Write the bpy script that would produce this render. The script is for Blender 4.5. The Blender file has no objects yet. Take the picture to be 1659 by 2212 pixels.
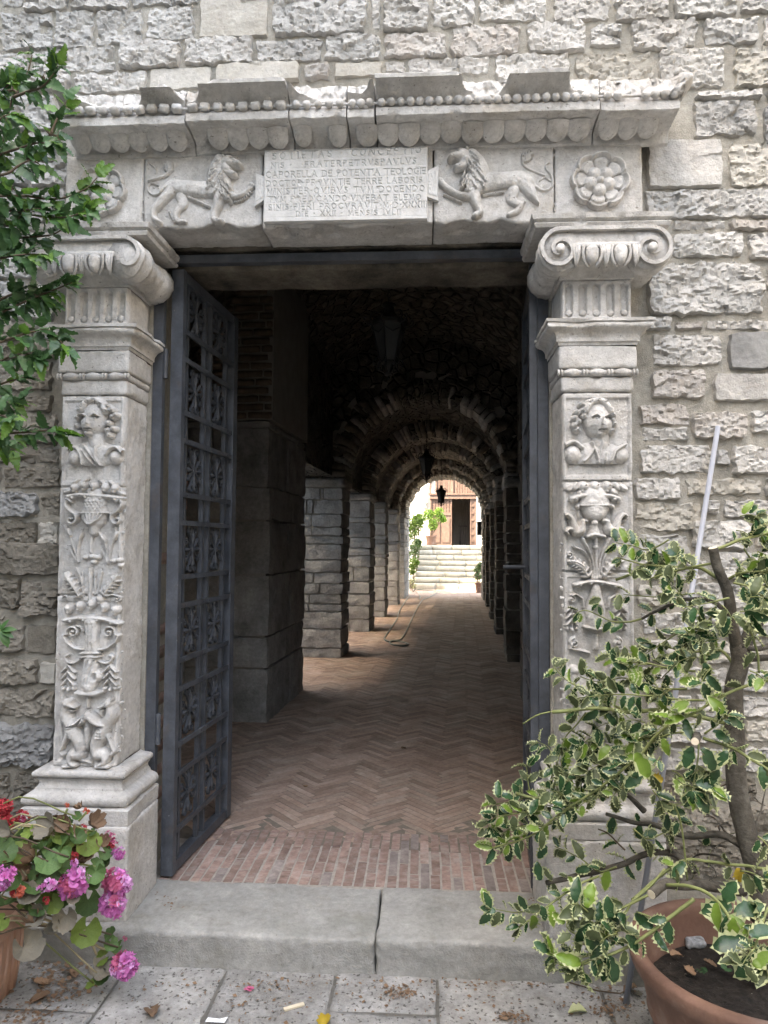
import bpy, math, random
import numpy as np
from mathutils import Matrix, Vector, Euler

random.seed(7)
RNG = np.random.default_rng(11)
SC = bpy.context.scene
COL = SC.collection
PI = math.pi

# ------------------------------------------------------------------ camera
F_PX, CX, CY = 1534.0, 829.5, 1106.0          # focal length and centre, in a 1659 x 2212 picture
CAM = np.array([0.0, 0.0, 1.55])
YAW, PITCH, ROLL = math.atan(88 / F_PX), math.atan(71 / F_PX), math.radians(0.35)
CAM_R = np.array(Matrix.Rotation(YAW, 3, 'Z') @ Matrix.Rotation(PI / 2 + PITCH, 3, 'X') @ Matrix.Rotation(ROLL, 3, 'Z'))
cam_data = bpy.data.cameras.new('camera')
cam_data.sensor_fit = 'VERTICAL'
cam_data.sensor_height = 24.0
cam_data.lens = 24.0 * F_PX / 2212.0
cam_data.clip_start = 0.05
cam_data.clip_end = 500.0
cam = bpy.data.objects.new('camera', cam_data)
COL.objects.link(cam)
m = Matrix([list(r) for r in CAM_R]).to_4x4()
m.translation = Vector(CAM)
cam.matrix_world = m
SC.camera = cam

# ------------------------------------------------------------------ sky, sun, exposure
SUN = Vector((-0.62, -0.30, 0.725)).normalized()      # towards the sun
SUN_ELEV = math.asin(SUN.z)
SUN_AZ = math.atan2(SUN.x, SUN.y)
world = bpy.data.worlds.new('World')
SC.world = world
world.use_nodes = True
wn = world.node_tree
sky = wn.nodes.new('ShaderNodeTexSky')
sky.sky_type = 'NISHITA'
sky.sun_disc = False
sky.sun_elevation = SUN_ELEV
sky.sun_rotation = SUN_AZ
sky.dust_density = 4.0
sky.air_density = 1.0
sky.ozone_density = 0.6
bg = wn.nodes['Background']
bg.inputs['Strength'].default_value = 0.15
wn.links.new(sky.outputs[0], bg.inputs['Color'])
sun_data = bpy.data.lights.new('sun', 'SUN')
sun_data.energy = 2.6
sun_data.angle = math.radians(0.55)
sun_data.color = (1.0, 0.95, 0.87)
sun = bpy.data.objects.new('sun', sun_data)
COL.objects.link(sun)
sun.rotation_euler = SUN.to_track_quat('Z', 'Y').to_euler()
SC.view_settings.view_transform = 'Standard'
SC.view_settings.look = 'None'
SC.view_settings.gamma = 1.0
SC.view_settings.use_curve_mapping = False
SC.view_settings.exposure = 4.08
SC.view_settings.use_white_balance = True
SC.view_settings.white_balance_temperature = 8400
SC.view_settings.white_balance_tint = 8
SC.render.engine = 'CYCLES'
SC.cycles.max_bounces = 7
SC.cycles.diffuse_bounces = 5
SC.cycles.glossy_bounces = 3
SC.cycles.transmission_bounces = 4
SC.cycles.use_denoising = True
SC.cycles.caustics_reflective = False
SC.cycles.caustics_refractive = False

# ------------------------------------------------------------------ helpers: points, noise, meshes
def ray(x, y):
    return CAM_R @ np.array([(x - CX) / F_PX, -(y - CY) / F_PX, -1.0])
def at(x, y, Y):
    """the place at depth Y that the photograph shows at x, y (1659 x 2212 picture)"""
    d = ray(x, y)
    return CAM + d * (Y / d[1])
def atz(x, y, Z):
    d = ray(x, y)
    return CAM + d * ((Z - CAM[2]) / d[2])

_perm = RNG.permutation(256)
_perm = np.concatenate([_perm, _perm, _perm])
_grad = RNG.normal(size=(256, 3))
_grad /= np.linalg.norm(_grad, axis=1)[:, None]
def noise3(x, y, z):
    x, y, z = np.broadcast_arrays(np.asarray(x, float), np.asarray(y, float), np.asarray(z, float))
    xi, yi, zi = np.floor(x).astype(int), np.floor(y).astype(int), np.floor(z).astype(int)
    xf, yf, zf = x - xi, y - yi, z - zi
    u, v, w = (t * t * t * (t * (t * 6 - 15) + 10) for t in (xf, yf, zf))
    out = 0
    for dx in (0, 1):
        for dy in (0, 1):
            for dz in (0, 1):
                g = _grad[_perm[_perm[_perm[(xi + dx) & 255] + ((yi + dy) & 255)] + ((zi + dz) & 255)]]
                dot = g[..., 0] * (xf - dx) + g[..., 1] * (yf - dy) + g[..., 2] * (zf - dz)
                out = out + dot * (u if dx else 1 - u) * (v if dy else 1 - v) * (w if dz else 1 - w)
    return out * 1.5
def fbm(x, y, z, f, octaves=3, gain=0.5):
    out, a = 0, 1.0
    for k in range(octaves):
        out = out + a * noise3(x * f + 17.3 * k, y * f + 5.1 * k, z * f + 9.7 * k)
        a *= gain
        f *= 2.03
    return out

def make_mesh(name, verts, faces, smooth=False):
    """faces: an (n,4) or (n,3) array, or a list of index tuples"""
    me = bpy.data.meshes.new(name)
    verts = np.asarray(verts, dtype=np.float32)
    if isinstance(faces, np.ndarray):
        n, k = faces.shape
        me.vertices.add(len(verts))
        me.vertices.foreach_set('co', verts.ravel())
        me.loops.add(n * k)
        me.loops.foreach_set('vertex_index', faces.astype(np.int32).ravel())
        me.polygons.add(n)
        me.polygons.foreach_set('loop_start', np.arange(0, n * k, k, dtype=np.int32))
        me.polygons.foreach_set('loop_total', np.full(n, k, dtype=np.int32))
        me.update(calc_edges=True)
    else:
        me.from_pydata(verts.tolist(), [], [tuple(int(i) for i in f) for f in faces])
        me.update()
    me.validate()
    if smooth:
        me.polygons.foreach_set('use_smooth', np.ones(len(me.polygons), dtype=bool))
    return me

def link(name, me, mats=None, parent=None):
    """one mesh object; its mesh is in the parent's coordinates"""
    o = bpy.data.objects.new(name, me)
    COL.objects.link(o)
    if mats is not None and not me.materials:
        for mm in (mats if isinstance(mats, (list, tuple)) else [mats]):
            me.materials.append(MAT[mm])
    if parent is not None:
        o.parent = parent
        if 'world_parts' in WP and parent.name in WP['world_parts']:
            o.matrix_parent_inverse = WP['world_parts'][parent.name]
    return o
WP = {'world_parts': {}}
def tag(o, label=None, cat=None, group=None, kind=None):
    if label: o['label'] = label
    if cat: o['category'] = cat
    if group: o['group'] = group
    if kind: o['kind'] = kind
    return o
def thing(name, loc, label, cat, group=None, rotz=0.0, world_parts=True, kind=None):
    """an Empty at the thing's base; with world_parts its children are modelled in world coordinates"""
    o = bpy.data.objects.new(name, None)
    COL.objects.link(o)
    o.empty_display_size = 0.1
    o.location = loc
    o.rotation_euler = (0, 0, rotz)
    if world_parts:
        WP['world_parts'][o.name] = (Matrix.Translation(Vector(loc)) @ Matrix.Rotation(rotz, 4, 'Z')).inverted()
    return tag(o, label, cat, group, kind)
def copy_tree(o, parent=None):
    c = o.copy()
    COL.objects.link(c)
    if parent is not None:
        c.parent = parent
    for ch in [x for x in bpy.data.objects if x.parent == o]:
        copy_tree(ch, c)
    return c

class MB:
    """collects shapes into one mesh"""
    def __init__(s): s.v, s.f, s.mi, s.n = [], [], [], 0
    def add(s, v, f, mi=0):
        v = np.asarray(v, float)
        s.v.append(v)
        for q in f:
            s.f.append(tuple(int(i) + s.n for i in q)); s.mi.append(mi)
        s.n += len(v)
        return s
    def box(s, x0, x1, y0, y1, z0, z1, mi=0):
        return s.add([(x0, y0, z0), (x1, y0, z0), (x1, y1, z0), (x0, y1, z0), (x0, y0, z1), (x1, y0, z1), (x1, y1, z1), (x0, y1, z1)],
                     [(0, 3, 2, 1), (4, 5, 6, 7), (0, 1, 5, 4), (1, 2, 6, 5), (2, 3, 7, 6), (3, 0, 4, 7)], mi)
    def tube(s, pts, rad, n=8, mi=0, cap=True, flat=1.0):
        pts = np.asarray(pts, float)
        rad = np.full(len(pts), rad) if np.isscalar(rad) else np.asarray(rad, float)
        t = np.gradient(pts, axis=0)
        t /= np.linalg.norm(t, axis=1)[:, None] + 1e-12
        ref = np.array([0.0, 0, 1]) if abs(t[0][2]) < 0.9 else np.array([1.0, 0, 0])
        u = np.cross(t[0], ref); u /= np.linalg.norm(u)
        vs = []
        for i in range(len(pts)):
            u = u - t[i] * np.dot(u, t[i]); u /= np.linalg.norm(u) + 1e-12
            w = np.cross(t[i], u)
            for k in range(n):
                a = 2 * PI * k / n
                vs.append(pts[i] + rad[i] * (math.cos(a) * u + flat * math.sin(a) * w))
        f = []
        for i in range(len(pts) - 1):
            for k in range(n):
                f.append((i * n + k, i * n + (k + 1) % n, (i + 1) * n + (k + 1) % n, (i + 1) * n + k))
        if cap:
            f.append(tuple(range(n - 1, -1, -1)))
            f.append(tuple((len(pts) - 1) * n + k for k in range(n)))
        return s.add(vs, f, mi)
    def lathe(s, prof, cx, cy, n=24, mi=0, sx=1.0, sy=1.0):
        vs = [(cx + r * sx * math.cos(2 * PI * k / n), cy + r * sy * math.sin(2 * PI * k / n), z) for r, z in prof for k in range(n)]
        f = [(i * n + k, i * n + (k + 1) % n, (i + 1) * n + (k + 1) % n, (i + 1) * n + k) for i in range(len(prof) - 1) for k in range(n)]
        return s.add(vs, f, mi)
    def strip(s, path, w0, w1, thick, axis='y', mi=0):
        """a flat bar bent along a path in the x-z plane, w0..w1 deep along y"""
        path = np.asarray(path, float)
        t = np.gradient(path, axis=0); t /= np.linalg.norm(t, axis=1)[:, None] + 1e-12
        nrm = np.stack([-t[:, 1], t[:, 0]], 1) * thick / 2
        vs = []
        for p, q in zip(path, nrm):
            a, b = p + q, p - q
            vs += [(a[0], w0, a[1]), (b[0], w0, b[1]), (b[0], w1, b[1]), (a[0], w1, a[1])]
        f = []
        for i in range(len(path) - 1):
            for k in range(4):
                f.append((4 * i + k, 4 * i + (k + 1) % 4, 4 * i + 4 + (k + 1) % 4, 4 * i + 4 + k))
        e = 4 * (len(path) - 1)
        f += [(3, 2, 1, 0), (e, e + 1, e + 2, e + 3)]
        return s.add(vs, f, mi)
    def build(s, name, mats=None, parent=None, smooth=False):
        me = make_mesh(name, np.concatenate(s.v), s.f, smooth)
        o = link(name, me, mats, parent)
        if any(s.mi):
            me.polygons.foreach_set('material_index', np.array(s.mi, dtype=np.int32))
        return o
def set_smooth_by_angle(me, deg=35):
    me.polygons.foreach_set('use_smooth', np.ones(len(me.polygons), dtype=bool))
    me.set_sharp_from_angle(angle=math.radians(deg))

def grid_faces(nu, nv):
    i = np.arange(nu * nv).reshape(nv, nu)
    return np.stack([i[:-1, :-1], i[:-1, 1:], i[1:, 1:], i[1:, :-1]], -1).reshape(-1, 4)
def spline(pts, n=12):
    """Catmull-Rom through the points"""
    p = np.asarray(pts, float)
    if len(p) < 3:
        t = np.linspace(0, 1, n)[:, None]
        return p[0] * (1 - t) + p[-1] * t
    q = np.vstack([2 * p[0] - p[1], p, 2 * p[-1] - p[-2]])
    out = []
    k = max(2, n // (len(p) - 1))
    for i in range(1, len(q) - 2):
        for t in np.linspace(0, 1, k, endpoint=False):
            a, b, c, d = q[i - 1], q[i], q[i + 1], q[i + 2]
            out.append(0.5 * (2 * b + (c - a) * t + (2 * a - 5 * b + 4 * c - d) * t * t + (3 * b - a - 3 * c + d) * t ** 3))
    out.append(p[-1])
    return np.array(out)

# ------------------------------------------------------------------ materials
MAT = {}
def mat(name, colors, scale=3.0, rough=0.9, bump=0.3, bump_scale=60.0, bump_dist=0.004, rand=0.12, speck=None, detail=6.0,
        metallic=0.0, spec=0.3, coords='Object', streak=None, stain=None, voronoi=None, coarse=0.0, mottle=0.0, crust=None, island=0.0):
    """colours mixed by noise, varied from piece to piece, with fine relief"""
    m = bpy.data.materials.new(name)
    m.use_nodes = True
    nt = m.node_tree
    N, L = nt.nodes, nt.links
    b = N['Principled BSDF']
    b.inputs['Roughness'].default_value = rough
    b.inputs['Metallic'].default_value = metallic
    b.inputs['Specular IOR Level'].default_value = spec
    tc = N.new('ShaderNodeTexCoord')
    info = N.new('ShaderNodeObjectInfo')
    vec = N.new('ShaderNodeVectorMath'); vec.operation = 'ADD'
    cx = N.new('ShaderNodeVectorMath'); cx.operation = 'SCALE'
    comb = N.new('ShaderNodeCombineXYZ')
    L.new(info.outputs['Random'], comb.inputs[0]); L.new(info.outputs['Random'], comb.inputs[2])
    L.new(comb.outputs[0], cx.inputs[0]); cx.inputs['Scale'].default_value = 37.0
    L.new(tc.outputs[coords], vec.inputs[0]); L.new(cx.outputs[0], vec.inputs[1])
    V = vec.outputs[0]
    n1 = N.new('ShaderNodeTexNoise'); n1.inputs['Scale'].default_value = scale; n1.inputs['Detail'].default_value = detail
    n1.inputs['Roughness'].default_value = 0.62
    L.new(V, n1.inputs['Vector'])
    ramp = N.new('ShaderNodeValToRGB')
    L.new(n1.outputs['Fac'], ramp.inputs['Fac'])
    el = ramp.color_ramp.elements
    while len(el) < len(colors): el.new(0.5)
    for i, c in enumerate(colors):
        el[i].position = 0.3 + 0.4 * i / max(1, len(colors) - 1)
        el[i].color = (*c, 1)
    col = ramp.outputs['Color']
    def mixcol(fac, a, bcol, blend='MIX'):
        mx = N.new('ShaderNodeMix'); mx.data_type = 'RGBA'; mx.blend_type = blend
        if hasattr(fac, 'links') or not isinstance(fac, (int, float)): L.new(fac, mx.inputs[0])
        else: mx.inputs[0].default_value = fac
        if isinstance(a, tuple): mx.inputs[6].default_value = (*a, 1)
        else: L.new(a, mx.inputs[6])
        if isinstance(bcol, tuple): mx.inputs[7].default_value = (*bcol, 1)
        else: L.new(bcol, mx.inputs[7])
        return mx.outputs[2]
    if stain:                                            # (colour, scale, threshold, strength)
        ns = N.new('ShaderNodeTexNoise'); ns.inputs['Scale'].default_value = stain[1]; ns.inputs['Detail'].default_value = 8
        ns.inputs['Roughness'].default_value = 0.7
        L.new(V, ns.inputs['Vector'])
        mr = N.new('ShaderNodeMapRange'); mr.inputs[1].default_value = stain[2]; mr.inputs[2].default_value = stain[2] + 0.16
        mr.inputs[4].default_value = stain[3]
        L.new(ns.outputs['Fac'], mr.inputs[0])
        col = mixcol(mr.outputs[0], col, stain[0])
    if crust:                                            # dark weathering patches: (colour, scale, threshold, strength)
        nq = N.new('ShaderNodeTexNoise'); nq.inputs['Scale'].default_value = crust[1]; nq.inputs['Detail'].default_value = 12; nq.inputs['Roughness'].default_value = 0.78
        nq.inputs['Distortion'].default_value = 0.6
        L.new(tc.outputs[coords], nq.inputs['Vector'])
        mq = N.new('ShaderNodeMapRange'); mq.inputs[1].default_value = crust[2]; mq.inputs[2].default_value = crust[2] + 0.12; mq.inputs[4].default_value = crust[3]
        L.new(nq.outputs['Fac'], mq.inputs[0])
        col = mixcol(mq.outputs[0], col, crust[0])
    if speck:                                            # (colour, scale, threshold, strength)
        nk = N.new('ShaderNodeTexNoise'); nk.inputs['Scale'].default_value = speck[1]; nk.inputs['Detail'].default_value = 3
        L.new(V, nk.inputs['Vector'])
        mk = N.new('ShaderNodeMapRange'); mk.inputs[1].default_value = speck[2]; mk.inputs[2].default_value = speck[2] + 0.08
        mk.inputs[4].default_value = speck[3]
        L.new(nk.outputs['Fac'], mk.inputs[0])
        col = mixcol(mk.outputs[0], col, speck[0])
    if mottle:
        nm = N.new('ShaderNodeTexNoise'); nm.inputs['Scale'].default_value = 38; nm.inputs['Detail'].default_value = 8; nm.inputs['Roughness'].default_value = 0.75
        L.new(V, nm.inputs['Vector'])
        mm_ = N.new('ShaderNodeMapRange'); mm_.inputs[1].default_value = 0.3; mm_.inputs[2].default_value = 0.7; mm_.inputs[3].default_value = 1 - mottle; mm_.inputs[4].default_value = 1 + mottle * 0.6
        L.new(nm.outputs['Fac'], mm_.inputs[0])
        col = mixcol(1.0, col, mm_.outputs[0], 'MULTIPLY')
    if rand:
        hsv = N.new('ShaderNodeHueSaturation')
        mr = N.new('ShaderNodeMapRange'); mr.inputs[3].default_value = 1 - rand; mr.inputs[4].default_value = 1 + rand
        L.new(info.outputs['Random'], mr.inputs[0]); L.new(mr.outputs[0], hsv.inputs['Value'])
        L.new(col, hsv.inputs['Color']); col = hsv.outputs[0]
    if island:                                           # pieces joined in one mesh still differ from one another
        ge = N.new('ShaderNodeNewGeometry'); hs2 = N.new('ShaderNodeHueSaturation')
        mi_ = N.new('ShaderNodeMapRange'); mi_.inputs[3].default_value = 1 - island; mi_.inputs[4].default_value = 1 + island
        L.new(ge.outputs['Random Per Island'], mi_.inputs[0]); L.new(mi_.outputs[0], hs2.inputs['Value'])
        L.new(col, hs2.inputs['Color']); col = hs2.outputs[0]
    L.new(col, b.inputs['Base Color'])
    if bump:
        nb = N.new('ShaderNodeTexNoise'); nb.inputs['Scale'].default_value = bump_scale; nb.inputs['Detail'].default_value = 7
        nb.inputs['Roughness'].default_value = 0.65
        L.new(V, nb.inputs['Vector'])
        h = nb.outputs['Fac']
        if coarse:
            nc = N.new('ShaderNodeTexNoise'); nc.inputs['Scale'].default_value = bump_scale * 0.32; nc.inputs['Detail'].default_value = 4
            nc.noise_type = 'RIDGED_MULTIFRACTAL'
            L.new(V, nc.inputs['Vector'])
            mc = N.new('ShaderNodeMath'); mc.operation = 'MULTIPLY_ADD'; mc.inputs[1].default_value = coarse
            L.new(nc.outputs['Fac'], mc.inputs[0]); L.new(h, mc.inputs[2]); h = mc.outputs[0]
        if voronoi:
            vo = N.new('ShaderNodeTexVoronoi'); vo.inputs['Scale'].default_value = voronoi; vo.feature = 'DISTANCE_TO_EDGE'
            L.new(V, vo.inputs['Vector'])
            mr2 = N.new('ShaderNodeMapRange'); mr2.inputs[2].default_value = 0.12; mr2.inputs[4].default_value = 3.0
            L.new(vo.outputs['Distance'], mr2.inputs[0])
            ad = N.new('ShaderNodeMath'); ad.operation = 'ADD'
            L.new(h, ad.inputs[0]); L.new(mr2.outputs[0], ad.inputs[1]); h = ad.outputs[0]
        bm = N.new('ShaderNodeBump'); bm.inputs['Strength'].default_value = bump; bm.inputs['Distance'].default_value = bump_dist
        L.new(h, bm.inputs['Height']); L.new(bm.outputs[0], b.inputs['Normal'])
    MAT[name] = m
    return m

def leafmat(name, c0, c1, rough=0.35, trans=0.25, rand=0.25, scale=40.0):
    mat(name, [c0, c1], scale=scale, rough=rough, bump=0.15, bump_scale=90, bump_dist=0.002, rand=rand, spec=0.4)
    m = MAT[name]; nt = m.node_tree; N, L = nt.nodes, nt.links
    b = N['Principled BSDF']; out = N['Material Output']
    tr = N.new('ShaderNodeBsdfTranslucent')
    src = b.inputs['Base Color'].links[0].from_socket
    L.new(src, tr.inputs['Color'])
    mx = N.new('ShaderNodeMixShader'); mx.inputs[0].default_value = trans
    L.new(b.outputs[0], mx.inputs[1]); L.new(tr.outputs[0], mx.inputs[2]); L.new(mx.outputs[0], out.inputs[0])

mat('stone_pale', [(0.36, 0.345, 0.32), (0.46, 0.445, 0.42), (0.53, 0.515, 0.485)], 4, bump=0.9, bump_scale=70, bump_dist=0.010, coarse=0.35, mottle=0.22, rand=0.10, stain=((0.37, 0.325, 0.255), 3.2, 0.56, 0.45), crust=((0.19, 0.175, 0.15), 4.0, 0.585, 0.55))
mat('stone_grey', [(0.32, 0.312, 0.295), (0.41, 0.402, 0.382), (0.48, 0.47, 0.45)], 4, bump=0.9, bump_scale=70, bump_dist=0.010, coarse=0.35, mottle=0.24, rand=0.12, stain=((0.33, 0.30, 0.245), 3.5, 0.57, 0.45), crust=((0.19, 0.175, 0.15), 4.0, 0.585, 0.55))
mat('stone_tan', [(0.34, 0.315, 0.27), (0.41, 0.39, 0.345), (0.46, 0.44, 0.405)], 4, bump=0.7, bump_scale=90, bump_dist=0.006, coarse=0.2, mottle=0.22, rand=0.10, stain=((0.36, 0.33, 0.29), 5.0, 0.55, 0.5), crust=((0.19, 0.175, 0.15), 4.0, 0.585, 0.55))
mat('stone_pink', [(0.39, 0.375, 0.35), (0.42, 0.385, 0.35), (0.47, 0.455, 0.43)], 5, bump=0.9, bump_scale=70, bump_dist=0.010, coarse=0.35, mottle=0.22, rand=0.10, crust=((0.19, 0.175, 0.15), 4.0, 0.585, 0.55))
mat('stone_dark', [(0.16, 0.16, 0.155), (0.23, 0.23, 0.225), (0.31, 0.31, 0.30)], 7, bump=0.6, bump_scale=70, bump_dist=0.006, coarse=0.2, mottle=0.25, rand=0.08)
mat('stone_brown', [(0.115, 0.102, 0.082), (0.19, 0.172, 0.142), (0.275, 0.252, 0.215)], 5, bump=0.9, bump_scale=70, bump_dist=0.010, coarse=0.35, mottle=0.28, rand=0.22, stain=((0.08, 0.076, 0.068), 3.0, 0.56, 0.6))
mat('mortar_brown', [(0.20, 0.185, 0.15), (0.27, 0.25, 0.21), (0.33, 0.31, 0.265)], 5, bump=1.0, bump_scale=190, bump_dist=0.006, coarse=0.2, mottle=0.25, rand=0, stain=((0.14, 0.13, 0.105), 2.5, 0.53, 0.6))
mat('mortar', [(0.28, 0.262, 0.222), (0.35, 0.33, 0.285), (0.41, 0.39, 0.345)], 6, bump=1.0, bump_scale=190, bump_dist=0.007, coarse=0.25, mottle=0.3, rand=0, stain=((0.25, 0.235, 0.205), 2.0, 0.53, 0.6), crust=((0.17, 0.16, 0.14), 7.0, 0.58, 0.6))
mat('carved', [(0.41, 0.394, 0.37), (0.53, 0.514, 0.49), (0.62, 0.605, 0.58)], 7, bump=0.9, bump_scale=110, bump_dist=0.006, coarse=0.25, mottle=0.24, rand=0.07, stain=((0.32, 0.282, 0.23), 4.2, 0.525, 0.6), crust=((0.17, 0.155, 0.13), 5.0, 0.57, 0.6), speck=((0.13, 0.118, 0.10), 75, 0.66, 0.75))
mat('carved_white', [(0.46, 0.452, 0.435), (0.54, 0.533, 0.515), (0.60, 0.593, 0.575)], 8, bump=0.4, bump_scale=130, bump_dist=0.003, mottle=0.16, rand=0.02, stain=((0.40, 0.365, 0.31), 7.0, 0.55, 0.55))
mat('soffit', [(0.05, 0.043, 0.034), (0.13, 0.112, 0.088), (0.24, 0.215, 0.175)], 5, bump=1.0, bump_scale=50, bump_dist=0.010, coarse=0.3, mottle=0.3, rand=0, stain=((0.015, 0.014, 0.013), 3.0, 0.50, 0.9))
mat('step_stone', [(0.24, 0.24, 0.22), (0.31, 0.305, 0.285), (0.38, 0.375, 0.35)], 5, bump=0.7, bump_scale=130, bump_dist=0.005, coarse=0.1, mottle=0.25, rand=0.05, stain=((0.20, 0.19, 0.155), 4.5, 0.54, 0.6), speck=((0.10, 0.095, 0.08), 60, 0.70, 0.7))
mat('paving', [(0.23, 0.225, 0.215), (0.31, 0.305, 0.29), (0.40, 0.39, 0.375)], 9, bump=1.0, bump_scale=140, bump_dist=0.006, coarse=0.2, mottle=0.3, rand=0.12, speck=((0.07, 0.065, 0.058), 70, 0.585, 0.9), stain=((0.18, 0.17, 0.15), 5.0, 0.53, 0.65))
mat('ground_mortar', [(0.17, 0.165, 0.145), (0.25, 0.24, 0.215)], 20, bump=0.8, bump_scale=150, bump_dist=0.004, mottle=0.3, rand=0)
mat('brick', [(0.19, 0.13, 0.108), (0.29, 0.198, 0.168), (0.36, 0.268, 0.232)], 14, bump=0.6, bump_scale=140, bump_dist=0.003, mottle=0.28, rand=0.24, stain=((0.36, 0.32, 0.285), 12.0, 0.50, 0.7))
mat('brick_grey', [(0.17, 0.145, 0.135), (0.25, 0.21, 0.195), (0.32, 0.275, 0.25)], 14, bump=0.7, bump_scale=140, bump_dist=0.004, mottle=0.3, rand=0.2, stain=((0.35, 0.31, 0.275), 12.0, 0.52, 0.6))
mat('floor_brick', [(0.25, 0.175, 0.137), (0.33, 0.238, 0.19), (0.40, 0.31, 0.255)], 3.5, bump=0.5, bump_scale=140, bump_dist=0.003, mottle=0.28, rand=0.2, stain=((0.40, 0.34, 0.28), 2.0, 0.50, 0.6), crust=((0.15, 0.108, 0.083), 1.9, 0.565, 0.55))
mat('floor_brick_far', [(0.25, 0.175, 0.137), (0.33, 0.238, 0.19), (0.40, 0.31, 0.255)], 3.5, bump=0.5, bump_scale=140, bump_dist=0.003, mottle=0.28, rand=0, island=0.24, stain=((0.40, 0.34, 0.28), 2.0, 0.50, 0.6), crust=((0.15, 0.108, 0.083), 1.9, 0.565, 0.55))
mat('floor_joint_dark', [(0.15, 0.128, 0.105), (0.21, 0.18, 0.15)], 20, bump=0.5, bump_scale=150, bump_dist=0.002, mottle=0.25, rand=0)
mat('floor_joint', [(0.31, 0.28, 0.245), (0.38, 0.35, 0.31)], 20, bump=0.5, bump_scale=150, bump_dist=0.002, mottle=0.25, rand=0)
mat('iron', [(0.038, 0.042, 0.049), (0.060, 0.067, 0.079), (0.088, 0.097, 0.112)], 9, rough=0.48, bump=0.5, bump_scale=90, bump_dist=0.003, mottle=0.3, rand=0.06, metallic=0.0, spec=0.45, speck=((0.50, 0.50, 0.50), 55, 0.735, 0.9), stain=((0.085, 0.062, 0.046), 6.0, 0.57, 0.75), crust=((0.12, 0.115, 0.105), 5.0, 0.58, 0.5))
mat('black_iron', [(0.012, 0.012, 0.012), (0.022, 0.021, 0.02)], 9, rough=0.5, bump=0.2, rand=0)
mat('lamp_glass', [(0.035, 0.035, 0.033), (0.06, 0.06, 0.057)], 9, rough=0.3, bump=0, rand=0)
mat('pier_stone', [(0.24, 0.24, 0.238), (0.34, 0.34, 0.337), (0.44, 0.44, 0.435)], 6, bump=1.0, bump_scale=45, bump_dist=0.014, coarse=0.4, mottle=0.25, rand=0.15)
mat('pier_shade_brown', [(0.075, 0.063, 0.05), (0.125, 0.105, 0.085), (0.18, 0.155, 0.128)], 6, bump=1.0, bump_scale=45, bump_dist=0.012, coarse=0.35, mottle=0.3, rand=0.25)  # colour darkened so the right piers and near arches look shaded
mat('pier_dark', [(0.20, 0.192, 0.178), (0.29, 0.28, 0.265), (0.38, 0.368, 0.348)], 5, bump=1.0, bump_scale=55, bump_dist=0.010, coarse=0.3, mottle=0.3, rand=0.12, stain=((0.10, 0.09, 0.075), 3.0, 0.54, 0.6))  # stone toned down to put the first bay's dimness into its colour
mat('pier_mortar', [(0.22, 0.205, 0.18), (0.30, 0.28, 0.25)], 8, bump=0.7, bump_scale=60, bump_dist=0.008, rand=0)
mat('vault_lit', [(0.26, 0.238, 0.20), (0.37, 0.342, 0.295), (0.47, 0.44, 0.385)], 7, bump=1.0, bump_scale=20, bump_dist=0.03, rand=0.05, mottle=0.3, voronoi=7.0)  # lightened copy of the vault rubble, standing for light from the courtyard
mat('vault_rubble_shade', [(0.05, 0.043, 0.035), (0.095, 0.083, 0.068), (0.155, 0.138, 0.115)], 7, bump=1.0, bump_scale=20, bump_dist=0.03, rand=0.05, mottle=0.3, voronoi=7.0)  # near vault and walls: shade of the first bays put into the colour
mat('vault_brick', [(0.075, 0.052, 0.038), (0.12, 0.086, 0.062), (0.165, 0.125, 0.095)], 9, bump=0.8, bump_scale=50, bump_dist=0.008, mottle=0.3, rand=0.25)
mat('terracotta', [(0.145, 0.080, 0.058), (0.185, 0.105, 0.077), (0.235, 0.145, 0.112)], 5, rough=0.75, bump=0.4, bump_scale=90, bump_dist=0.003, mottle=0.18, rand=0, stain=((0.27, 0.215, 0.18), 5.0, 0.53, 0.6), crust=((0.10, 0.07, 0.055), 4.0, 0.57, 0.5))
mat('terracotta_planter', [(0.40, 0.22, 0.15), (0.45, 0.265, 0.19), (0.48, 0.31, 0.235)], 5, rough=0.8, bump=0.25, bump_scale=90, bump_dist=0.002, rand=0, stain=((0.50, 0.40, 0.33), 7.0, 0.57, 0.6))
mat('soil', [(0.008, 0.007, 0.006), (0.02, 0.016, 0.013), (0.04, 0.033, 0.027)], 40, bump=1.0, bump_scale=90, bump_dist=0.015, coarse=0.3, rand=0, speck=((0.30, 0.29, 0.27), 90, 0.70, 0.85))
mat('pvc', [(0.25, 0.265, 0.30), (0.30, 0.315, 0.35)], 6, rough=0.4, bump=0, rand=0, stain=((0.24, 0.24, 0.235), 9.0, 0.58, 0.5))
mat('hose', [(0.10, 0.13, 0.11), (0.26, 0.26, 0.23)], 2, rough=0.5, bump=0, rand=0)
mat('bark', [(0.04, 0.035, 0.028), (0.085, 0.075, 0.06), (0.14, 0.128, 0.105)], 18, bump=1.0, bump_scale=60, bump_dist=0.008, coarse=0.3, mottle=0.3, rand=0.05)
mat('twig_green', [(0.13, 0.15, 0.055), (0.20, 0.22, 0.085)], 15, rough=0.6, bump=0.3, bump_scale=80, bump_dist=0.002, rand=0.15)
mat('cut_wood', [(0.52, 0.45, 0.33), (0.62, 0.55, 0.42)], 30, bump=0.2, rand=0)
leafmat('holly_green', (0.016, 0.048, 0.020), (0.036, 0.090, 0.034), rough=0.22, trans=0.12, rand=0.3)
leafmat('holly_olive', (0.055, 0.075, 0.03), (0.085, 0.11, 0.045), rough=0.5, trans=0.2, rand=0.25)
leafmat('holly_lime', (0.12, 0.21, 0.03), (0.18, 0.28, 0.045), rough=0.3, trans=0.3, rand=0.15)
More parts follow.
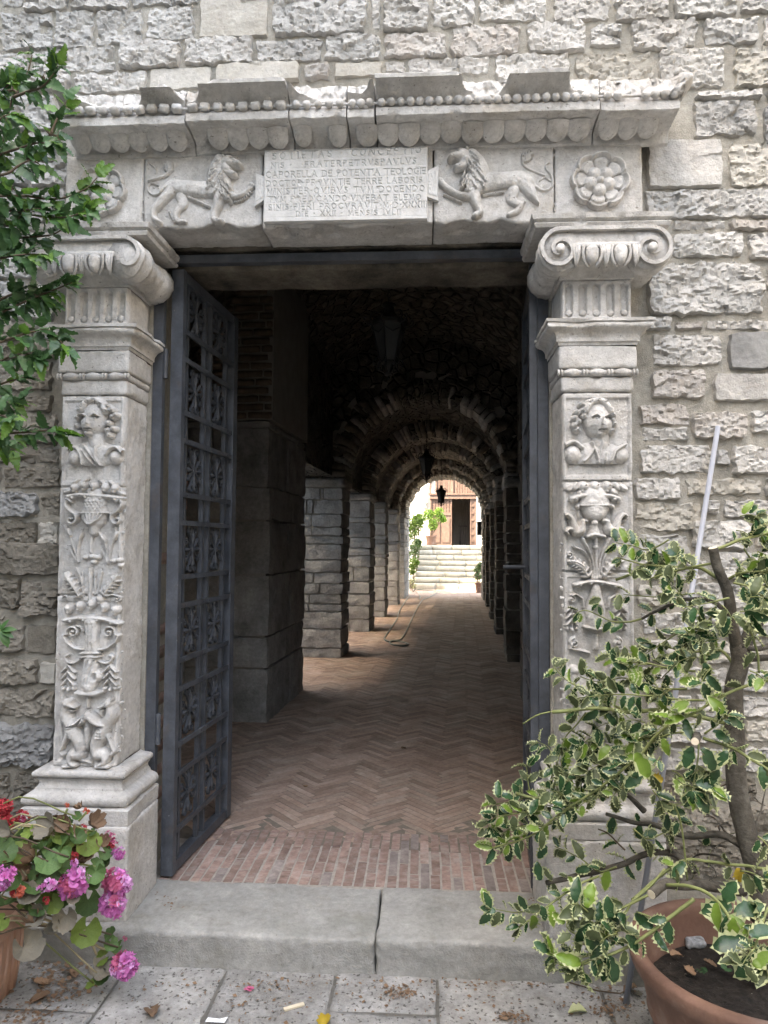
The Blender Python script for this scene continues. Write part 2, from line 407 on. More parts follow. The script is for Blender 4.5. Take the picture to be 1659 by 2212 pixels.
leafmat('holly_cream', (0.34, 0.375, 0.18), (0.48, 0.505, 0.29), rough=0.4, trans=0.2, rand=0.08)
leafmat('leaf_yellow', (0.40, 0.28, 0.03), (0.50, 0.36, 0.05), rough=0.5, trans=0.3, rand=0.1)
leafmat('hibiscus_dark', (0.030, 0.080, 0.027), (0.062, 0.145, 0.044), rough=0.38, trans=0.2, rand=0.3)
leafmat('hibiscus_light', (0.060, 0.145, 0.022), (0.115, 0.225, 0.036), rough=0.4, trans=0.35, rand=0.25)
leafmat('laurel_leaf', (0.045, 0.12, 0.035), (0.07, 0.16, 0.05), rough=0.35, trans=0.25, rand=0.15)
leafmat('geranium_leaf', (0.05, 0.10, 0.032), (0.095, 0.17, 0.05), rough=0.6, trans=0.25, rand=0.3, scale=25)
leafmat('geranium_lime', (0.13, 0.20, 0.035), (0.19, 0.26, 0.06), rough=0.6, trans=0.3, rand=0.15, scale=25)
leafmat('dry_leaf', (0.15, 0.085, 0.05), (0.27, 0.18, 0.115), rough=0.85, trans=0.1, rand=0.35, scale=30)
leafmat('dry_grey', (0.16, 0.145, 0.11), (0.23, 0.205, 0.16), rough=0.85, trans=0.1, rand=0.2, scale=30)
leafmat('petal_pale', (0.66, 0.32, 0.60), (0.74, 0.44, 0.70), rough=0.6, trans=0.3, rand=0.1, scale=60)
leafmat('petal_pink', (0.55, 0.13, 0.40), (0.66, 0.24, 0.52), rough=0.6, trans=0.3, rand=0.12, scale=60)
leafmat('petal_rose', (0.50, 0.10, 0.20), (0.60, 0.17, 0.30), rough=0.6, trans=0.3, rand=0.12, scale=60)
leafmat('petal_red', (0.38, 0.03, 0.045), (0.50, 0.06, 0.07), rough=0.6, trans=0.25, rand=0.15, scale=60)
leafmat('petal_coral', (0.55, 0.10, 0.06), (0.62, 0.18, 0.12), rough=0.6, trans=0.25, rand=0.1, scale=60)
leafmat('garden_leaf', (0.10, 0.19, 0.03), (0.20, 0.32, 0.06), rough=0.5, trans=0.35, rand=0.3, scale=20)
leafmat('garden_leaf_dark', (0.05, 0.10, 0.03), (0.09, 0.15, 0.05), rough=0.5, trans=0.3, rand=0.3, scale=20)
mat('stem_brown', [(0.07, 0.05, 0.035), (0.12, 0.09, 0.06)], 20, bump=0.3, rand=0.1)
mat('stem_pale', [(0.26, 0.22, 0.13), (0.34, 0.29, 0.18)], 20, bump=0.3, rand=0.1)
mat('plaster_white', [(0.66, 0.65, 0.62), (0.74, 0.73, 0.71)], 3, bump=0.3, bump_scale=60, rand=0)
mat('plaster_ochre', [(0.30, 0.295, 0.285), (0.38, 0.37, 0.36)], 1.5, bump=0.3, bump_scale=60, rand=0)
mat('wood', [(0.075, 0.046, 0.037), (0.10, 0.064, 0.052), (0.13, 0.086, 0.070)], 5, rough=0.6, bump=0.2, bump_scale=40, rand=0.08)
mat('stair_stone', [(0.25, 0.24, 0.205), (0.34, 0.325, 0.285), (0.42, 0.405, 0.365)], 5, bump=0.4, bump_scale=40, mottle=0.2, rand=0.1, stain=((0.18, 0.185, 0.12), 2.5, 0.52, 0.6))
mat('dark_room', [(0.03, 0.026, 0.024), (0.05, 0.045, 0.04)], 2, bump=0, rand=0)
mat('curtain', [(0.16, 0.14, 0.13), (0.24, 0.21, 0.20)], 2, bump=0.2, rand=0)
mat('paper', [(0.70, 0.72, 0.74), (0.76, 0.77, 0.78)], 8, bump=0, rand=0)
mat('earth', [(0.16, 0.13, 0.09), (0.24, 0.20, 0.15)], 3, bump=0.5, bump_scale=60, rand=0)
mat('pebble', [(0.12, 0.125, 0.13), (0.42, 0.44, 0.46)], 60, bump=0.6, bump_scale=90, rand=0)
# ------------------------------------------------------------------ rough blocks and stone faces
def rough_box(x0, x1, y0, y1, z0, z1, res=0.05, r=0.008, amp=0.003, freq=9.0, seed=0.0, amp2=0.0, freq2=40.0, chip=0.0):
    """a block with worn, uneven faces: subdivided, edges rounded, pushed about by noise"""
    lo, hi = np.array([x0, y0, z0], float), np.array([x1, y1, z1], float)
    n = np.maximum(1, np.ceil((hi - lo) / res).astype(int))
    vs, fs, base = [], [], 0
    for ax in range(3):
        a, b = [k for k in range(3) if k != ax]
        ta, tb = np.linspace(lo[a], hi[a], n[a] + 1), np.linspace(lo[b], hi[b], n[b] + 1)
        A, B = np.meshgrid(ta, tb)
        for side in (0, 1):
            p = np.zeros((A.size, 3))
            p[:, a], p[:, b], p[:, ax] = A.ravel(), B.ravel(), (hi if side else lo)[ax]
            f = grid_faces(n[a] + 1, n[b] + 1) + base
            flip = (side == 0) ^ (ax == 1)
            fs.append(f[:, ::-1] if flip else f)
            vs.append(p); base += len(p)
    v, f = np.concatenate(vs), np.concatenate(fs)
    key = np.round(v * 1e5).astype(np.int64)
    _, idx, inv = np.unique(key, axis=0, return_index=True, return_inverse=True)
    v, f = v[idx], inv.reshape(-1)[f]
    rr = min(r, 0.45 * float((hi - lo).min()))
    c = np.clip(v, lo + rr, hi - rr)
    d = v - c
    L = np.linalg.norm(d, axis=1)[:, None]
    nrm = d / (L + 1e-9)
    v = c + nrm * rr
    s = seed * 3.7
    disp = amp * fbm(v[:, 0] + s, v[:, 1] - s, v[:, 2] + s, freq, 2)
    if amp2: disp = disp + amp2 * fbm(v[:, 0] + s, v[:, 1], v[:, 2], freq2, 2)
    if chip:
        edge = (np.abs(d) > 1e-6).sum(1) >= 2
        ck = np.clip(fbm(v[:, 0] + s, v[:, 1] + 3, v[:, 2] + s, 12, 2) - 0.1, 0, 1) * chip
        disp = disp - np.where(edge, ck, 0)
    v = v + nrm * disp[:, None]
    return v, f
def block(name, dims, mats, parent, smooth=True, **kw):
    v, f = rough_box(*dims, **kw)
    return link(name, make_mesh(name, v, f, smooth), mats, parent)

def stone_face(x0, x1, z0, z1, y_front, y_back, seed, rough=1.0, res=0.0062, lobed=0.0, flat=False):
    """a quarry-faced wall stone seen from the front: a rough pillow standing out of the mortar"""
    w, h = x1 - x0, z1 - z0
    nu, nv = max(6, int(w / res)), max(5, int(h / res))
    u, v = np.meshgrid(np.linspace(-1, 1, nu), np.linspace(-1, 1, nv))
    # sides bow in and out a little, corners are rounded off
    k = 0.07 + lobed
    uu = u * np.sqrt(1 - k * v * v / 2)
    vv = v * np.sqrt(1 - k * u * u / 2)
    X, Z = (x0 + x1) / 2 + uu * w / 2, (z0 + z1) / 2 + vv * h / 2
    s = seed * 1.37
    e0 = 0.010 * rough + 0.004
    X = X + e0 * noise3(v * h * 14 + s, u * 2.0, s) * (np.abs(u) > 0.0) * np.abs(u) ** 2
    Z = Z + e0 * noise3(u * w * 14 + s + 9, v * 2.0, s) * np.abs(v) ** 2
    de = np.minimum((1 - np.abs(u)) * w / 2, (1 - np.abs(v)) * h / 2)
    rim = 0.0065 if not flat else 0.005
    t = np.clip(de / rim, 0, 1)
    pillow = np.sqrt(1 - (1 - t) ** 2)
    big = fbm(X + s, s, Z, 9, 2)
    fine = fbm(X, s, Z * 1.6, 46, 2)
    def facets(cell, h0, slope, g):
        n = max(3, int(w * h / (cell * cell * 0.7)))
        cxs, czs = g.uniform(x0, x1, n), g.uniform(z0, z1, n)
        wx, wz = X + 0.25 * cell * noise3(X / cell, s, Z / cell), Z + 0.25 * cell * noise3(X / cell, s + 7, Z / cell)
        best = np.full(X.shape, 1e9); H = np.zeros_like(X)
        for i in range(n):
            dx, dz = wx - cxs[i], (wz - czs[i]) * 1.5
            d = dx * dx + dz * dz
            hh = g.normal() * h0 + dx * g.normal() * slope + dz * (g.normal() * slope - 0.3 * slope)
            m_ = d < best
            best = np.where(m_, d, best); H = np.where(m_, hh, H)
        return H
    g = np.random.default_rng(int(seed * 13) + 5)
    tilt = (g.uniform(-1, 1) * u + g.uniform(-1, 1) * v) * 0.0022
    if flat:
        relief = 0.0025 * big + 0.0014 * fine + facets(0.09, 0.0012, 0.02, g)
    else:
        relief = rough * (0.0028 * big + facets(0.075, 0.0022, 0.085, g) + facets(0.026, 0.0014, 0.17, g) + facets(0.013, 0.0008, 0.19, g) + 0.0012 * fine) + tilt
    relief = np.clip(relief, -0.016, 0.020)
    Y = y_back - (y_back - y_front) * pillow - relief * np.clip(t * 1.2, 0, 1)
    Y = np.where((np.abs(u) > 0.999) | (np.abs(v) > 0.999), y_back + 0.012, Y)
    verts = np.stack([X, Y, Z], -1).reshape(-1, 3)
    return verts, grid_faces(nu, nv)

# ------------------------------------------------------------------ ground: paving slabs in front of the step
HS = 0.130                       # level of the step and of the passage floor
YS = 2.63                        # front of the step
v, f = rough_box(-30, 30, -30, YS + 1.2, -0.40, -0.007, res=6.0, r=0.0, amp=0)
ground = link('ground', make_mesh('ground', v, f), 'ground_mortar')
tag(ground, 'grey stone paving in front of the step', kind='structure')
xs = [-3.4, -2.75, -2.1, -1.6, -1.085, -0.715, -0.315, 0.05, 0.62, 1.15, 1.75, 2.5]
slab_rows = {k: [YS + 0.35, YS - 0.22 - 0.06 * ((k * 5) % 4), YS - 0.72, YS - 1.2, YS - 1.75, YS - 2.3] for k in range(len(xs))}
slab_rows[4] = [YS + 0.35, 2.18, 1.7, 1.2, 0.7]
slab_rows[5] = [YS + 0.35, 2.15, 1.6, 1.1, 0.6]
slab_rows[6] = [YS + 0.35, 2.43, 2.0, 1.5, 0.9]
slab_rows[7] = [YS + 0.35, 2.2, 1.7, 1.2, 0.7]
slab_rows[3] = [YS + 0.35, 2.37, 2.02, 1.5, 0.9]
n_slab = 0
for i in range(len(xs) - 1):
    ys = slab_rows[i]
    for j in range(len(ys) - 1):
        n_slab += 1
        dz = random.uniform(-0.004, 0.002)
        near = ys[j] > 1.9 and -1.8 < xs[i] < 0.8
        block('paving_slab', (xs[i] + 0.003, xs[i + 1] - 0.003, ys[j + 1] + 0.003, ys[j] - 0.003, -0.1, dz), 'paving', ground,
              res=0.02 if near else 0.2, r=0.010, amp=0.006, freq=5, seed=n_slab, amp2=0.0015, freq2=45)

# ------------------------------------------------------------------ the doorstep
step = thing('stone_doorstep', (-0.16, YS + 0.2, 0), 'worn grey stone doorstep of two slabs below the brick threshold', 'step')
def step_slab(x0, x1, seed):
    v, f = rough_box(x0, x1, YS, 3.02, -0.05, HS, res=0.010, r=0.012, amp=0.005, freq=6, seed=seed, amp2=0.0024, freq2=45, chip=0.010)
    front = np.clip((YS + 0.10 - v[:, 1]) / 0.10, 0, 1)
    v[:, 2] -= np.clip(v[:, 2] / HS, 0, 1) ** 2 * front * (0.006 + 0.010 * noise3(v[:, 0] * 3.5 + seed, 0.3, seed))
    return link('step_slab', make_mesh('step_slab', v, f, True), 'step_stone', step)
step_slab(-2.45, -0.1735, 3.0)
step_slab(-0.1705, 1.25, 8.0)

# ------------------------------------------------------------------ the facade wall: mortar bed with the stones standing out of it
YW = 2.885                       # face of the wall stones
YM = 2.900                       # mortar
PXL, PXR = -1.455, 0.795         # outer edges of the portal's pilasters
OPEN_L, OPEN_R, OPEN_T = -1.18, 0.515, 2.83
wall = thing('facade_wall', (-0.3, 3.1, 0), 'pale rough stone wall round the carved doorway', 'wall')
def mortar_sheet(x0, x1, z0, z1, name='mortar', m='mortar'):
    nu, nv = int((x1 - x0) / 0.02) + 2, int((z1 - z0) / 0.02) + 2
    X, Z = np.meshgrid(np.linspace(x0, x1, nu), np.linspace(z0, z1, nv))
    Y = YM - 0.006 * fbm(X, 0.0, Z, 7, 3) - 0.003 * fbm(X, 2.0, Z, 45, 2)
    return link(name, make_mesh(name, np.stack([X, Y, Z], -1).reshape(-1, 3), grid_faces(nu, nv), True), m, wall)
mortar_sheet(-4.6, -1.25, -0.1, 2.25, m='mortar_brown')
mortar_sheet(-4.6, -1.25, 2.25, 3.0)
mortar_sheet(0.58, 3.6, -0.1, 3.0)
mortar_sheet(-4.6, 3.6, 3.0, 5.2)
core = MB()
core.box(-4.6, -1.27, YM + 0.03, 3.30, -0.1, 5.2)
core.box(0.60, 3.6, YM + 0.03, 3.30, -0.1, 5.2)
core.box(-1.27, 0.60, YM + 0.03, 3.30, 2.86, 5.2)
core.build('wall_core', 'pier_mortar', wall)

S = []        # stones: picture rectangle (x0, y0, x1, y1), material, rough
def rows(scale, ox, oy, items):
    for it in items:
        x0, x1, y0, y1 = it[:4]
        S.append((ox + x0 * scale, oy + y0 * scale, ox + x1 * scale, oy + y1 * scale, it[4] if len(it) > 4 else 'stone_pale', it[5] if len(it) > 5 else 1.0))
G, T, K, D, B = 'stone_grey', 'stone_tan', 'stone_pink', 'stone_dark', 'stone_brown'
# above the doorway, right half (half-scale picture coordinates)
rows(0.5, 829.5, 0, [
    (0, 190, -90, 128), (205, 395, -90, 112), (408, 708, -90, 84), (728, 982, -90, 80), (1000, 1238, -95, 82), (1255, 1530, -100, 68, G), (1545, 1800, -100, 44, G),
    (0, 272, 142, 242, K), (288, 592, 112, 238, K), (618, 872, 90, 216), (888, 1034, 94, 198, G), (1064, 1358, 84, 208), (1384, 1622, 80, 184, G), (1638, 1900, 60, 176),
    (0, 92, 256, 312), (104, 455, 250, 318), (478, 806, 232, 340), (826, 1162, 226, 345, T), (1186, 1478, 206, 372), (1508, 1800, 196, 368, T),
    (1348, 1640, 388, 424, G), (1660, 1800, 384, 430), (1340, 1612, 438, 584, G), (1642, 1860, 440, 622, D),
    (1135, 1468, 604, 808, 'stone_pale', 0.3), (1490, 1860, 610, 796, T), (1130, 1700, 818, 936, G), (1715, 1960, 818, 930), (1250, 1480, 948, 990), (1495, 1860, 945, 988, K),
    (1245, 1560, 1004, 1108, G), (1575, 1900, 1000, 1112)])
# above the doorway, left half
rows(0.5, 0, 0, [
    (-260, -15, -60, 30, G), (0, 94, -70, 26), (102, 288, -70, 42), (298, 556, -80, 34), (566, 858, -90, 14, G),
    (-250, -14, 52, 208, G), (0, 222, 48, 208, G), (232, 402, 46, 206, G), (412, 612, 42, 188, G), (634, 836, 26, 168, G), (864, 1158, -85, 156, T, 0.35), (1178, 1582, -85, 142, G), (1602, 1646, -85, 122),
    (-260, 118, 222, 314), (130, 494, 204, 306), (514, 782, 174, 286), (796, 1092, 160, 270), (1104, 1392, 164, 262, G), (1402, 1648, 144, 254, G),
    (-250, 30, 330, 424, G), (44, 300, 322, 392), (318, 632, 312, 392), (644, 915, 288, 380, T, 0.5), (930, 1294, 272, 350, T, 0.4), (1308, 1424, 278, 338, K), (1440, 1650, 264, 330, T, 0.4),
    (-240, 60, 440, 560), (76, 236, 410, 560, G), (-240, 236, 575, 690), (-240, 120, 705, 800, G), (134, 286, 700, 800), (-240, 286, 815, 955, G), (-240, 60, 970, 1080), (74, 280, 968, 1020), (-240, 150, 1095, 1190, G)])
# right of the doorway
rows(0.349, 1080, 540, [
    (915, 1640, 80, 395, G), (1655, 2000, 60, 380), (880, 1075, 405, 495, G), (1088, 1262, 436, 494, K), (1280, 1700, 428, 492), (945, 1384, 520, 716), (1412, 1760, 502, 738, D, 0.3),
    (942, 1282, 732, 918, K), (1322, 1760, 758, 936, 'stone_pale', 0.4), (860, 1178, 948, 1080, K), (1190, 1535, 1000, 1164, K), (1556, 1860, 985, 1132, G), (880, 1172, 1095, 1185),
    (868, 1324, 1198, 1384), (1440, 1780, 1206, 1388), (1334, 1428, 1230, 1330, G), (836, 1122, 1406, 1548), (1144, 1634, 1408, 1522, T), (1650, 1900, 1404, 1530), (835, 1254, 1560, 1742, T), (1268, 1370, 1545, 1640), (1382, 1760, 1540, 1655),
    (845, 1180, 1756, 1890, G), (1195, 1560, 1668, 1850), (1575, 1860, 1668, 1846, T), (860, 1300, 1905, 2050), (1315, 1700, 1865, 2040, G),
    (850, 1130, 2066, 2215, T), (1145, 1560, 2058, 2230), (1575, 1900, 2056, 2200), (870, 1380, 2245, 2390, G), (1395, 1800, 2240, 2400), (860, 1200, 2408, 2560), (1215, 1640, 2416, 2570, T), (1655, 1900, 2412, 2560),
    (880, 1420, 2580, 2730), (1440, 1850, 2585, 2740, G), (900, 1200, 2748, 2890, G), (1216, 1700, 2754, 2900), (950, 1500, 2908, 3060), (1520, 1900, 2912, 3060, T),
    (1000, 1400, 3080, 3230), (1420, 1850, 3080, 3240, G), (1000, 1600, 3250, 3420, B), (1000, 1500, 3440, 3620, B), (1520, 1950, 3440, 3620, B), (1000, 1700, 3640, 3900, B)])
# left of the doorway
rows(0.3255, 0, 540, [
    (-360, 250, 60, 190, G), (265, 330, 120, 200), (-360, 160, 205, 330, G), (175, 420, 215, 330), (-360, 40, 345, 470, G), (55, 350, 345, 460, G), (-360, 220, 485, 600, B), (235, 370, 470, 590, G), (-360, 120, 615, 725, B), (135, 375, 610, 725, B),
    (-360, -20, 745, 930, B), (-5, 345, 738, 932, B), (-360, 140, 950, 1075, B), (152, 348, 958, 1072, B), (-360, 170, 1090, 1180, B), (184, 372, 1082, 1180, B), (-360, 390, 1196, 1290, B), (-360, 60, 1305, 1420, B), (74, 390, 1302, 1416, B),
    (-360, 5, 1432, 1580, B), (18, 392, 1432, 1582, B), (-360, 252, 1598, 1772, D, 1.2), (268, 392, 1600, 1772, B), (-360, -130, 1792, 1960, B), (-118, 242, 1796, 1962, B), (252, 390, 1798, 1960, T)])
rows(0.3255, 0, 1134, [
    (-360, -120, 112, 330, B), (-108, 394, 108, 334, B, 0.7), (-360, 128, 350, 560, B), (142, 384, 366, 612, B, 1.4), (-360, 20, 580, 640, B), (-360, 158, 652, 852, B), (170, 374, 658, 862, B, 0.5), (-360, 250, 882, 1062, B), (262, 370, 910, 1062, 'stone_tan', 0.5),
    (-360, -60, 1080, 1284, B), (-48, 364, 1078, 1284, B), (-360, -90, 1310, 1612, B), (-78, 352, 1316, 1612, D, 1.2), (-360, 60, 1640, 1830, B), (80, 330, 1640, 1830, B), (-360, 0, 1850, 2050, B), (20, 260, 1850, 2050, B), (-360, 250, 2070, 2300, B), (-360, 250, 2320, 2600, B)])
def keep_clear(x0, x1, z0, z1):
    """stones behind the portal would be hidden by it"""
    return x0 > PXL + 0.05 and x1 < PXR - 0.05 and z1 < 3.15
n_stone = 0
for (a, b, c, d, mname, rg) in S:
    p0, p1 = at(a, b, YW), at(c, d, YW)
    x0, x1, z1, z0 = p0[0], p1[0], p0[2], p1[2]
    if z1 < 0.02 or keep_clear(x0, x1, z0, z1): continue
    z0 = max(z0, -0.05)
    if z0 < 3.05:                       # butt against the pilasters
        if x0 < PXL < x1: x1 = PXL - 0.012
        if x0 < PXR < x1: x0 = PXR + 0.014
    if x1 - x0 < 0.03 or z1 - z0 < 0.03: continue
    n_stone += 1
    yf = YW - random.uniform(-0.006, 0.009) - (0.004 if rg > 1 else 0)
    v, f = stone_face(x0, x1, z0, z1, yf, YM, n_stone, rough=rg, flat=rg < 0.6, lobed=random.uniform(-0.05, 0.10) if mname != D else 0.25)
    me = make_mesh('stone', v, f); set_smooth_by_angle(me, 30); link('stone', me, mname, wall)
# courses beyond the frame of the photograph
def fill_course(x0, x1, z0, z1, mats):
    global n_stone
    z = z0
    while z < z1 - 0.05:
        h = min(random.uniform(0.15, 0.24), z1 - z)
        x = x0 - random.uniform(0, 0.15)
        while x < x1 - 0.04:
            w = random.uniform(0.22, 0.48)
            xe = min(x + w, x1)
            if xe - max(x, x0) > 0.06:
                n_stone += 1
                v, f = stone_face(max(x, x0) + 0.008, xe - 0.008, z + 0.008, z + h - 0.010, YW - random.uniform(-0.006, 0.008), YM, n_stone, rough=1.0, res=0.03)
                link('stone', make_mesh('stone', v, f, True), random.choice(mats), wall)
            x = xe
        z += h
lo = at(-125, 300, YW)[0]
fill_course(-3.2, lo, 0.0, 3.9, ['stone_brown', 'stone_grey', 'stone_pale'])
fill_course(at(1760, 300, YW)[0], 2.4, 0.0, 3.9, ['stone_pale', 'stone_grey', 'stone_tan'])
fill_course(-3.2, 2.4, at(800, -48, YW)[2], 4.5, ['stone_pale', 'stone_grey'])
# ------------------------------------------------------------------ the carved portal
YF = 2.76                        # face of the pilaster shafts
YZ = 2.785                       # face of the frieze
LX0, LX1, RX0, RX1 = -1.457, -1.200, 0.530, 0.795
portal = thing('carved_portal', (-0.33, YF, HS), 'pale carved stone doorway with relief pilasters, lion frieze and broken cornice', 'portal')

class Relief:
    """a carved surface: a height field over a rectangle of the x-z plane; every call adds one carved form"""
    def __init__(s, x0, x1, z0, z1, res, zoom=(1.0, 0.0, 0.0), Y=YF):
        s.Y, s.zoom = Y, zoom
        s.nu, s.nv = int((x1 - x0) / res) + 2, int((z1 - z0) / res) + 2
        s.X, s.Z = np.meshgrid(np.linspace(x0, x1, s.nu), np.linspace(z0, z1, s.nv))
        s.H = np.zeros_like(s.X)
        s.mm = zoom[0] * Y / F_PX
        s.lift, s.hs = 0.0, 1.0        # height at which sunk or added detail sits; scale of all heights
    def p(s, x, y, h=0.0):
        q = at(s.zoom[1] + x * s.zoom[0], s.zoom[2] + y * s.zoom[0], s.Y - h * 0.85)
        return q[0], q[2]
    def _win(s, pts, r):
        pts = np.asarray(pts)
        x0, x1, z0, z1 = pts[:, 0].min() - r, pts[:, 0].max() + r, pts[:, 1].min() - r, pts[:, 1].max() + r
        i0, i1 = np.searchsorted(s.X[0], [x0, x1]); j0, j1 = np.searchsorted(s.Z[:, 0], [z0, z1])
        return slice(j0, j1 + 1), slice(i0, i1 + 1)
    def _dist(s, X, Z, pts, rad):
        """smallest d/r along a polyline of varying radius"""
        best = np.full(X.shape, 9.0)
        for (a, b, ra, rb) in zip(pts[:-1], pts[1:], rad[:-1], rad[1:]):
            ab = b - a
            t = np.clip(((X - a[0]) * ab[0] + (Z - a[1]) * ab[1]) / (ab @ ab + 1e-12), 0, 1)
            d = np.hypot(X - a[0] - t * ab[0], Z - a[1] - t * ab[1]) / (ra + t * (rb - ra) + 1e-9)
            best = np.minimum(best, d)
        return best
    def stroke(s, pts, r, h, smooth=True, sub=False, flat=0.5, base=0.0):
        """a rounded bar along zoomed-picture points; r in zoomed pixels (one, or one per point)"""
        r = [r] * len(pts) if np.isscalar(r) else list(r)
        h = h * s.hs
        P = np.array([s.p(*q, h=s.lift * s.hs if (sub or base) else h) for q in pts]); R = np.array(r, float) * s.mm
        if smooth and len(P) > 2:
            c = spline(np.column_stack([P, R]), 5 * (len(P) - 1)); P, R = c[:, :2], np.abs(c[:, 2])
        w = s._win(P, R.max())
        d = s._dist(s.X[w], s.Z[w], P, R)
        prof = np.clip(1 - d * d, 0, 1) ** flat * h
        if sub: s.H[w] -= prof
        elif base: s.H[w] = np.where(d < 1, s.H[w] + prof, s.H[w])
        else: s.H[w] = np.maximum(s.H[w], prof)
        return s
    def dome(s, x, y, rx, ry, h, rot=0.0, sub=False, add=False, flat=0.5):
        h = h * s.hs
        P = np.array([s.p(x, y, h=s.lift * s.hs if (sub or add) else h)]); rx, ry = rx * s.mm, ry * s.mm
        w = s._win(P, max(rx, ry))
        dx, dz = s.X[w] - P[0, 0], s.Z[w] - P[0, 1]
        c, n = math.cos(rot), math.sin(rot)
        q = ((dx * c + dz * n) / rx) ** 2 + ((-dx * n + dz * c) / ry) ** 2
        prof = np.clip(1 - q, 0, 1) ** flat * h
        if sub: s.H[w] -= prof
        elif add: s.H[w] += prof
        else: s.H[w] = np.maximum(s.H[w], prof)
        return s
    def spiral(s, x, y, r0, turns, start, rad, h, ccw=1, lead=None):
        a = np.linspace(0, turns * 2 * PI, int(16 * turns) + 4)
        rr = np.linspace(r0, r0 * 0.12, len(a))
        pts = [(x + q * math.cos(start + ccw * t), y + q * math.sin(start + ccw * t)) for t, q in zip(a, rr)]
        if lead: pts = list(lead) + pts
        n = len(pts)
        s.stroke(pts, [rad * (1 - 0.35 * i / n) for i in range(n)], h, smooth=False)
        s.dome(*pts[-1], rad * 1.25, rad * 1.25, h * 1.15)
        return s
    def leaf(s, pts, width, h, lobes=0):
        """a pointed leaf along a curve, with a sunk midrib"""
        n = len(pts)
        prof = [max(0.12, math.sin(PI * min(1, 0.15 + 0.85 * (1 - i / (n - 1))))) for i in range(n)]
        s.stroke(pts, [width * q for q in prof], h)
        s.stroke(pts, width * 0.10, h * 0.35, sub=True)
        if lobes:
            q = spline(np.array(pts, float), 12)
            for k in range(1, len(q) - 2, 2):
                t = q[k + 1] - q[k - 1]; t /= np.linalg.norm(t) + 1e-9
                nr = np.array([-t[1], t[0]])
                for sd in (-1, 1):
                    a = q[k] + nr * sd * width * 0.5; b = q[k] + nr * sd * width * 1.35 + t * width * 0.5
                    s.stroke([tuple(a), tuple(b)], [width * 0.5, width * 0.22], h * 0.85, smooth=False)
        return s
    def rough(s, amp=0.0007, f=55, wear=0.0):
        amp = amp * 1.5
        s.H = s.H + amp * fbm(s.X, 1.0, s.Z, f, 3) * np.where(s.H > 0.0003, 1.0, 0.6)
        if wear: s.H = s.H - wear * np.clip(fbm(s.X, 5.0, s.Z, 11, 3) - 0.25, 0, 1) * (s.H > 0)
        return s
    def build(s, name, mats, parent, clip=True, skirt=0.0):
        if clip and s.Y == YF: s.H = s.H * 1.25
        V = np.stack([s.X, s.Y - s.H, s.Z], -1)
        if clip:
            m_ = s.H > 0.0006
            V[..., 1] = np.where(m_, V[..., 1], s.Y + 0.0025)
            cell = m_[:-1, :-1] | m_[:-1, 1:] | m_[1:, 1:] | m_[1:, :-1]
            f = grid_faces(s.nu, s.nv)[cell.ravel()]
            used = np.unique(f); remap = np.zeros(s.nu * s.nv, int); remap[used] = np.arange(len(used))
            return link(name, make_mesh(name, V.reshape(-1, 3)[used], remap[f], True), mats, parent)
        if skirt:
            for sl in ((0, slice(None)), (-1, slice(None)), (slice(None), 0), (slice(None), -1)): V[sl + (1,)] = s.Y + skirt
        return link(name, make_mesh(name, V.reshape(-1, 3), grid_faces(s.nu, s.nv), True), mats, parent)

def moulding(prof, x0, x1, yf, yb, seg=0.012, wob=0.0012, seed=0.0, chips=0.0):
    """a profile (offset outwards, height) carried round the inner side, front and outer side of a pier, mitred"""
    pr = np.array(prof, float)
    path = []
    nx, ny = max(2, int((x1 - x0) / seg)), max(2, int((yb - yf) / seg))
    for t in np.linspace(0, 1, ny, endpoint=False): path.append((x0, yb + (yf - yb) * t, -1, 0 if t > 0 else 0))
    path.append((x0, yf, -1, -1))
    for t in np.linspace(0, 1, nx + 1)[1:-1]: path.append((x0 + (x1 - x0) * t, yf, 0, -1))
    path.append((x1, yf, 1, -1))
    for t in np.linspace(0, 1, ny + 1)[1:]: path.append((x1, yf + (yb - yf) * t, 1, 0))
    q = np.array(path)
    X = q[:, None, 0] + q[:, None, 2] * pr[None, :, 0]
    Y = q[:, None, 1] + q[:, None, 3] * pr[None, :, 0]
    Z = np.broadcast_to(pr[None, :, 1], X.shape).copy()
    w = wob * fbm(X + seed, Y, Z, 16, 2) + wob * 0.6 * fbm(X + seed, Y, Z, 60, 2)
    if chips:
        c = np.clip(fbm(X + seed, Y + 2, Z, 14, 2) - 0.25, 0, 1) * chips
        w = w - c * (pr[None, :, 0] > np.percentile(pr[:, 0], 55))
    X = X + q[:, None, 2] * w; Y = Y + q[:, None, 3] * w
    n, k = X.shape
    i = np.arange(n * k).reshape(n, k)
    f = np.stack([i[:-1, :-1], i[1:, :-1], i[1:, 1:], i[:-1, 1:]], -1).reshape(-1, 4)
    return np.stack([X, Y, Z], -1).reshape(-1, 3), f
def arc(cx, cz, r, a0, a1, n=6, rx=None):
    return [(cx + (rx or r) * math.cos(math.radians(a)), cz + r * math.sin(math.radians(a))) for a in np.linspace(a0, a1, n)]
def add_moulding(name, prof, x0, x1, yf, yb, parent=portal, mats='carved', **kw):
    v, f = moulding(prof, x0, x1, yf, yb, **kw)
    me = make_mesh(name, v, f)
    set_smooth_by_angle(me, 40)
    return link(name, me, mats, parent)

# zoom frames: (picture pixels per zoomed pixel, offset x, offset y)
ZA, ZB, ZC = (0.19525, 118.8, 810.0), (0.23196, 108.0, 1215.0), (0.24412, 1177.2, 810.0)
ZLL, ZLR, ZP = (0.1953, 297.0, 297.0), (0.1953, 918.0, 291.6), (0.2539, 540.0, 307.8)

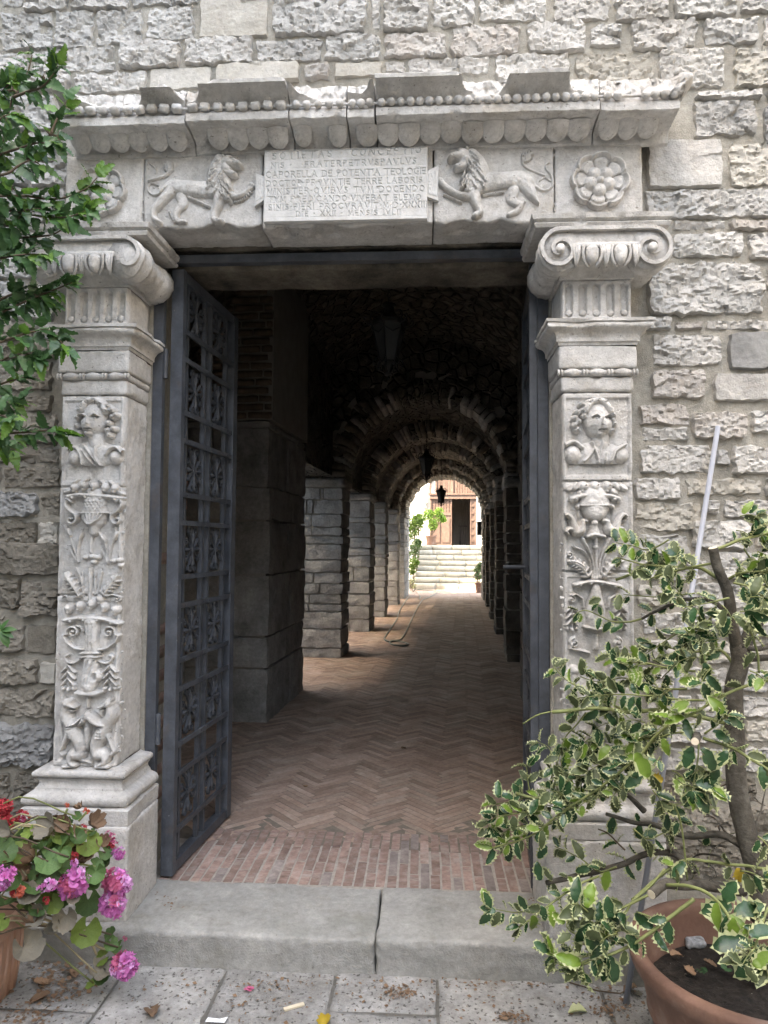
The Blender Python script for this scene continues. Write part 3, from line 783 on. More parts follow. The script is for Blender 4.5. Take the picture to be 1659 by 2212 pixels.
def shaft_field(name, x0, x1, z0, z1, seed):
    """the sunk panel behind the reliefs, with its raised, chipped border"""
    r = Relief(x0, x1, z0, z1, 0.004)
    e = np.minimum(r.X - x0, x1 - r.X)
    r.H = np.where(e < 0.014, 0.009, 0.0) - 0.0015 * np.clip(fbm(r.X, seed, r.Z, 14, 2), 0, 1)
    for zj in (z0 + 0.012, z1 - 0.012): r.H = np.where(np.abs(r.Z - zj) < 0.010, 0.008, r.H)
    chip = np.clip(fbm(r.X, seed + 3, r.Z, 9, 2) - 0.1, 0, 1) * 0.016
    r.H = r.H - np.where(e < 0.02, chip, 0)
    r.rough(0.0011, 60)
    return r.build(name, 'carved', portal, clip=False, skirt=0.03)

# --- one pilaster: pedestal, base, shaft, impost, fluted neck, scrolled capital
Z_SH0, Z_SH1 = 0.675, 2.140
def pilaster(x0, x1, seed, inner):
    cx = (x0 + x1) / 2
    yb = 2.99
    o = 0.085
    block('pedestal', (x0 - o, x1 + o, YF - o, yb, HS - 0.01, 0.478), 'carved', portal, res=0.009, r=0.008, amp=0.003, freq=7, seed=seed, amp2=0.0018, freq2=60, chip=0.03)
    prof = [(o - 0.004, 0.481), (o - 0.003, 0.535), (o - 0.012, 0.540)] + arc(o - 0.028, 0.565, 0.024, -80, 80, 8) + [(o - 0.036, 0.594), (o - 0.040, 0.600)] \
        + arc(o - 0.030, 0.620, 0.020, 240, 125, 6) + [(o - 0.048, 0.640), (o - 0.040, 0.642)] + arc(o - 0.043, 0.656, 0.014, -80, 85, 6) + [(0.012, 0.673), (0.0, 0.678)]
    add_moulding('base', prof, x0, x1, YF, yb, seed=seed, wob=0.0016, chips=0.012)
    # the shaft's plain body behind the relief panels
    v, f = rough_box(x0 + 0.002, x1 - 0.002, YF + 0.004, yb, Z_SH0, 2.145, res=0.008, r=0.010, amp=0.005, freq=8, seed=seed, amp2=0.0028, freq2=60)
    link('shaft', make_mesh('shaft', v, f, True), 'carved', portal)
    # block above: plain band, bead and reel, plain band, moulded impost
    block('neck_block', (x0 - 0.006, x1 + 0.006, YF - 0.006, yb, 2.146, 2.204), 'carved', portal, res=0.012, r=0.006, amp=0.003, freq=10, seed=seed + 1, amp2=0.001, chip=0.02)
    block('bead_rail', (x0 - 0.010, x1 + 0.010, YF - 0.010, yb, 2.205, 2.232), 'carved', portal, res=0.02, r=0.008, amp=0.001, seed=seed + 2)
    block('frieze_block', (x0 - 0.016, x1 + 0.016, YF - 0.016, yb, 2.2335, 2.322), 'carved', portal, res=0.012, r=0.004, amp=0.002, freq=10, seed=seed + 3, amp2=0.001, chip=0.012)
    w = x1 - x0 + 0.02
    for k in range(3):
        xk = x0 - 0.01 + w * (k + 0.5) / 3
        mb = MB(); n = 9
        mb.tube([(xk + (t - 0.5) * w / 3 * 0.72, YF - 0.012, 2.2185) for t in np.linspace(0, 1, n)], [0.004 + 0.011 * math.sin(PI * t) ** 0.7 for t in np.linspace(0, 1, n)], 10)
        mb.build('bead', 'carved', portal, True)
    for k in range(4):
        xk = x0 - 0.01 + w * k / 3
        for dx in (-0.006, 0.006):
            mb = MB(); mb.tube([(xk + dx - 0.004, YF - 0.012, 2.2185), (xk + dx - 0.002, YF - 0.012, 2.2185), (xk + dx + 0.002, YF - 0.012, 2.2185), (xk + dx + 0.004, YF - 0.012, 2.2185)], [0.009, 0.0125, 0.0125, 0.009], 10)
            mb.build('reel', 'carved', portal, True)
    imp = [(0.016, 2.323), (0.020, 2.335), (0.026, 2.336), (0.026, 2.346)] + arc(0.058, 2.346, 0.032, 180, 100, 6) + [(0.056, 2.380)] + arc(0.054, 2.392, 0.012, -70, 60, 5) + [(0.070, 2.403), (0.070, 2.414), (0.05, 2.418), (0.0, 2.4185)]
    add_moulding('impost', imp, x0, x1, YF, yb, seed=seed + 4, wob=0.0022, chips=0.02)
    # fluted neck
    zf0, zf1 = 2.419, 2.582
    v, f = rough_box(x0, x1, YF + 0.012, yb, zf0, zf1, res=0.03, r=0.003, amp=0.001, seed=seed + 5)
    link('fluted_neck', make_mesh('fluted_neck', v, f, True), 'carved', portal)
    r = Relief(x0, x1, zf0, zf1, 0.0022)
    r.H[:] = 0.004
    for k in range(5):
        xk = x0 + (x1 - x0) * (k + 0.5) / 5
        d = np.hypot(r.X - xk, r.Z - np.clip(r.Z, zf0 + 0.034, zf1 - 0.028))
        r.H -= 0.020 * np.sqrt(np.clip(1 - (d / 0.0155) ** 2, 0, 1))
        d2 = np.hypot(r.X - xk, r.Z - (zf0 + 0.036))
        r.H = np.maximum(r.H, 0.004 * np.sqrt(np.clip(1 - (d2 / 0.013) ** 2, 0, 1)) - 0.006 * (d2 >= 0.013) - 1 * (d2 >= 0.013))
    r.H = np.where(r.Z < zf0 + 0.018, 0.007, r.H)
    r.rough(0.0012, 60)
    r.build('flutes', 'carved', portal, clip=False, skirt=0.03)
    neck = [(0.0, 2.583), (0.010, 2.586), (0.010, 2.594)] + arc(0.062, 2.596, 0.052, 180, 115, 6, rx=0.052) + [(0.045, 2.648), (0.045, 2.662), (0.0, 2.663)]
    add_moulding('bell', neck, x0, x1, YF, yb, seed=seed + 6, wob=0.0015)
    # scrolled capital
    cxx = cx + (0.012 if inner < 0 else -0.010)
    zc, R, hw = 2.664, 0.078, 0.170                # eye height, scroll radius, eye half distance
    yfr, ybk = YF - 0.110, yb
    def scroll_path(sd, turns=1.55):
        a = np.linspace(0, turns * 2 * PI, 44)
        rr = R * (1 - a / a[-1]) ** 1.0 * 0.86 + R * 0.14
        return [(cxx + sd * hw - sd * (-q) * math.sin(-t) * 1.0, zc + q * math.cos(t)) for t, q in zip(a, rr)]
    def side_path(sd, turns):
        a = np.linspace(0, turns * 2 * PI, 44)
        rr = R * (0.16 + 0.84 * (1 - a / a[-1]))
        return [(cxx + sd * (hw + q * math.sin(t)), zc + q * math.cos(t)) for t, q in zip(a, rr)]
    broken = inner > 0
    left, right = side_path(-1, 0.72 if broken else 1.55), side_path(1, 0.62 if broken else 1.55)
    band = left[::-1] + [(cxx - hw * 0.5, zc + R + 0.001), (cxx, zc + R), (cxx + hw * 0.5, zc + R + 0.001)] + right
    mb = MB(); mb.strip(band, yfr - 0.004, yfr + 0.05, 0.014)
    vv = np.concatenate(mb.v); vv[:, 1] += 0.002 * fbm(vv[:, 0] + seed, vv[:, 1], vv[:, 2], 25, 2)
    mb.v = [vv]
    sc = mb.build('scroll', 'carved', portal); set_smooth_by_angle(sc.data, 40)
    if not broken:
        for sd in (-1, 1):
            mb = MB(); mb.tube([(cxx + sd * hw, yfr - 0.014, zc), (cxx + sd * hw, yfr - 0.010, zc), (cxx + sd * hw, yfr + 0.03, zc)], [0.006, 0.017, 0.018], 14)
            mb.build('scroll_eye', 'carved', portal, True)
    for sd in (-1, 1):                             # the rolled cushions at the sides
        n = 18
        ys = np.linspace(yfr + 0.012, ybk - 0.02, n)
        rr = [R * (1.0 - 0.20 * math.sin(PI * (t - 0.12) / 0.88) ** 2 if t > 0.12 else 0.97) + 0.004 * math.cos(30 * t) for t in np.linspace(0, 1, n)]
        mb = MB(); mb.tube([(cxx + sd * hw, y, zc) for y in ys], rr, 28)
        vv = np.concatenate(mb.v); nz = 0.004 * fbm(vv[:, 0] + seed, vv[:, 1], vv[:, 2], 18, 2)
        ang = np.arctan2(vv[:, 2] - zc, vv[:, 0] - cxx - sd * hw)
        nz += 0.003 * np.abs(np.sin(7 * ang)) * (vv[:, 1] > yfr + 0.03)
        if broken and sd > 0: nz -= 0.022 * np.clip(fbm(vv[:, 0], vv[:, 1] + 1, vv[:, 2], 9, 2) + 0.2, 0, 1) * (vv[:, 1] < yfr + 0.06)
        vv[:, 0] += np.cos(ang) * nz; vv[:, 2] += np.sin(ang) * nz; mb.v = [vv]
        mb.build('cushion', 'carved', portal, True)
    block('capital_core', (cxx - hw, cxx + hw, yfr + 0.016, ybk, zc - 0.02, zc + R - 0.004), 'carved', portal, res=0.03, r=0.004, amp=0.001)
    # egg and dart between the scrolls
    block('egg_rail', (cxx - hw + 0.045, cxx + hw - 0.045, yfr + 0.004, ybk, zc + 0.006, zc + 0.026), 'carved', portal, res=0.02, r=0.004, amp=0.001, seed=seed)
    for k in (-0.5, 0.5):
        xe = cxx + k * 0.105
        v, f = rough_box(xe - 0.026, xe + 0.026, yfr - 0.022, yfr + 0.030, zc - 0.062, zc + 0.012, res=0.008, r=0.0262, amp=0.0012, freq=20, seed=seed + k)
        v[:, 0] = xe + (v[:, 0] - xe) * (1 - 0.35 * np.clip((zc - 0.02 - v[:, 2]) / 0.045, 0, 1))
        link('egg', make_mesh('egg', v, f, True), 'carved', portal)
        for sd in (-1, 1):
            pts = [(xe + sd * 0.030, yfr - 0.004, zc + 0.010), (xe + sd * 0.035, yfr - 0.008, zc - 0.015), (xe + sd * 0.030, yfr - 0.002, zc - 0.045), (xe + sd * 0.014, yfr + 0.010, zc - 0.066)]
            mb = MB(); mb.tube(spline(pts, 12), [0.006] * 10 if False else 0.0058, 8); mb.build('egg_shell', 'carved', portal, True)
    for k in (-1.05, 0, 1.05):
        xd = cxx + k * 0.105
        for dx in (-0.010, 0, 0.010):
            mb = MB(); mb.tube([(xd + dx, yfr - 0.002, zc + 0.010), (xd + dx * 0.9, yfr - 0.006, zc - 0.02), (xd + dx * 0.4, yfr + 0.002, zc - 0.048), (xd, yfr + 0.012, zc - 0.068)], [0.005, 0.0056, 0.005, 0.0015], 8)
            mb.build('dart', 'carved', portal, True)
    # abacus slab on top
    ab = [(0.03, zc + R + 0.008), (0.115, zc + R + 0.010), (0.122, zc + R + 0.022), (0.112, zc + R + 0.030), (0.126, zc + R + 0.038), (0.130, zc + R + 0.056), (0.0, zc + R + 0.058)]
    add_moulding('abacus', ab, x0, x1, YF + 0.012, yb, seed=seed + 8, wob=0.003, chips=0.03)
pilaster(LX0, LX1, 3.0, 1)
pilaster(RX0, RX1, 13.0, -1)
shaft_field('bust_panel', LX0, LX1, 1.775, Z_SH1, 2.0)
shaft_field('vase_panel', LX0, LX1, 1.345, 1.772, 4.0)
shaft_field('candelabrum_panel', LX0, LX1, Z_SH0, 1.342, 6.0)
shaft_field('bust_panel', RX0, RX1, 1.800, Z_SH1, 8.0)
shaft_field('vase_panel', RX0, RX1, 1.455, 1.797, 10.0)
shaft_field('candelabrum_panel', RX0, RX1, Z_SH0, 1.452, 12.0)

RS = 0.0026
def carve(zoom, x0, x1, y0, y1, Y=YF, res=RS):
    a, b = at(zoom[1] + x0 * zoom[0], zoom[2] + y0 * zoom[0], Y), at(zoom[1] + x1 * zoom[0], zoom[2] + y1 * zoom[0], Y)
    return Relief(a[0], b[0], b[2], a[2], res, zoom, Y)

# --- left pilaster: bust of a curly-haired child
def bust(r, hx, hy, k, curls, turn):
    r.lift = 0.044
    r.dome(hx + 5, hy + 400 * k, 290 * k, 150 * k, 0.020)                                        # chest
    r.stroke([(hx + 25, hy + 190 * k), (hx + 35, hy + 290 * k)], 95 * k, 0.022)                   # neck
    r.dome(hx, hy, 148 * k, 212 * k, 0.042)                                                       # head
    r.dome(hx + turn * 60, hy + 60 * k, 95 * k, 120 * k, 0.047)                                   # cheeks
    r.dome(hx - 10 + turn * 40, hy + 165 * k, 60 * k, 45 * k, 0.046)                              # chin
    for sx in (-1, 1):
        ex = hx + turn * 35 + sx * 72 * k
        r.stroke([(ex - 40 * k, hy - 20 * k), (ex, hy - 42 * k), (ex + 40 * k, hy - 20 * k)], 13 * k, 0.047)
        r.dome(ex, hy - 5 * k, 38 * k, 22 * k, 0.016, sub=True)
        r.dome(ex, hy - 3 * k, 28 * k, 17 * k, 0.012, add=True)
    nx = hx + turn * 42
    r.stroke([(nx, hy - 20 * k), (nx - 4, hy + 60 * k)], [12 * k, 25 * k], 0.054, smooth=False)
    r.stroke([(nx - 36 * k, hy + 112 * k), (nx + 36 * k, hy + 112 * k)], 12 * k, 0.051)
    r.stroke([(nx - 40 * k, hy + 123 * k), (nx + 40 * k, hy + 123 * k)], 6 * k, 0.010, sub=True, smooth=False)
    r.stroke([(nx - 28 * k, hy + 138 * k), (nx + 28 * k, hy + 138 * k)], 11 * k, 0.050)
    r.stroke([(hx - 130 * k, hy - 90 * k), (hx - 60 * k, hy - 185 * k), (hx + 60 * k, hy - 190 * k), (hx + 140 * k, hy - 90 * k)], 46 * k, 0.040)
    for (x, y) in curls:
        r.dome(x, y, 40 * k, 38 * k, 0.038); r.dome(x + 2, y - 2, 24 * k, 22 * k, 0.010, sub=True); r.dome(x + 2, y - 2, 13 * k, 12 * k, 0.012, add=True)
r = carve(ZA, 100, 770, 225, 1010)
bust(r, 412, 475, 1.0, [(345, 300), (430, 290), (500, 335), (580, 345), (620, 380), (545, 410), (630, 460), (668, 440), (585, 530), (640, 590), (575, 610), (600, 660), (255, 380), (285, 345), (238, 465), (230, 560), (262, 640)], -1)
r.dome(205, 905, 88, 98, 0.030); r.dome(660, 905, 84, 84, 0.032)
r.stroke([(140, 820), (220, 800), (280, 870), (300, 985)], 24, 0.030); r.stroke([(560, 880), (610, 815), (680, 800), (745, 870)], 26, 0.034)
for q in ([(330, 790), (400, 890), (490, 1000)], [(300, 830), (370, 930), (440, 1000)], [(450, 800), (440, 900), (500, 1000)]): r.stroke(q, [16, 14, 7], 0.030)
r.stroke([(310, 800), (390, 930), (420, 1000)], 7, 0.008, sub=True)
r.rough(0.0009, 60, 0.004).build('bust_relief', 'carved', portal)
# --- left pilaster: vase of fruit with snake handles
def fruit_row(r, pts, rad):
    for (x, y) in pts:
        r.dome(x, y, rad, rad, 0.028); r.dome(x + 4, y - 2, rad * 0.14, rad * 0.14, 0.012, sub=True)
        r.dome(x - 5, y + rad * 0.75, rad * 0.6, rad * 0.38, 0.026, rot=0.2); r.dome(x - 5, y + rad * 0.80, rad * 0.38, rad * 0.2, 0.006, sub=True)
def ruffle(r, pts, rad, h=0.026):
    r.stroke(pts, rad, h)
    q = spline(np.array(pts, float), 10)
    for i in range(1, len(q), 2): r.dome(q[i][0], q[i][1] + rad * 0.8, rad * 1.1, rad, h * 1.05)
r = carve(ZA, 80, 770, 1115, 2130)
for (x, y, a) in ((215, 1185, 0.6), (335, 1165, 0.8), (505, 1180, -0.6), (620, 1200, -0.5), (130, 1290, 0.2), (720, 1310, -0.3)): r.dome(x, y, 58, 26, 0.018, rot=a); r.dome(x, y, 40, 8, 0.005, rot=a, sub=True)
fruit_row(r, [(205, 1245), (310, 1225), (422, 1225), (545, 1240), (652, 1252)], 52)
ruffle(r, [(130, 1345), (250, 1325), (420, 1335), (580, 1345), (735, 1365)], 27)
r.stroke([(430, 1380), (430, 1510)], [128, 132], 0.024, flat=0.35)
for j in range(4):
    for i in range(6): r.dome(335 + i * 42 + (j % 2) * 21, 1400 + j * 32, 20, 20, 0.004, add=True)
r.stroke([(260, 1528), (590, 1528)], 10, 0.028, smooth=False)
r.stroke([(425, 1540), (425, 1580), (425, 1620), (425, 1655)], [158, 130, 80, 26], 0.026, flat=0.4)
for i in range(-3, 4): r.stroke([(425 + i * 44, 1545), (425 + i * 30, 1600), (425 + i * 8, 1655)], 13, 0.007, base=1)
r.stroke([(425, 1660), (420, 1700), (415, 1740)], [24, 58, 55], 0.024); r.stroke([(400, 1750), (395, 1960)], [20, 24], 0.016)
for sd, x0 in ((-1, 430), (1, 420)):
    fx = lambda q: x0 + sd * q
    r.stroke([(fx(255), 1400), (fx(300), 1375), (fx(315), 1440), (fx(260), 1510), (fx(210), 1540), (fx(200), 1600), (fx(240), 1645), (fx(285), 1625), (fx(280), 1585), (fx(250), 1590)], [16, 20, 22, 24, 25, 22, 18, 15, 12, 14], 0.024)
for q in ([(100, 1660), (130, 1740), (190, 1860), (255, 2070)], [(300, 1700), (285, 1790), (255, 1900), (250, 2060)], [(660, 1680), (670, 1770), (620, 1900), (580, 2090)], [(480, 1740), (540, 1830), (570, 1950), (575, 2080)], [(150, 1880), (190, 1980), (255, 2070)], [(510, 1930), (550, 2000), (575, 2080)]): r.stroke(q, [5, 11, 9, 9] if len(q) == 4 else [5, 10, 9], 0.016)
for (x, y, a) in ((145, 1745, -1.1), (275, 1790, 1.2), (670, 1780, 1.2), (530, 1810, -1.0)): r.dome(x, y, 60, 22, 0.020, rot=a); r.dome(x, y, 45, 5, 0.006, rot=a, sub=True)
for (x, y) in ((330, 2020), (400, 2010), (470, 2020), (420, 2070), (640, 2060), (700, 2050), (720, 2110)): r.dome(x, y, 44, 30, 0.018)
r.rough(0.001, 60, 0.012).build('vase_relief', 'carved', portal)
# --- left pilaster: acanthus, urn with scrolls, garlands
r = carve(ZB, 75, 680, 40, 1240)
r.stroke([(370, 40), (368, 340)], [26, 22], 0.014); r.stroke([(240, 40), (290, 170), (310, 330)], 9, 0.014); r.stroke([(480, 90), (460, 200), (440, 330)], 9, 0.014); r.stroke([(300, 90), (305, 300)], 12, 0.010); r.stroke([(420, 90), (420, 300)], 12, 0.010)
r.leaf([(275, 335), (240, 250), (180, 170), (140, 100)], 34, 0.028, 1); r.leaf([(495, 320), (540, 240), (590, 180), (620, 130)], 34, 0.028, 1)
r.spiral(145, 335, 30, 1.1, PI, 8, 0.018, 1); r.spiral(620, 345, 34, 1.1, -PI / 2, 9, 0.018, 1, lead=[(520, 310), (580, 300)])
fruit_row(r, [(165, 430), (265, 405), (375, 390), (495, 415), (600, 445), (460, 345)], 48)
ruffle(r, [(130, 540), (250, 520), (380, 520), (500, 530), (640, 570)], 22)
r.stroke([(375, 560), (380, 640), (375, 740), (370, 840)], [78, 66, 62, 78], 0.028, flat=0.4)
for i in (-1, 0, 1): r.stroke([(375 + i * 40, 570), (375 + i * 30, 820)], 9, 0.004, sub=True)
r.stroke([(285, 845), (450, 845)], 14, 0.033, smooth=False); r.stroke([(285, 880), (450, 880)], 14, 0.033, smooth=False)
r.spiral(210, 650, 62, 1.4, PI * 0.9, 13, 0.024, 1, lead=[(310, 810), (230, 800), (150, 740), (120, 680)])
r.spiral(545, 650, 62, 1.4, PI * 0.1, 13, 0.024, -1, lead=[(450, 815), (530, 800), (610, 740), (640, 680)])
r.stroke([(310, 640), (280, 600), (240, 590)], [14, 11, 8], 0.020)
r.stroke([(368, 900), (362, 1000), (350, 1100), (350, 1170)], [74, 80, 84, 62], 0.032, flat=0.4)
for i in range(-1, 3): r.stroke([(340 + i * 50, 905), (315 + i * 45, 1000), (300 + i * 35, 1120)], 10, 0.006, sub=True)
r.dome(440, 1060, 46, 60, 0.030); r.dome(440, 1060, 30, 40, 0.012, sub=True)
r.stroke([(240, 1215), (330, 1225), (420, 1225), (490, 1205)], [18, 30, 30, 18], 0.030)
for sd, x0 in ((-1, 165), (1, 555)):
    r.stroke([(x0 - sd * 115, 905), (x0 - sd * 60, 935), (x0 - sd * 5, 930), (x0 + sd * 25, 880), (x0, 860)], [12, 14, 13, 11, 12], 0.020)
    r.stroke([(x0, 930), (x0 - 5, 1160)], 6, 0.014)
    for j in range(3):
        for s2 in (-1, 1): r.leaf([(x0, 955 + j * 60), (x0 + s2 * 25, 985 + j * 60), (x0 + s2 * 62, 1025 + j * 62)], 17, 0.020)
    for dx in (-48, 0, 48): r.dome(x0 + dx, 1175 + (12 if dx == 0 else 0), 20, 26, 0.022); r.dome(x0 + dx, 1180 + (12 if dx == 0 else 0), 6, 6, 0.008, sub=True)
r.rough(0.001, 60, 0.008).build('urn_relief', 'carved', portal)
# --- left pilaster: two griffins back to back at the foot
r = carve(ZB, 50, 690, 1235, 1945)
r.stroke([(350, 1240), (350, 1350)], [12, 18], 0.020)
for sd, ox in ((-1, 345), (1, 345)):
    g = lambda x, y: (ox + sd * x, y)
    r.stroke([g(205, 1330), g(215, 1420), g(175, 1500), g(130, 1600), g(75, 1700), g(85, 1790)], [45, 60, 66, 72, 66, 60], 0.034)
    r.dome(*g(190, 1320), 52, 46, 0.042); r.stroke([g(160, 1330), g(110, 1350)], [30, 16], 0.040); r.stroke([g(150, 1375), g(115, 1380)], [14, 8], 0.034)
    r.dome(*g(178, 1310), 12, 9, 0.012, sub=True); r.leaf([g(215, 1310), g(232, 1280), g(228, 1255)], 15, 0.034)
    r.leaf([g(165, 1520), g(90, 1500), g(20, 1450), g(2, 1405)], 48, 0.040)
    for j in range(5): r.stroke([g(150 - j * 26, 1545 - j * 14), g(80 - j * 16, 1520 - j * 18), g(15, 1440 - j * 4)], 7, 0.004, sub=True)
    for j in range(9): r.dome(*g(150 + (j % 3) * 26 - 30, 1560 + (j // 3) * 26), 15, 14, 0.005, add=True)
    r.stroke([g(85, 1790), g(150, 1800), g(160, 1860), g(110, 1890)], [66, 54, 34, 26], 0.036)
    r.stroke([g(150, 1895), g(220, 1900)] if sd < 0 else [g(90, 1900), g(190, 1905)], [26, 22], 0.034)
    r.stroke([g(190, 1600), g(225, 1700), g(250, 1760), g(225, 1790)], [26, 20, 20, 22], 0.026)
    r.stroke([g(228, 1400), g(245, 1500), g(238, 1640), g(235, 1750)], [10, 9, 9, 8], 0.014)
r.leaf([(345, 1760), (345, 1640), (340, 1540), (340, 1450)], 34, 0.026); r.stroke([(280, 1840), (345, 1850), (390, 1870)], [12, 20, 12], 0.022)
r.rough(0.001, 60, 0.008).build('griffin_relief', 'carved', portal)
# --- right pilaster: worn bust
r = carve(ZC, 165, 765, 190, 790)
bust(r, 470, 385, 0.80, [(330, 260), (290, 330), (270, 380), (300, 410), (265, 440), (290, 480), (340, 310), (400, 235), (470, 225), (540, 235), (590, 300), (610, 350), (600, 400), (620, 430), (600, 490), (350, 360)], 1)
r.dome(250, 700, 76, 86, 0.034); r.dome(675, 705, 76, 76, 0.030)
r.stroke([(180, 620), (260, 590), (330, 640)], 22, 0.030); r.stroke([(590, 760), (630, 670), (720, 610)], [16, 18, 14], 0.034)
for q in ([(420, 590), (450, 680), (480, 770)], [(510, 590), (490, 680), (470, 770)], [(350, 760), (400, 710), (440, 640)], [(540, 770), (550, 690)]): r.stroke(q, 13, 0.032)
r.rough(0.0016, 45, 0.012).build('bust_relief', 'carved', portal)
# --- right pilaster: bowl of fruit, dolphins, candelabrum
r = carve(ZC, 160, 765, 925, 1480)
for (x, y, a) in ((215, 1000, 0.5), (275, 985, 0.9), (640, 985, -0.9), (700, 995, -0.5), (330, 1040, 0.4), (610, 1030, -0.4)): r.dome(x, y, 46, 30, 0.024, rot=a); r.dome(x, y, 30, 16, 0.006, rot=a, sub=True)
fruit_row(r, [(345, 985), (450, 985), (555, 985)], 50)
ruffle(r, [(240, 1095), (320, 1070), (450, 1065), (570, 1068), (660, 1095)], 22)
r.spiral(245, 1115, 24, 1.0, -PI / 2, 9, 0.022, -1); r.spiral(655, 1110, 24, 1.0, -PI / 2, 9, 0.022, 1)
r.stroke([(450, 1100), (450, 1140)], [120, 132], 0.030, flat=0.35); r.stroke([(315, 1155), (585, 1155)], 10, 0.036, smooth=False)
r.stroke([(450, 1165), (450, 1200), (450, 1235)], [122, 96, 40], 0.034, flat=0.4)
r.dome(445, 1258, 24, 22, 0.026); r.dome(445, 1310, 34, 32, 0.032); r.stroke([(440, 1340), (440, 1400)], [34, 56], 0.026); r.stroke([(380, 1430), (440, 1412), (530, 1430)], 18, 0.034)
for sd, ox in ((-1, 450), (1, 450)):
    g = lambda x, y: (ox + sd * x, y)
    r.stroke([g(110, 1290), g(120, 1360), g(165, 1385), g(190, 1330), g(215, 1265), g(255, 1235), g(280, 1250)], [20, 42, 48, 38, 26, 22, 16], 0.036)
    r.stroke([g(165, 1385), g(230, 1360), g(260, 1385), g(240, 1410)], [30, 22, 18, 14], 0.034); r.dome(*g(85, 1290), 26, 22, 0.034); r.dome(*g(92, 1285), 12, 10, 0.016, sub=True)
    r.stroke([g(150, 1330), g(150, 1200)], 7, 0.016); r.dome(*g(150, 1165), 26, 26, 0.026); r.dome(*g(150, 1165), 7, 7, 0.008, sub=True); r.stroke([g(210, 1300), g(265, 1285)], 7, 0.016)
r.rough(0.0012, 50, 0.008).build('bowl_relief', 'carved', portal)
r = carve(ZC, 130, 765, 1420, 2290)
r.stroke([(455, 1445), (455, 1800)], [14, 12], 0.022); r.dome(455, 1525, 24, 22, 0.028)
for sd in (-1, 1):
    g = lambda x, y: (455 + sd * x, y)
    r.stroke([g(22, 1800), g(28, 1680), g(60, 1560), g(120, 1450)], [10, 9, 10, 20], 0.022)
    r.stroke([g(40, 1800), g(60, 1640), g(110, 1560), g(200, 1520)], [9, 9, 9, 10], 0.020)
    r.leaf([g(70, 1800), g(110, 1720), g(170, 1670), g(240, 1650)], 34, 0.032, 1)
    r.spiral(*g(235, 1590), 30, 1.1, PI / 2, 9, 0.022, sd)
    r.spiral(*g(215, 1985), 34, 1.3, -PI / 2, 10, 0.022, -sd, lead=[g(110, 2060), g(120, 1980), g(180, 1940)])
    r.stroke([g(215, 2030), g(215, 2230)], 6, 0.014)
    for j in range(3):
        for s2 in (-1, 1): r.leaf([g(215, 2040 + j * 58), g(215 + s2 * 22, 2068 + j * 58), g(215 + s2 * 54, 2100 + j * 58)], 16, 0.022)
    for dx in (-44, 0, 44): r.dome(*g(215 + dx, 2245 + (10 if dx == 0 else 0)), 18, 24, 0.022)
ruffle(r, [(270, 1860), (360, 1835), (455, 1830), (560, 1845), (680, 1875)], 18, 0.034)
r.stroke([(455, 1880), (455, 1990), (455, 2090), (455, 2200)], [40, 60, 84, 70], 0.030, flat=0.4); r.dome(455, 2100, 46, 70, 0.024, sub=True)
r.stroke([(350, 2230), (455, 2245), (560, 2230)], [12, 24, 12], 0.030)
r.rough(0.0013, 50, 0.010).build('candelabrum_relief', 'carved', portal)
r = carve(ZC, 130, 765, 2285, 3420)      # mostly behind the holly
r.stroke([(455, 2280), (455, 2420)], [16, 26], 0.022)
for sd in (-1, 1):
    g = lambda x, y: (455 + sd * x, y)
    r.spiral(*g(190, 2370), 46, 1.3, -PI / 2, 12, 0.022, sd, lead=[g(60, 2460), g(130, 2440), g(230, 2420)])
    r.stroke([g(200, 2640), g(190, 2740), g(150, 2860), g(90, 3020), g(110, 3180), g(170, 3260)], [44, 60, 66, 70, 60, 30], 0.034)
    r.dome(*g(190, 2620), 52, 46, 0.040); r.leaf([g(150, 2860), g(70, 2820), g(10, 2740)], 46, 0.036)
    r.stroke([g(120, 3280), g(220, 3290)], 28, 0.032)
r.leaf([(455, 3060), (455, 2940), (455, 2840)], 34, 0.026)
r.rough(0.0013, 50, 0.010).build('griffin_relief', 'carved', portal)

# ------------------------------------------------------------------ frieze blocks, rosettes, lions and inscription
def fx(vx, Y=YZ): return at(vx, 400, Y)[0]
ZF1 = 3.150
def frieze_block(a, b, z0, seed, z1=ZF1):
    v, f = rough_box(fx(a), fx(b), YZ, 2.985, z0, z1, res=0.012, r=0.005, amp=0.002, freq=9, seed=seed, amp2=0.0010, freq2=70, chip=0.010)
    low = np.clip((z0 + 0.03 - v[:, 2]) / 0.03, 0, 1) * (v[:, 1] < YZ + 0.1)
    v[:, 2] += low * 0.022 * np.clip(fbm(v[:, 0] + seed, 0, 0.0 * v[:, 0], 9, 3) + 0.15, -0.2, 1)
    return link('frieze_block', make_mesh('frieze_block', v, f, True), 'carved', portal)
frieze_block(142, 309, 2.80, 1.0); frieze_block(311, 566, 2.835, 2.0); frieze_block(568, 935, 2.830, 3.0); frieze_block(937, 1197, 2.832, 4.0); frieze_block(1199, 1388, 2.80, 5.0)
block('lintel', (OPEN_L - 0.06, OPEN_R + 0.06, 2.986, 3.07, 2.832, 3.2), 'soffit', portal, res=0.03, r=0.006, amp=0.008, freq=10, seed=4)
block('lintel', (OPEN_L - 0.06, OPEN_R + 0.06, 3.072, 3.335, 2.772, 3.2), 'soffit', portal, res=0.03, r=0.006, amp=0.010, freq=10, seed=9)

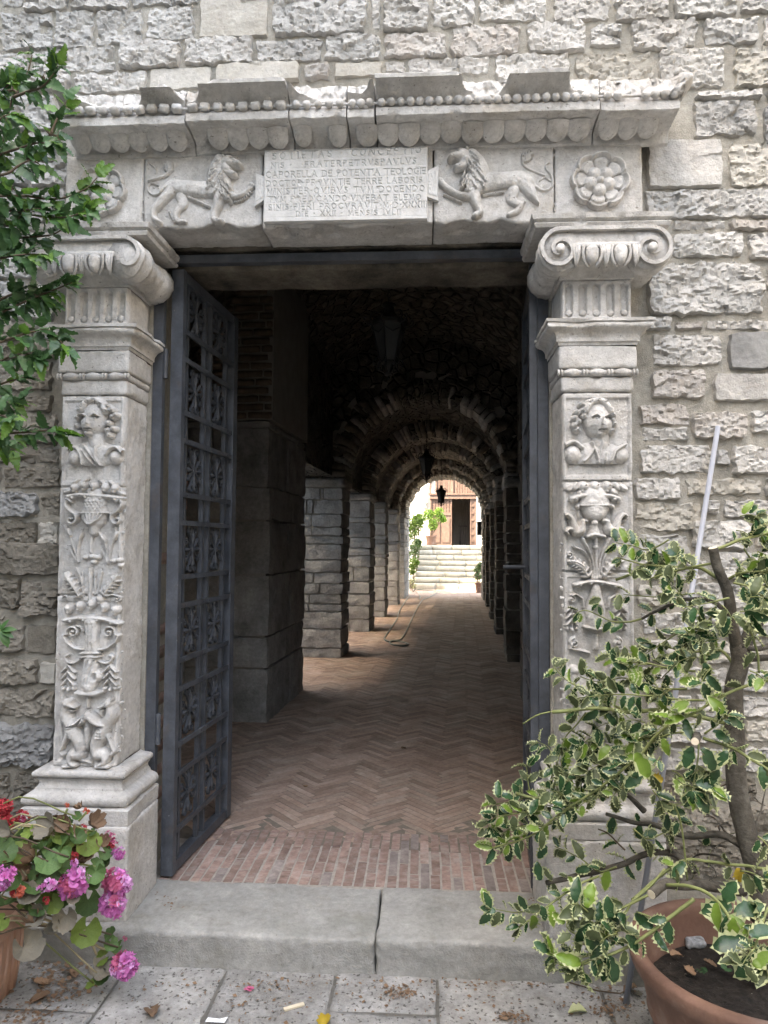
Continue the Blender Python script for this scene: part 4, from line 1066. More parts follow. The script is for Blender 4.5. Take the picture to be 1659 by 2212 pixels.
def rosette(vx, vy, rad, seed):
    c = at(vx, vy, YZ)
    R = rad / F_PX * YZ
    r = Relief(c[0] - R * 1.1, c[0] + R * 1.1, c[2] - R * 1.1, c[2] + R * 1.1, 0.0026, Y=YZ)
    dx, dz = r.X - c[0], r.Z - c[2]
    d, a = np.hypot(dx, dz) / R, np.arctan2(dz, dx)
    s = np.abs(np.cos(4 * a + 0.4))
    edge = 0.86 + 0.14 * s ** 0.6
    outer = np.where(d < edge, 0.010 + 0.016 * np.clip((d - 0.45) / 0.4, 0, 1), 0)
    outer = np.where(d < edge, outer - 0.012 * np.exp(-((d - edge + 0.16) / 0.05) ** 2) + 0.008 * np.exp(-((d - edge + 0.05) / 0.05) ** 2), outer)
    outer = outer - np.where((d < edge) & (s < 0.28), 0.014 * (1 - s / 0.28), 0) * (d > 0.4)
    r.H = np.clip(outer, 0, 1)
    for k in range(5):
        ak = 2 * PI * k / 5 + 0.3 + seed
        px, pz = 0.32 * R * math.cos(ak), 0.32 * R * math.sin(ak)
        q = ((dx - px) ** 2 + (dz - pz) ** 2) / (0.25 * R) ** 2
        r.H = np.maximum(r.H, 0.034 * np.sqrt(np.clip(1 - q, 0, 1)))
    r.H = np.maximum(r.H, 0.040 * np.sqrt(np.clip(1 - (d / 0.15) ** 2, 0, 1)))
    r.rough(0.001, 60, 0.006).build('rosette', 'carved', portal)
rosette(222, 416, 58, 0.0)
rosette(1294, 394, 63, 0.6)

def mane(r, base, flow, n, rad, h, seed):
    """wavy locks with drilled curl ends"""
    g = np.random.default_rng(seed)
    for (x, y), (dx, dy) in zip(base, flow):
        L = np.hypot(dx, dy); px, py = -dy / L, dx / L
        w = g.uniform(-12, 12); dx, dy = dx * 0.72, dy * 0.72
        q = [(x, y), (x + dx * 0.4 + px * w, y + dy * 0.4 + py * w), (x + dx * 0.8 - px * w, y + dy * 0.8 - py * w), (x + dx + px * 10, y + dy + py * 10)]
        r.stroke(q, [rad, rad, rad * 0.9, rad * 1.2], h, base=0)
        r.stroke([(a + px * rad, b + py * rad) for a, b in q], rad * 0.35, 0.006, sub=True)
        r.dome(x + dx, y + dy, rad * 1.35, rad * 1.35, h * 1.02); r.dome(x + dx, y + dy, rad * 0.42, rad * 0.42, 0.014, sub=True)
# left lion, facing the inscription
r = carve(ZLL, 60, 1320, 140, 970, YZ, 0.0023); r.hs = 0.56; r.lift = 0.03
r.stroke([(250, 590), (330, 520), (400, 520), (600, 540), (800, 550), (930, 560)], [20, 55, 82, 92, 100, 120], 0.052, flat=0.45)
r.stroke([(400, 520), (310, 620), (220, 720), (165, 790), (172, 880), (230, 925)], [80, 66, 52, 38, 32, 30], 0.048)
r.stroke([(470, 640), (495, 720), (440, 790), (415, 860), (440, 915), (520, 925)], [62, 60, 44, 34, 34, 28], 0.034)
r.stroke([(890, 640), (868, 750), (838, 850), (850, 900), (910, 905)], [76, 56, 42, 42, 34], 0.060)
r.stroke([(990, 610), (1080, 645), (1170, 610), (1230, 555), (1255, 520)], [66, 40, 36, 36, 44], 0.046)
for i in range(9): r.dome(1070 + i * 22, 705 - (i * i) * 1.6, 15, 15, 0.034)
for i in range(12): r.dome(560 + i * 20, 655 + i * 9, 20, 20, 0.030 + 0.004 * (i % 2)); r.dome(560 + i * 20, 662 + i * 9, 8, 8, 0.012, sub=True)
for i in range(6): r.dome(345 + i * 12, 810 + i * 24, 16, 16, 0.030); r.dome(345 + i * 12, 810 + i * 24, 6, 6, 0.010, sub=True)
r.stroke([(900, 230), (880, 360), (890, 480), (930, 580)], [80, 120, 135, 120], 0.062, flat=0.4)
r.dome(985, 250, 95, 90, 0.078); r.stroke([(1000, 250), (1070, 262), (1116, 276)], [66, 50, 38], 0.086)
r.stroke([(985, 340), (1035, 378), (1070, 388)], [56, 40, 28], 0.074); r.dome(960, 310, 60, 70, 0.080)
r.dome(1108, 272, 36, 34, 0.088); r.stroke([(975, 365), (1030, 392), (1062, 396)], [44, 34, 28], 0.070)
r.lift = 0.078
r.dome(1062, 337, 44, 22, 0.050, sub=True)
r.stroke([(1040, 345), (1085, 352)], [8, 8], 0.012, base=1)
r.dome(1034, 232, 25, 19, 0.026, sub=True); r.dome(1035, 233, 13, 11, 0.022, add=True); r.stroke([(985, 200), (1030, 200), (1070, 222)], [10, 12, 9], 0.012, base=1)
r.stroke([(1050, 235), (1125, 258)], [16, 20], 0.008, base=1); r.dome(1134, 262, 13, 11, 0.014, sub=True); r.stroke([(1085, 300), (1125, 305)], [10, 8], 0.008, sub=True)
for i in range(5): r.stroke([(1060 + i * 12, 295), (1056 + i * 12, 308)], 3, 0.004, sub=True, smooth=False)
r.dome(935, 188, 26, 28, 0.086); r.dome(935, 190, 13, 14, 0.020, sub=True)
base = [(925, 220), (905, 270), (890, 320), (880, 370), (960, 330), (955, 400), (900, 430), (850, 400), (960, 460), (900, 500), (830, 480), (990, 500), (940, 560), (870, 540), (985, 570), (1000, 640)]
flow = [(-80, 60), (-85, 70), (-85, 80), (-90, 90), (-50, 90), (-30, 90), (-60, 90), (-70, 80), (10, 80), (-30, 90), (-50, 60), (40, 70), (10, 90), (-20, 60), (40, 60), (20, 70)]
base += [(x - 30, y + 34) for x, y in base[:14]]; flow += [(a * 0.9, b) for a, b in flow[:14]]
mane(r, base, flow, 0, 14.5, 0.074, 3)
r.stroke([(340, 500), (270, 590), (180, 628), (112, 575), (140, 500), (225, 520)], [22, 18, 15, 11, 9, 7], 0.022)
r.stroke([(112, 470), (220, 440), (320, 400), (355, 350)], [9, 18, 22, 22], 0.024); r.leaf([(340, 370), (340, 310), (330, 265)], 34, 0.034, 1); r.stroke([(110, 270), (190, 330), (195, 390)], 7, 0.010)
r.lift = 0.04
for (x, y) in ((895, 905), (500, 925), (225, 925), (1255, 520)):
    for k in (-1, 0, 1): r.stroke([(x + k * 17 - 4, y + 2), (x + k * 17 + 4, y + 26)], 4, 0.012, sub=True, smooth=False)
r.rough(0.0011, 60, 0.006).build('lion_relief', 'carved', portal)
# right lion, facing the inscription
r = carve(ZLR, 110, 1460, 80, 930, YZ, 0.0023); r.hs = 0.56; r.lift = 0.03
r.stroke([(1150, 500), (1060, 460), (950, 470), (800, 480), (640, 500)], [70, 92, 96, 100, 120], 0.052, flat=0.45)
r.stroke([(1080, 470), (1160, 580), (1210, 670), (1260, 740)], [92, 72, 46, 12], 0.050)
r.stroke([(985, 600), (960, 690), (1010, 740), (1060, 760), (1020, 830), (930, 870)], [66, 62, 46, 38, 36, 30], 0.036)
r.stroke([(540, 600), (570, 720), (610, 830), (560, 870)], [78, 58, 44, 44], 0.060)
r.stroke([(490, 650), (400, 650), (290, 600), (200, 530), (170, 490)], [60, 42, 40, 40, 42], 0.048)
for i in range(9): r.dome(215 + i * 23, 650 + i * 11, 17, 17, 0.032); r.dome(215 + i * 23, 655 + i * 11, 6, 6, 0.010, sub=True)
for i in range(10): r.dome(650 + i * 24, 660 - i * 4, 19, 18, 0.030); r.dome(650 + i * 24, 664 - i * 4, 7, 7, 0.012, sub=True)
for i in range(7): r.dome(1105 - i * 16, 730 + i * 22, 15, 15, 0.034)
r.stroke([(520, 200), (580, 300), (590, 420), (560, 530)], [80, 110, 130, 120], 0.062, flat=0.4)
r.dome(420, 200, 98, 94, 0.078); r.stroke([(400, 200), (330, 212), (288, 228)], [70, 52, 40], 0.086)
r.stroke([(430, 295), (375, 330), (338, 335)], [60, 42, 26], 0.074); r.dome(455, 260, 64, 74, 0.080)
r.dome(292, 226, 38, 36, 0.088); r.stroke([(440, 320), (385, 342), (345, 346)], [46, 34, 28], 0.070)
r.lift = 0.078
r.dome(345, 290, 46, 23, 0.052, sub=True)
r.dome(358, 178, 25, 19, 0.026, sub=True); r.dome(357, 179, 13, 11, 0.022, add=True); r.stroke([(410, 146), (362, 148), (322, 170)], [10, 12, 9], 0.012, base=1)
r.stroke([(345, 188), (282, 210)], [16, 20], 0.008, base=1); r.dome(270, 214, 13, 11, 0.014, sub=True)
for i in range(5): r.stroke([(340 - i * 12, 248), (344 - i * 12, 260)], 3, 0.004, sub=True, smooth=False)
r.dome(470, 130, 26, 28, 0.088); r.dome(470, 132, 12, 14, 0.020, sub=True)
base = [(500, 170), (520, 220), (480, 260), (470, 310), (540, 290), (480, 360), (440, 400), (550, 350), (460, 440), (530, 420), (600, 400), (450, 500), (520, 490), (590, 480), (420, 520), (480, 560)]
flow = [(90, 60), (95, 70), (70, 90), (60, 90), (90, 90), (90, 70), (-30, 90), (90, 80), (-40, 90), (60, 80), (70, 80), (-40, 90), (30, 90), (60, 70), (-20, 80), (0, 60)]
base += [(x + 30, y + 34) for x, y in base[:14]]; flow += [(a * 0.9, b) for a, b in flow[:14]]
mane(r, base, flow, 0, 14.5, 0.074, 5)
r.stroke([(1130, 440), (1200, 530), (1270, 590), (1350, 600), (1415, 540), (1400, 440), (1340, 360), (1350, 310), (1380, 300)], [26, 20, 17, 15, 13, 12, 10, 8, 6], 0.020)
r.stroke([(1330, 440), (1230, 400), (1120, 350), (1075, 280), (1090, 200), (1160, 160)], [14, 16, 14, 13, 18, 20], 0.018); r.leaf([(1130, 290), (1120, 230), (1200, 200)], 34, 0.026, 1); r.stroke([(1270, 500), (1325, 465), (1390, 500)], 9, 0.014)
r.rough(0.0011, 60, 0.006).build('lion_relief', 'carved', portal)

# --- inscription tablet with cut letters
GLY = {'A': [[(0, 0), (.5, 1), (1, 0)], [(.2, .38), (.8, .38)]], 'B': [[(0, 0), (0, 1), (.6, 1), (.75, .85), (.7, .6), (.5, .52), (0, .52)], [(.5, .52), (.85, .4), (.85, .12), (.6, 0), (0, 0)]],
       'C': [[(.95, .85), (.6, 1), (.25, .9), (0, .5), (.25, .1), (.6, 0), (.95, .15)]], 'D': [[(0, 0), (0, 1), (.5, 1), (.9, .8), (1, .5), (.9, .2), (.5, 0), (0, 0)]],
       'E': [[(.7, 1), (0, 1), (0, 0), (.7, 0)], [(0, .52), (.55, .52)]], 'F': [[(.7, 1), (0, 1), (0, 0)], [(0, .52), (.55, .52)]],
       'G': [[(.95, .85), (.6, 1), (.25, .9), (0, .5), (.25, .1), (.6, 0), (.95, .12), (.95, .45), (.65, .45)]], 'I': [[(0, 0), (0, 1)]], 'L': [[(0, 1), (0, 0), (.65, 0)]],
       'M': [[(0, 0), (.12, 1), (.55, .1), (.98, 1), (1.1, 0)]], 'N': [[(0, 0), (0, 1), (.9, 0), (.9, 1)]], 'O': [[(.5, 0), (.15, .15), (0, .5), (.15, .85), (.5, 1), (.85, .85), (1, .5), (.85, .15), (.5, 0)]],
       'P': [[(0, 0), (0, 1), (.55, 1), (.75, .88), (.75, .62), (.55, .5), (0, .5)]], 'R': [[(0, 0), (0, 1), (.55, 1), (.75, .88), (.75, .62), (.55, .5), (0, .5)], [(.4, .5), (.9, 0)]],
       'S': [[(.7, .88), (.4, 1), (.08, .85), (.1, .62), (.6, .42), (.68, .15), (.35, 0), (0, .12)]], 'T': [[(0, 1), (.95, 1)], [(.475, 1), (.475, 0)]], 'U': [[(0, 1), (0, .25), (.25, 0), (.6, 0), (.8, .25), (.8, 1)]],
       'V': [[(0, 1), (.48, 0), (.96, 1)]], 'X': [[(0, 0), (.85, 1)], [(0, 1), (.85, 0)]], 'Q': [[(.5, 0), (.15, .15), (0, .5), (.15, .85), (.5, 1), (.85, .85), (1, .5), (.85, .15), (.5, 0)], [(.45, .05), (1.1, -.2)]],
       '.': [[(0, .45), (.08, .55)]], "'": [[(0, .95), (.08, .8)]]}
def glyph_w(c): return 0.35 if c == ' ' else max(p[0] for s in GLY[c] for p in s)
LINES = [('.SOTIETAS . CONCEPTIO', 150, 1450, 118, 60, 55), ('NIS .  .FRATERPETRVSPAVLVS', 180, 1410, 196, 155, 46), ('CAPORELLA DE POTENTIA TEOLOGIE', 135, 1492, 276, 240, 50), ('DOCTOR.PROVINTIE TERRE LABORIS', 135, 1460, 350, 316, 46),
         ('MINISTER.QVIBVS TVM DOCENDO', 145, 1480, 418, 388, 48), ('TVM PREDICANDO.VIVEBAT ELEMO', 150, 1450, 484, 464, 46), ('SINIS.FIERI PROCVRAVIT.M.D.XXXIII', 155, 1500, 552, 526, 46), ('DIE . XXII . MENSIS IVLII', 390, 1275, 608, 592, 40)]
YP = YZ - 0.030
a, b = at(540 + 120 * 0.2539, 307.8 + 95 * 0.2539, YP), at(540 + 1510 * 0.2539, 307.8 + 640 * 0.2539, YP)
px0, px1, pz0, pz1 = a[0], b[0], b[2] - 0.004, a[2] + 0.014
block('tablet_slab', (px0 + 0.001, px1 - 0.001, YP + 0.004, YZ + 0.01, pz0 + 0.001, pz1 - 0.001), 'carved_white', portal, res=0.03, r=0.002, amp=0.0005)
r = Relief(px0, px1, pz0, pz1, 0.00165, ZP, YP)
mx = np.minimum(r.X - px0, px1 - r.X)
r.H -= 0.002 * np.clip(1 - mx / 0.006, 0, 1)
r.H -= 0.006 * (np.abs(r.Z - (pz1 - 0.006)) < 0.0014)
for (txt, xa, xb, ya, yb_, hh) in LINES:
    W = sum(glyph_w(c) * hh * 0.80 for c in txt); gap = (xb - xa - W) / max(1, len(txt) - 1)
    x = xa
    for c in txt:
        y0 = ya + (yb_ - ya) * (x - xa) / (xb - xa) - 0
        if c != ' ':
            for st in GLY[c]:
                r.stroke([(x + q[0] * hh * 0.80, y0 + hh * 0.5 - q[1] * hh) for q in st], 4.1, 0.0048, smooth=False, sub=True, flat=1.0)
                for e in (st[0], st[-1]):
                    if c not in ".OCGSQ'": r.stroke([(x + e[0] * hh * 0.8 - 5, y0 + hh * 0.5 - e[1] * hh), (x + e[0] * hh * 0.8 + 5, y0 + hh * 0.5 - e[1] * hh)], 2.2, 0.003, smooth=False, sub=True)
        x += glyph_w(c) * hh * 0.80 + gap
    g0, g1 = ya + hh * 0.5 + 9, yb_ + hh * 0.5 + 9
    r.stroke([(130, g0), (1500, g1)], 1.8, 0.0016, smooth=False, sub=True)
for (x, y, q) in ((430, 345, 22), (575, 345, 26), (1360, 235, 24), (1090, 385, 18), (200, 480, 26), (400, 480, 24)): r.dome(x, y, q, q * 0.8, 0.006, sub=True)
r.rough(0.0004, 80)
r.build('inscription', 'carved_white', portal, clip=False, skirt=0.02)
for sd, pts in ((-1, [(55, 268), (125, 292), (125, 490), (40, 545)]), (1, [(1508, 248), (1603, 198), (1600, 497), (1508, 465)])):
    P = [at(540 + x * 0.2539, 307.8 + y * 0.2539, YP + 0.012) for x, y in pts]
    if sd < 0: P = [P[1], P[0], P[3], P[2]]
    mb = MB()
    fr = [(p[0], YP + 0.008, p[2]) for p in P]; bk = [(p[0], YZ + 0.004, p[2]) for p in P]
    mb.add(fr + bk, [(0, 1, 2, 3), (4, 7, 6, 5), (0, 4, 5, 1), (1, 5, 6, 2), (2, 6, 7, 3), (3, 7, 4, 0)])
    mb.build('tablet_handle', 'carved_white', portal)
    c = np.mean([(p[0], p[2]) for p in P], 0)
    ins = [(c[0] + (p[0] - c[0]) * 0.80, c[1] + (p[2] - c[1]) * 0.84) for p in P]
    t = np.linspace(0, 1, 26)
    U, V = np.meshgrid(t, t)
    q = [np.array(i) for i in ins]
    pt = ((1 - U)[..., None] * ((1 - V)[..., None] * q[0] + V[..., None] * q[3]) + U[..., None] * ((1 - V)[..., None] * q[1] + V[..., None] * q[2]))
    Y = YP + 0.0055 + 0.0025 * fbm(pt[..., 0], 1, pt[..., 1], 140, 2)
    Y[0], Y[-1], Y[:, 0], Y[:, -1] = YP + 0.012, YP + 0.012, YP + 0.012, YP + 0.012
    f = grid_faces(26, 26)
    link('handle_ground', make_mesh('handle_ground', np.stack([pt[..., 0], Y, pt[..., 1]], -1).reshape(-1, 3), f[:, ::-1] if sd > 0 else f, True), 'carved_white', portal)

# ------------------------------------------------------------------ cornice: blocks, tongue moulding, string of beads, broken upper edge
YC = 2.635                       # front of the corona
def cornice_block(va, vb, dz, dy, seed, tops, ret_left=False, ret_right=False):
    """tops: (picture x, how much of the upper moulding is left 0..1) along the block"""
    x0, x1 = at(va, 240, YC)[0], at(vb, 240, YC)[0]
    prof = [(YZ + 0.005, 3.132), (YZ - 0.012, 3.137), (YZ - 0.014, 3.146), (YZ - 0.016, 3.166), (YZ - 0.028, 3.179), (YZ - 0.080, 3.1865), (YC + 0.045, 3.188), (YC + 0.006, 3.185), (YC, 3.189), (YC, 3.205), (YC, 3.220), (YC + 0.008, 3.223)]
    cav = [(YC + 0.012 - 0.085 * (1 - math.cos(t * PI / 2)), 3.240 + 0.048 * math.sin(t * PI / 2)) for t in np.linspace(0, 1, 20)]
    prof += cav + [(YC - 0.076, 3.301), (YC - 0.07, 3.306), (YC - 0.03, 3.316), (YC + 0.01, 3.326), (YC + 0.06, 3.334), (YC + 0.12, 3.34), (YW - 0.03, 3.35), (YW + 0.03, 3.355)]
    pr = np.array(prof)
    n = max(4, int((x1 - x0) / 0.0055))
    xs_ = np.linspace(x0, x1, n)
    keep = np.interp(xs_, [at(t[0], 190, YC)[0] for t in tops], [t[1] for t in tops]) + 0.10 * noise3(xs_ * 16 + seed, 1.0, seed)
    X = np.repeat(xs_[:, None], len(pr), 1); Y = np.repeat(pr[None, :, 0], n, 0).copy(); Z = np.repeat(pr[None, :, 1], n, 0).copy()
    zbase = 3.236
    zlim = zbase + np.clip(keep, 0, 1.3) * 0.072
    for j in range(12, len(pr)):
        over = np.clip((Z[:, j] - zlim) / 0.010, 0, 1)
        jag = 0.014 * fbm(X[:, j] + seed, 0.0, Z[:, j] * 0.9, 20, 3) + 0.006 * fbm(X[:, j] + seed, 3, Z[:, j] * 0.8, 60, 2)
        yb_ = np.maximum(YC + 0.004 + 0.30 * np.clip(Z[:, j] - zlim, 0, 1) * 1.5 + 1.5 * jag, Y[:, j])
        zb_ = zlim + (Z[:, j] - zlim) * np.where(Z[:, j] < 3.31, 1.45, 1.1) - 0.014 * np.clip(0.6 - keep, 0, 1) + 0.2 * jag
        Y[:, j] = Y[:, j] * (1 - over) + np.minimum(np.maximum(yb_, Y[:, j]), YW + 0.03) * over
        Z[:, j] = Z[:, j] * (1 - over) + zb_ * over
    w = 0.002 * fbm(X + seed, Y, Z, 18, 2) + 0.0014 * fbm(X, Y, Z, 60, 2)
    lowedge = np.isin(np.arange(len(pr)), (7, 8))[None, :] * 0.014 * np.clip(fbm(X + seed, 1, 0 * X, 13, 3), 0, 1)
    Y = Y + w + dy + lowedge * 0.6; Z = Z + w + dz + lowedge
    k = len(pr)
    i = np.arange(n * k).reshape(n, k)
    f = [tuple(q) for q in np.stack([i[:-1, :-1], i[1:, :-1], i[1:, 1:], i[:-1, 1:]], -1).reshape(-1, 4)]
    V = np.stack([X, Y, Z], -1).reshape(-1, 3)
    f.append(tuple(i[0, ::-1])[::-1]); f.append(tuple(i[-1])[::-1])
    me = make_mesh('cornice_block', V, f); set_smooth_by_angle(me, 38)
    return link('cornice_block', me, 'carved', portal)
cornice_block(128, 398, -0.006, 0.004, 1.0, [(128, 0.75), (165, 0.8), (180, 0.55), (230, 0.3), (290, 0.22), (322, 0.85), (370, 0.9), (398, 0.5)])
cornice_block(401, 622, 0.0, 0.0, 2.0, [(401, 0.25), (415, 0.3), (440, 0.75), (480, 0.95), (560, 0.95), (610, 0.95), (622, 0.9)])
cornice_block(625, 747, 0.001, 0.003, 3.0, [(625, 0.85), (650, 0.5), (700, 0.25), (747, 0.3)])
cornice_block(750, 808, 0.0, 0.006, 4.0, [(750, 0.6), (780, 0.5), (808, 0.8)])
cornice_block(812, 1296, 0.001, 0.0, 5.0, [(812, 1.0), (900, 1.0), (980, 1.05), (1005, 0.55), (1040, 0.2), (1075, 0.3), (1100, 0.8), (1150, 0.95), (1215, 1.0), (1235, 0.4), (1296, 0.2)])
cornice_block(1299, 1470, -0.004, 0.003, 6.0, [(1299, 0.25), (1330, 0.05), (1380, -0.05), (1430, 0.0), (1462, 0.4), (1470, 0.7)])
v, f = rough_box(at(1462, 200, YC)[0], at(1500, 200, YC)[0], YC - 0.03, YW, 3.235, 3.305, res=0.012, r=0.02, amp=0.014, freq=14, seed=3)
v[:, 0] -= 0.06 * np.clip((3.29 - v[:, 2]) / 0.05, 0, 1) * (v[:, 0] > v[:, 0].mean())
link('cornice_fragment', make_mesh('cornice_fragment', v, f, True), 'carved', portal)

def bead_mesh(w, h, sq):
    v, f = rough_box(-w / 2, w / 2, -h / 2, h / 2, -h / 2, h / 2, res=w / 5, r=h * (0.30 if sq else 0.49), amp=0.0012, freq=40, seed=w * 999 + h * 77)
    return make_mesh('bead', v, f, True)
bm_sq = [bead_mesh(0.037, 0.029, True) for _ in range(1)]
bm_rd = bead_mesh(0.0315, 0.030, False)
for me_ in bm_sq + [bm_rd]: me_.materials.append(MAT['carved'])
def bead_string(va, vb, n, sq, skip=()):
    x0, x1 = at(va, 235, YC)[0], at(vb, 235, YC)[0]
    for k in range(n):
        if k in skip: continue
        o = link('bead', bm_sq[0] if sq else bm_rd, None, portal)
        x = x0 + (x1 - x0) * (k + 0.5) / n
        o.location = (x + random.uniform(-0.001, 0.001), YC - 0.004, 3.238 + random.uniform(-0.0015, 0.0015))
        o.rotation_euler = (random.uniform(0, 6), random.uniform(-0.12, 0.12), random.uniform(-0.1, 0.1))
        s = random.uniform(0.93, 1.06); o.scale = (s, s, s)
bead_string(132, 396, 10, True); bead_string(404, 620, 8, True); bead_string(628, 746, 5, False); bead_string(752, 808, 3, False); bead_string(814, 1296, 23, False); bead_string(1302, 1466, 8, False, (2, 3))
mb = MB(); mb.tube([(at(132, 235, YC)[0], YC + 0.002, 3.238), (at(1466, 235, YC)[0], YC + 0.002, 3.238)], 0.005, 6); mb.build('bead_cord', 'carved', portal, True)

def tongue_mesh(w, h):
    nu, nv = 17, 20
    u, v = np.meshgrid(np.linspace(-1, 1, nu), np.linspace(0, 1, nv))
    half = np.sqrt(np.clip(1 - np.clip((v - 0.35) / 0.65, 0, 1) ** 2.2, 0.0, 1))
    X = u * half * w / 2
    d = np.clip(1 - u ** 2, 0, 1) ** 0.5
    out = 0.062 * (1 - v) ** 0.8 + 0.018 * d * np.clip(half * 1.4, 0, 1) + 0.006
    rimm = 0.004 * np.clip((np.abs(u) - 0.72) / 0.28, 0, 1)
    Y = -(out + rimm - 0.004)
    Z = -v * h
    return make_mesh('tongue', np.stack([X, Y, Z], -1).reshape(-1, 3), grid_faces(nu, nv)[:, ::-1], True)
tm = tongue_mesh(0.080, 0.062)
tm.materials.append(MAT['carved'])
def tongues(va, vb, n, skip=()):
    x0, x1 = at(va, 290, 2.70)[0], at(vb, 290, 2.70)[0]
    for k in range(n):
        if k in skip: continue
        o = link('tongue', tm, None, portal)
        o.location = (x0 + (x1 - x0) * (k + 0.5) / n, YZ - 0.022, 3.187 + random.uniform(-0.002, 0.002))
        o.scale = ((x1 - x0) / n / 0.0755, 1, random.uniform(0.78, 0.86))
tongues(150, 400, 6); tongues(448, 620, 4); tongues(634, 748, 3, (1,)); tongues(770, 1276, 11); tongues(1296, 1424, 3)
# ------------------------------------------------------------------ iron gate: fixed frame and two open leaves
gframe = thing('gate_frame', (-0.33, 3.01, HS), 'dark blue-grey iron frame fixed inside the stone doorway', 'frame')
mb = MB(); mb.box(OPEN_L - 0.005, OPEN_L + 0.038, 3.000, 3.034, HS, 2.775); mb.build('post', 'iron', gframe)
mb = MB(); mb.box(OPEN_R - 0.040, OPEN_R + 0.003, 3.000, 3.034, HS, 2.775); mb.build('post', 'iron', gframe)
mb = MB(); mb.box(OPEN_L, OPEN_R, 2.998, 3.040, 2.776, 2.812); mb.build('head_bar', 'iron', gframe)

ROWS_Z = [0.055 + 0.3635 * k for k in range(8)]     # bottoms of the plain bands
def ornament_mesh(w, h):
    """four pairs of scrolls round a cross of leaf points, in flat bar"""
    mb = MB()
    def curl(cx, cz, r, a0, ccw, lead):
        a = np.linspace(0, 1.35 * 2 * PI, 20); rr = np.linspace(r, r * 0.32, 20)
        pts = [lead] + [(cx + q * math.cos(a0 + ccw * t), cz + q * math.sin(a0 + ccw * t)) for t, q in zip(a, rr)]
        mb.strip(pts, -0.006, 0.006, 0.0036)
    for sx in (-1, 1):
        for sz in (-1, 1):
            curl(sx * w * 0.15, sz * h * 0.41, 0.0175, -sz * PI / 2, sx * sz, (sx * 0.004, sz * h * 0.14))
            curl(sx * w * 0.37, sz * h * 0.17, 0.0175, PI if sx > 0 else 0, -sx * sz, (sx * w * 0.10, sz * 0.006))
    for ang, L in ((0, w * 0.46), (PI / 2, h * 0.44), (PI, w * 0.46), (-PI / 2, h * 0.44)):
        c, s_ = math.cos(ang), math.sin(ang)
        out = [(0.010, -0.004), (L * 0.55, -0.006), (L * 0.72, -0.012), (L, 0), (L * 0.72, 0.012), (L * 0.55, 0.006), (0.010, 0.004)]
        pts = [(x * c - z * s_, x * s_ + z * c) for x, z in out]
        n = len(pts)
        v = [(x, -0.006, z) for x, z in pts] + [(x, 0.006, z) for x, z in pts] + [(0.68 * L * c, -0.013, 0.68 * L * s_)]
        f = [(i, (i + 1) % n, 2 * n) for i in range(n)] + [tuple(range(n, 2 * n))[::1]] + [(i, n + i, n + (i + 1) % n, (i + 1) % n) for i in range(n)]
        mb.add(v, f)
    mb.box(-0.012, 0.012, -0.009, 0.009, -0.012, 0.012)
    me = make_mesh('scroll_ornament', np.concatenate(mb.v), mb.f)
    me.materials.append(MAT['iron'])
    return me
def gate_leaf(hinge, ang, sign, label):
    """local x runs from the hinge along the leaf, the lattice faces local -y * sign"""
    g = thing('iron_gate_leaf', (hinge[0], hinge[1], HS + 0.012), label, 'gate', 'open iron gate leaves', rotz=ang, world_parts=False)
    W, H, st = 0.700, 2.615, 0.060
    def part(name, *b, m='iron'):
        mb = MB(); mb.box(*b); return mb.build(name, m, g)
    part('stile', 0, 0.034, -0.027, 0.027, 0, H); part('stile', W - 0.055, W, -0.026, 0.026, 0, H)
    part('rail', 0.034, W - 0.055, -0.022, 0.022, 0, 0.045); part('rail', 0.034, W - 0.055, -0.022, 0.022, H - 0.045, H)
    inner0, inner1 = 0.034, W - 0.055
    ng, nb = 0.052, 0.020
    cell = (inner1 - inner0 - 3 * ng - 4 * nb) / 2
    xs_ = [inner0 + ng]
    xs_.append(xs_[0] + nb + cell); xs_.append(xs_[1] + nb + ng); xs_.append(xs_[2] + nb + cell)
    for x in xs_: part('upright_bar', x, x + nb, -0.010, 0.010, 0.045, H - 0.045)
    orn = ornament_mesh(cell, 0.2135)
    dot = MB(); dot.tube([(0, -0.017, 0), (0, -0.021, 0), (0, -0.023, 0)], [0.009, 0.007, 0.002], 8)
    dme = make_mesh('rivet', np.concatenate(dot.v), dot.f, True); dme.materials.append(MAT['iron'])
    yy = 0.0105 * sign
    for k, z in enumerate(ROWS_Z):
        for zb in ((z + 0.105,) if k < 7 else ()) + ((z - 0.020,) if k > 0 else ()):
            part('cross_bar', inner0, inner1, min(-yy, -yy - 0.010 * sign), max(-yy, -yy - 0.010 * sign), zb, zb + 0.022)
            for x in xs_:
                o = link('rivet', dme, None, g); o.location = (x + nb / 2, 0 if sign > 0 else 0, zb + 0.011); o.scale = (1, sign, 1)
        if k < 7:
            zc = z + 0.127 + (0.3635 - 0.147) / 2
            for x in (xs_[0] + nb, xs_[2] + nb):
                o = link('scroll_ornament', orn, None, g); o.location = (x + cell / 2, 0, zc); o.scale = (1, sign, 1)
    return g
aL = math.atan2(3.70 - 3.02, -1.030 + 1.088)
leaf_l = gate_leaf((-1.088, 3.02), aL, 1.0, 'iron lattice gate leaf folded open beside the relief with the two griffins and geraniums')
aR = math.atan2(3.70 - 3.02, 0.530 - 0.470)
leaf_r = gate_leaf((0.470, 3.02), aR, -1.0, 'iron lattice gate leaf seen edge on, beside the holly, with a bolt sticking out')
for g, sg in ((leaf_l, 1), (leaf_r, -1)):
    for z in (0.55, 2.13):
        mb = MB(); mb.tube([(-0.004, 0.05 * sg, z), (-0.004, 0.05 * sg, z + 0.13)], 0.013, 10); mb.build('hinge', 'iron', g, False)
mb = MB(); mb.tube([(0.62, 0.02, 1.30), (0.62, 0.125, 1.30)], 0.011, 10); mb.build('bolt', 'iron', leaf_r)
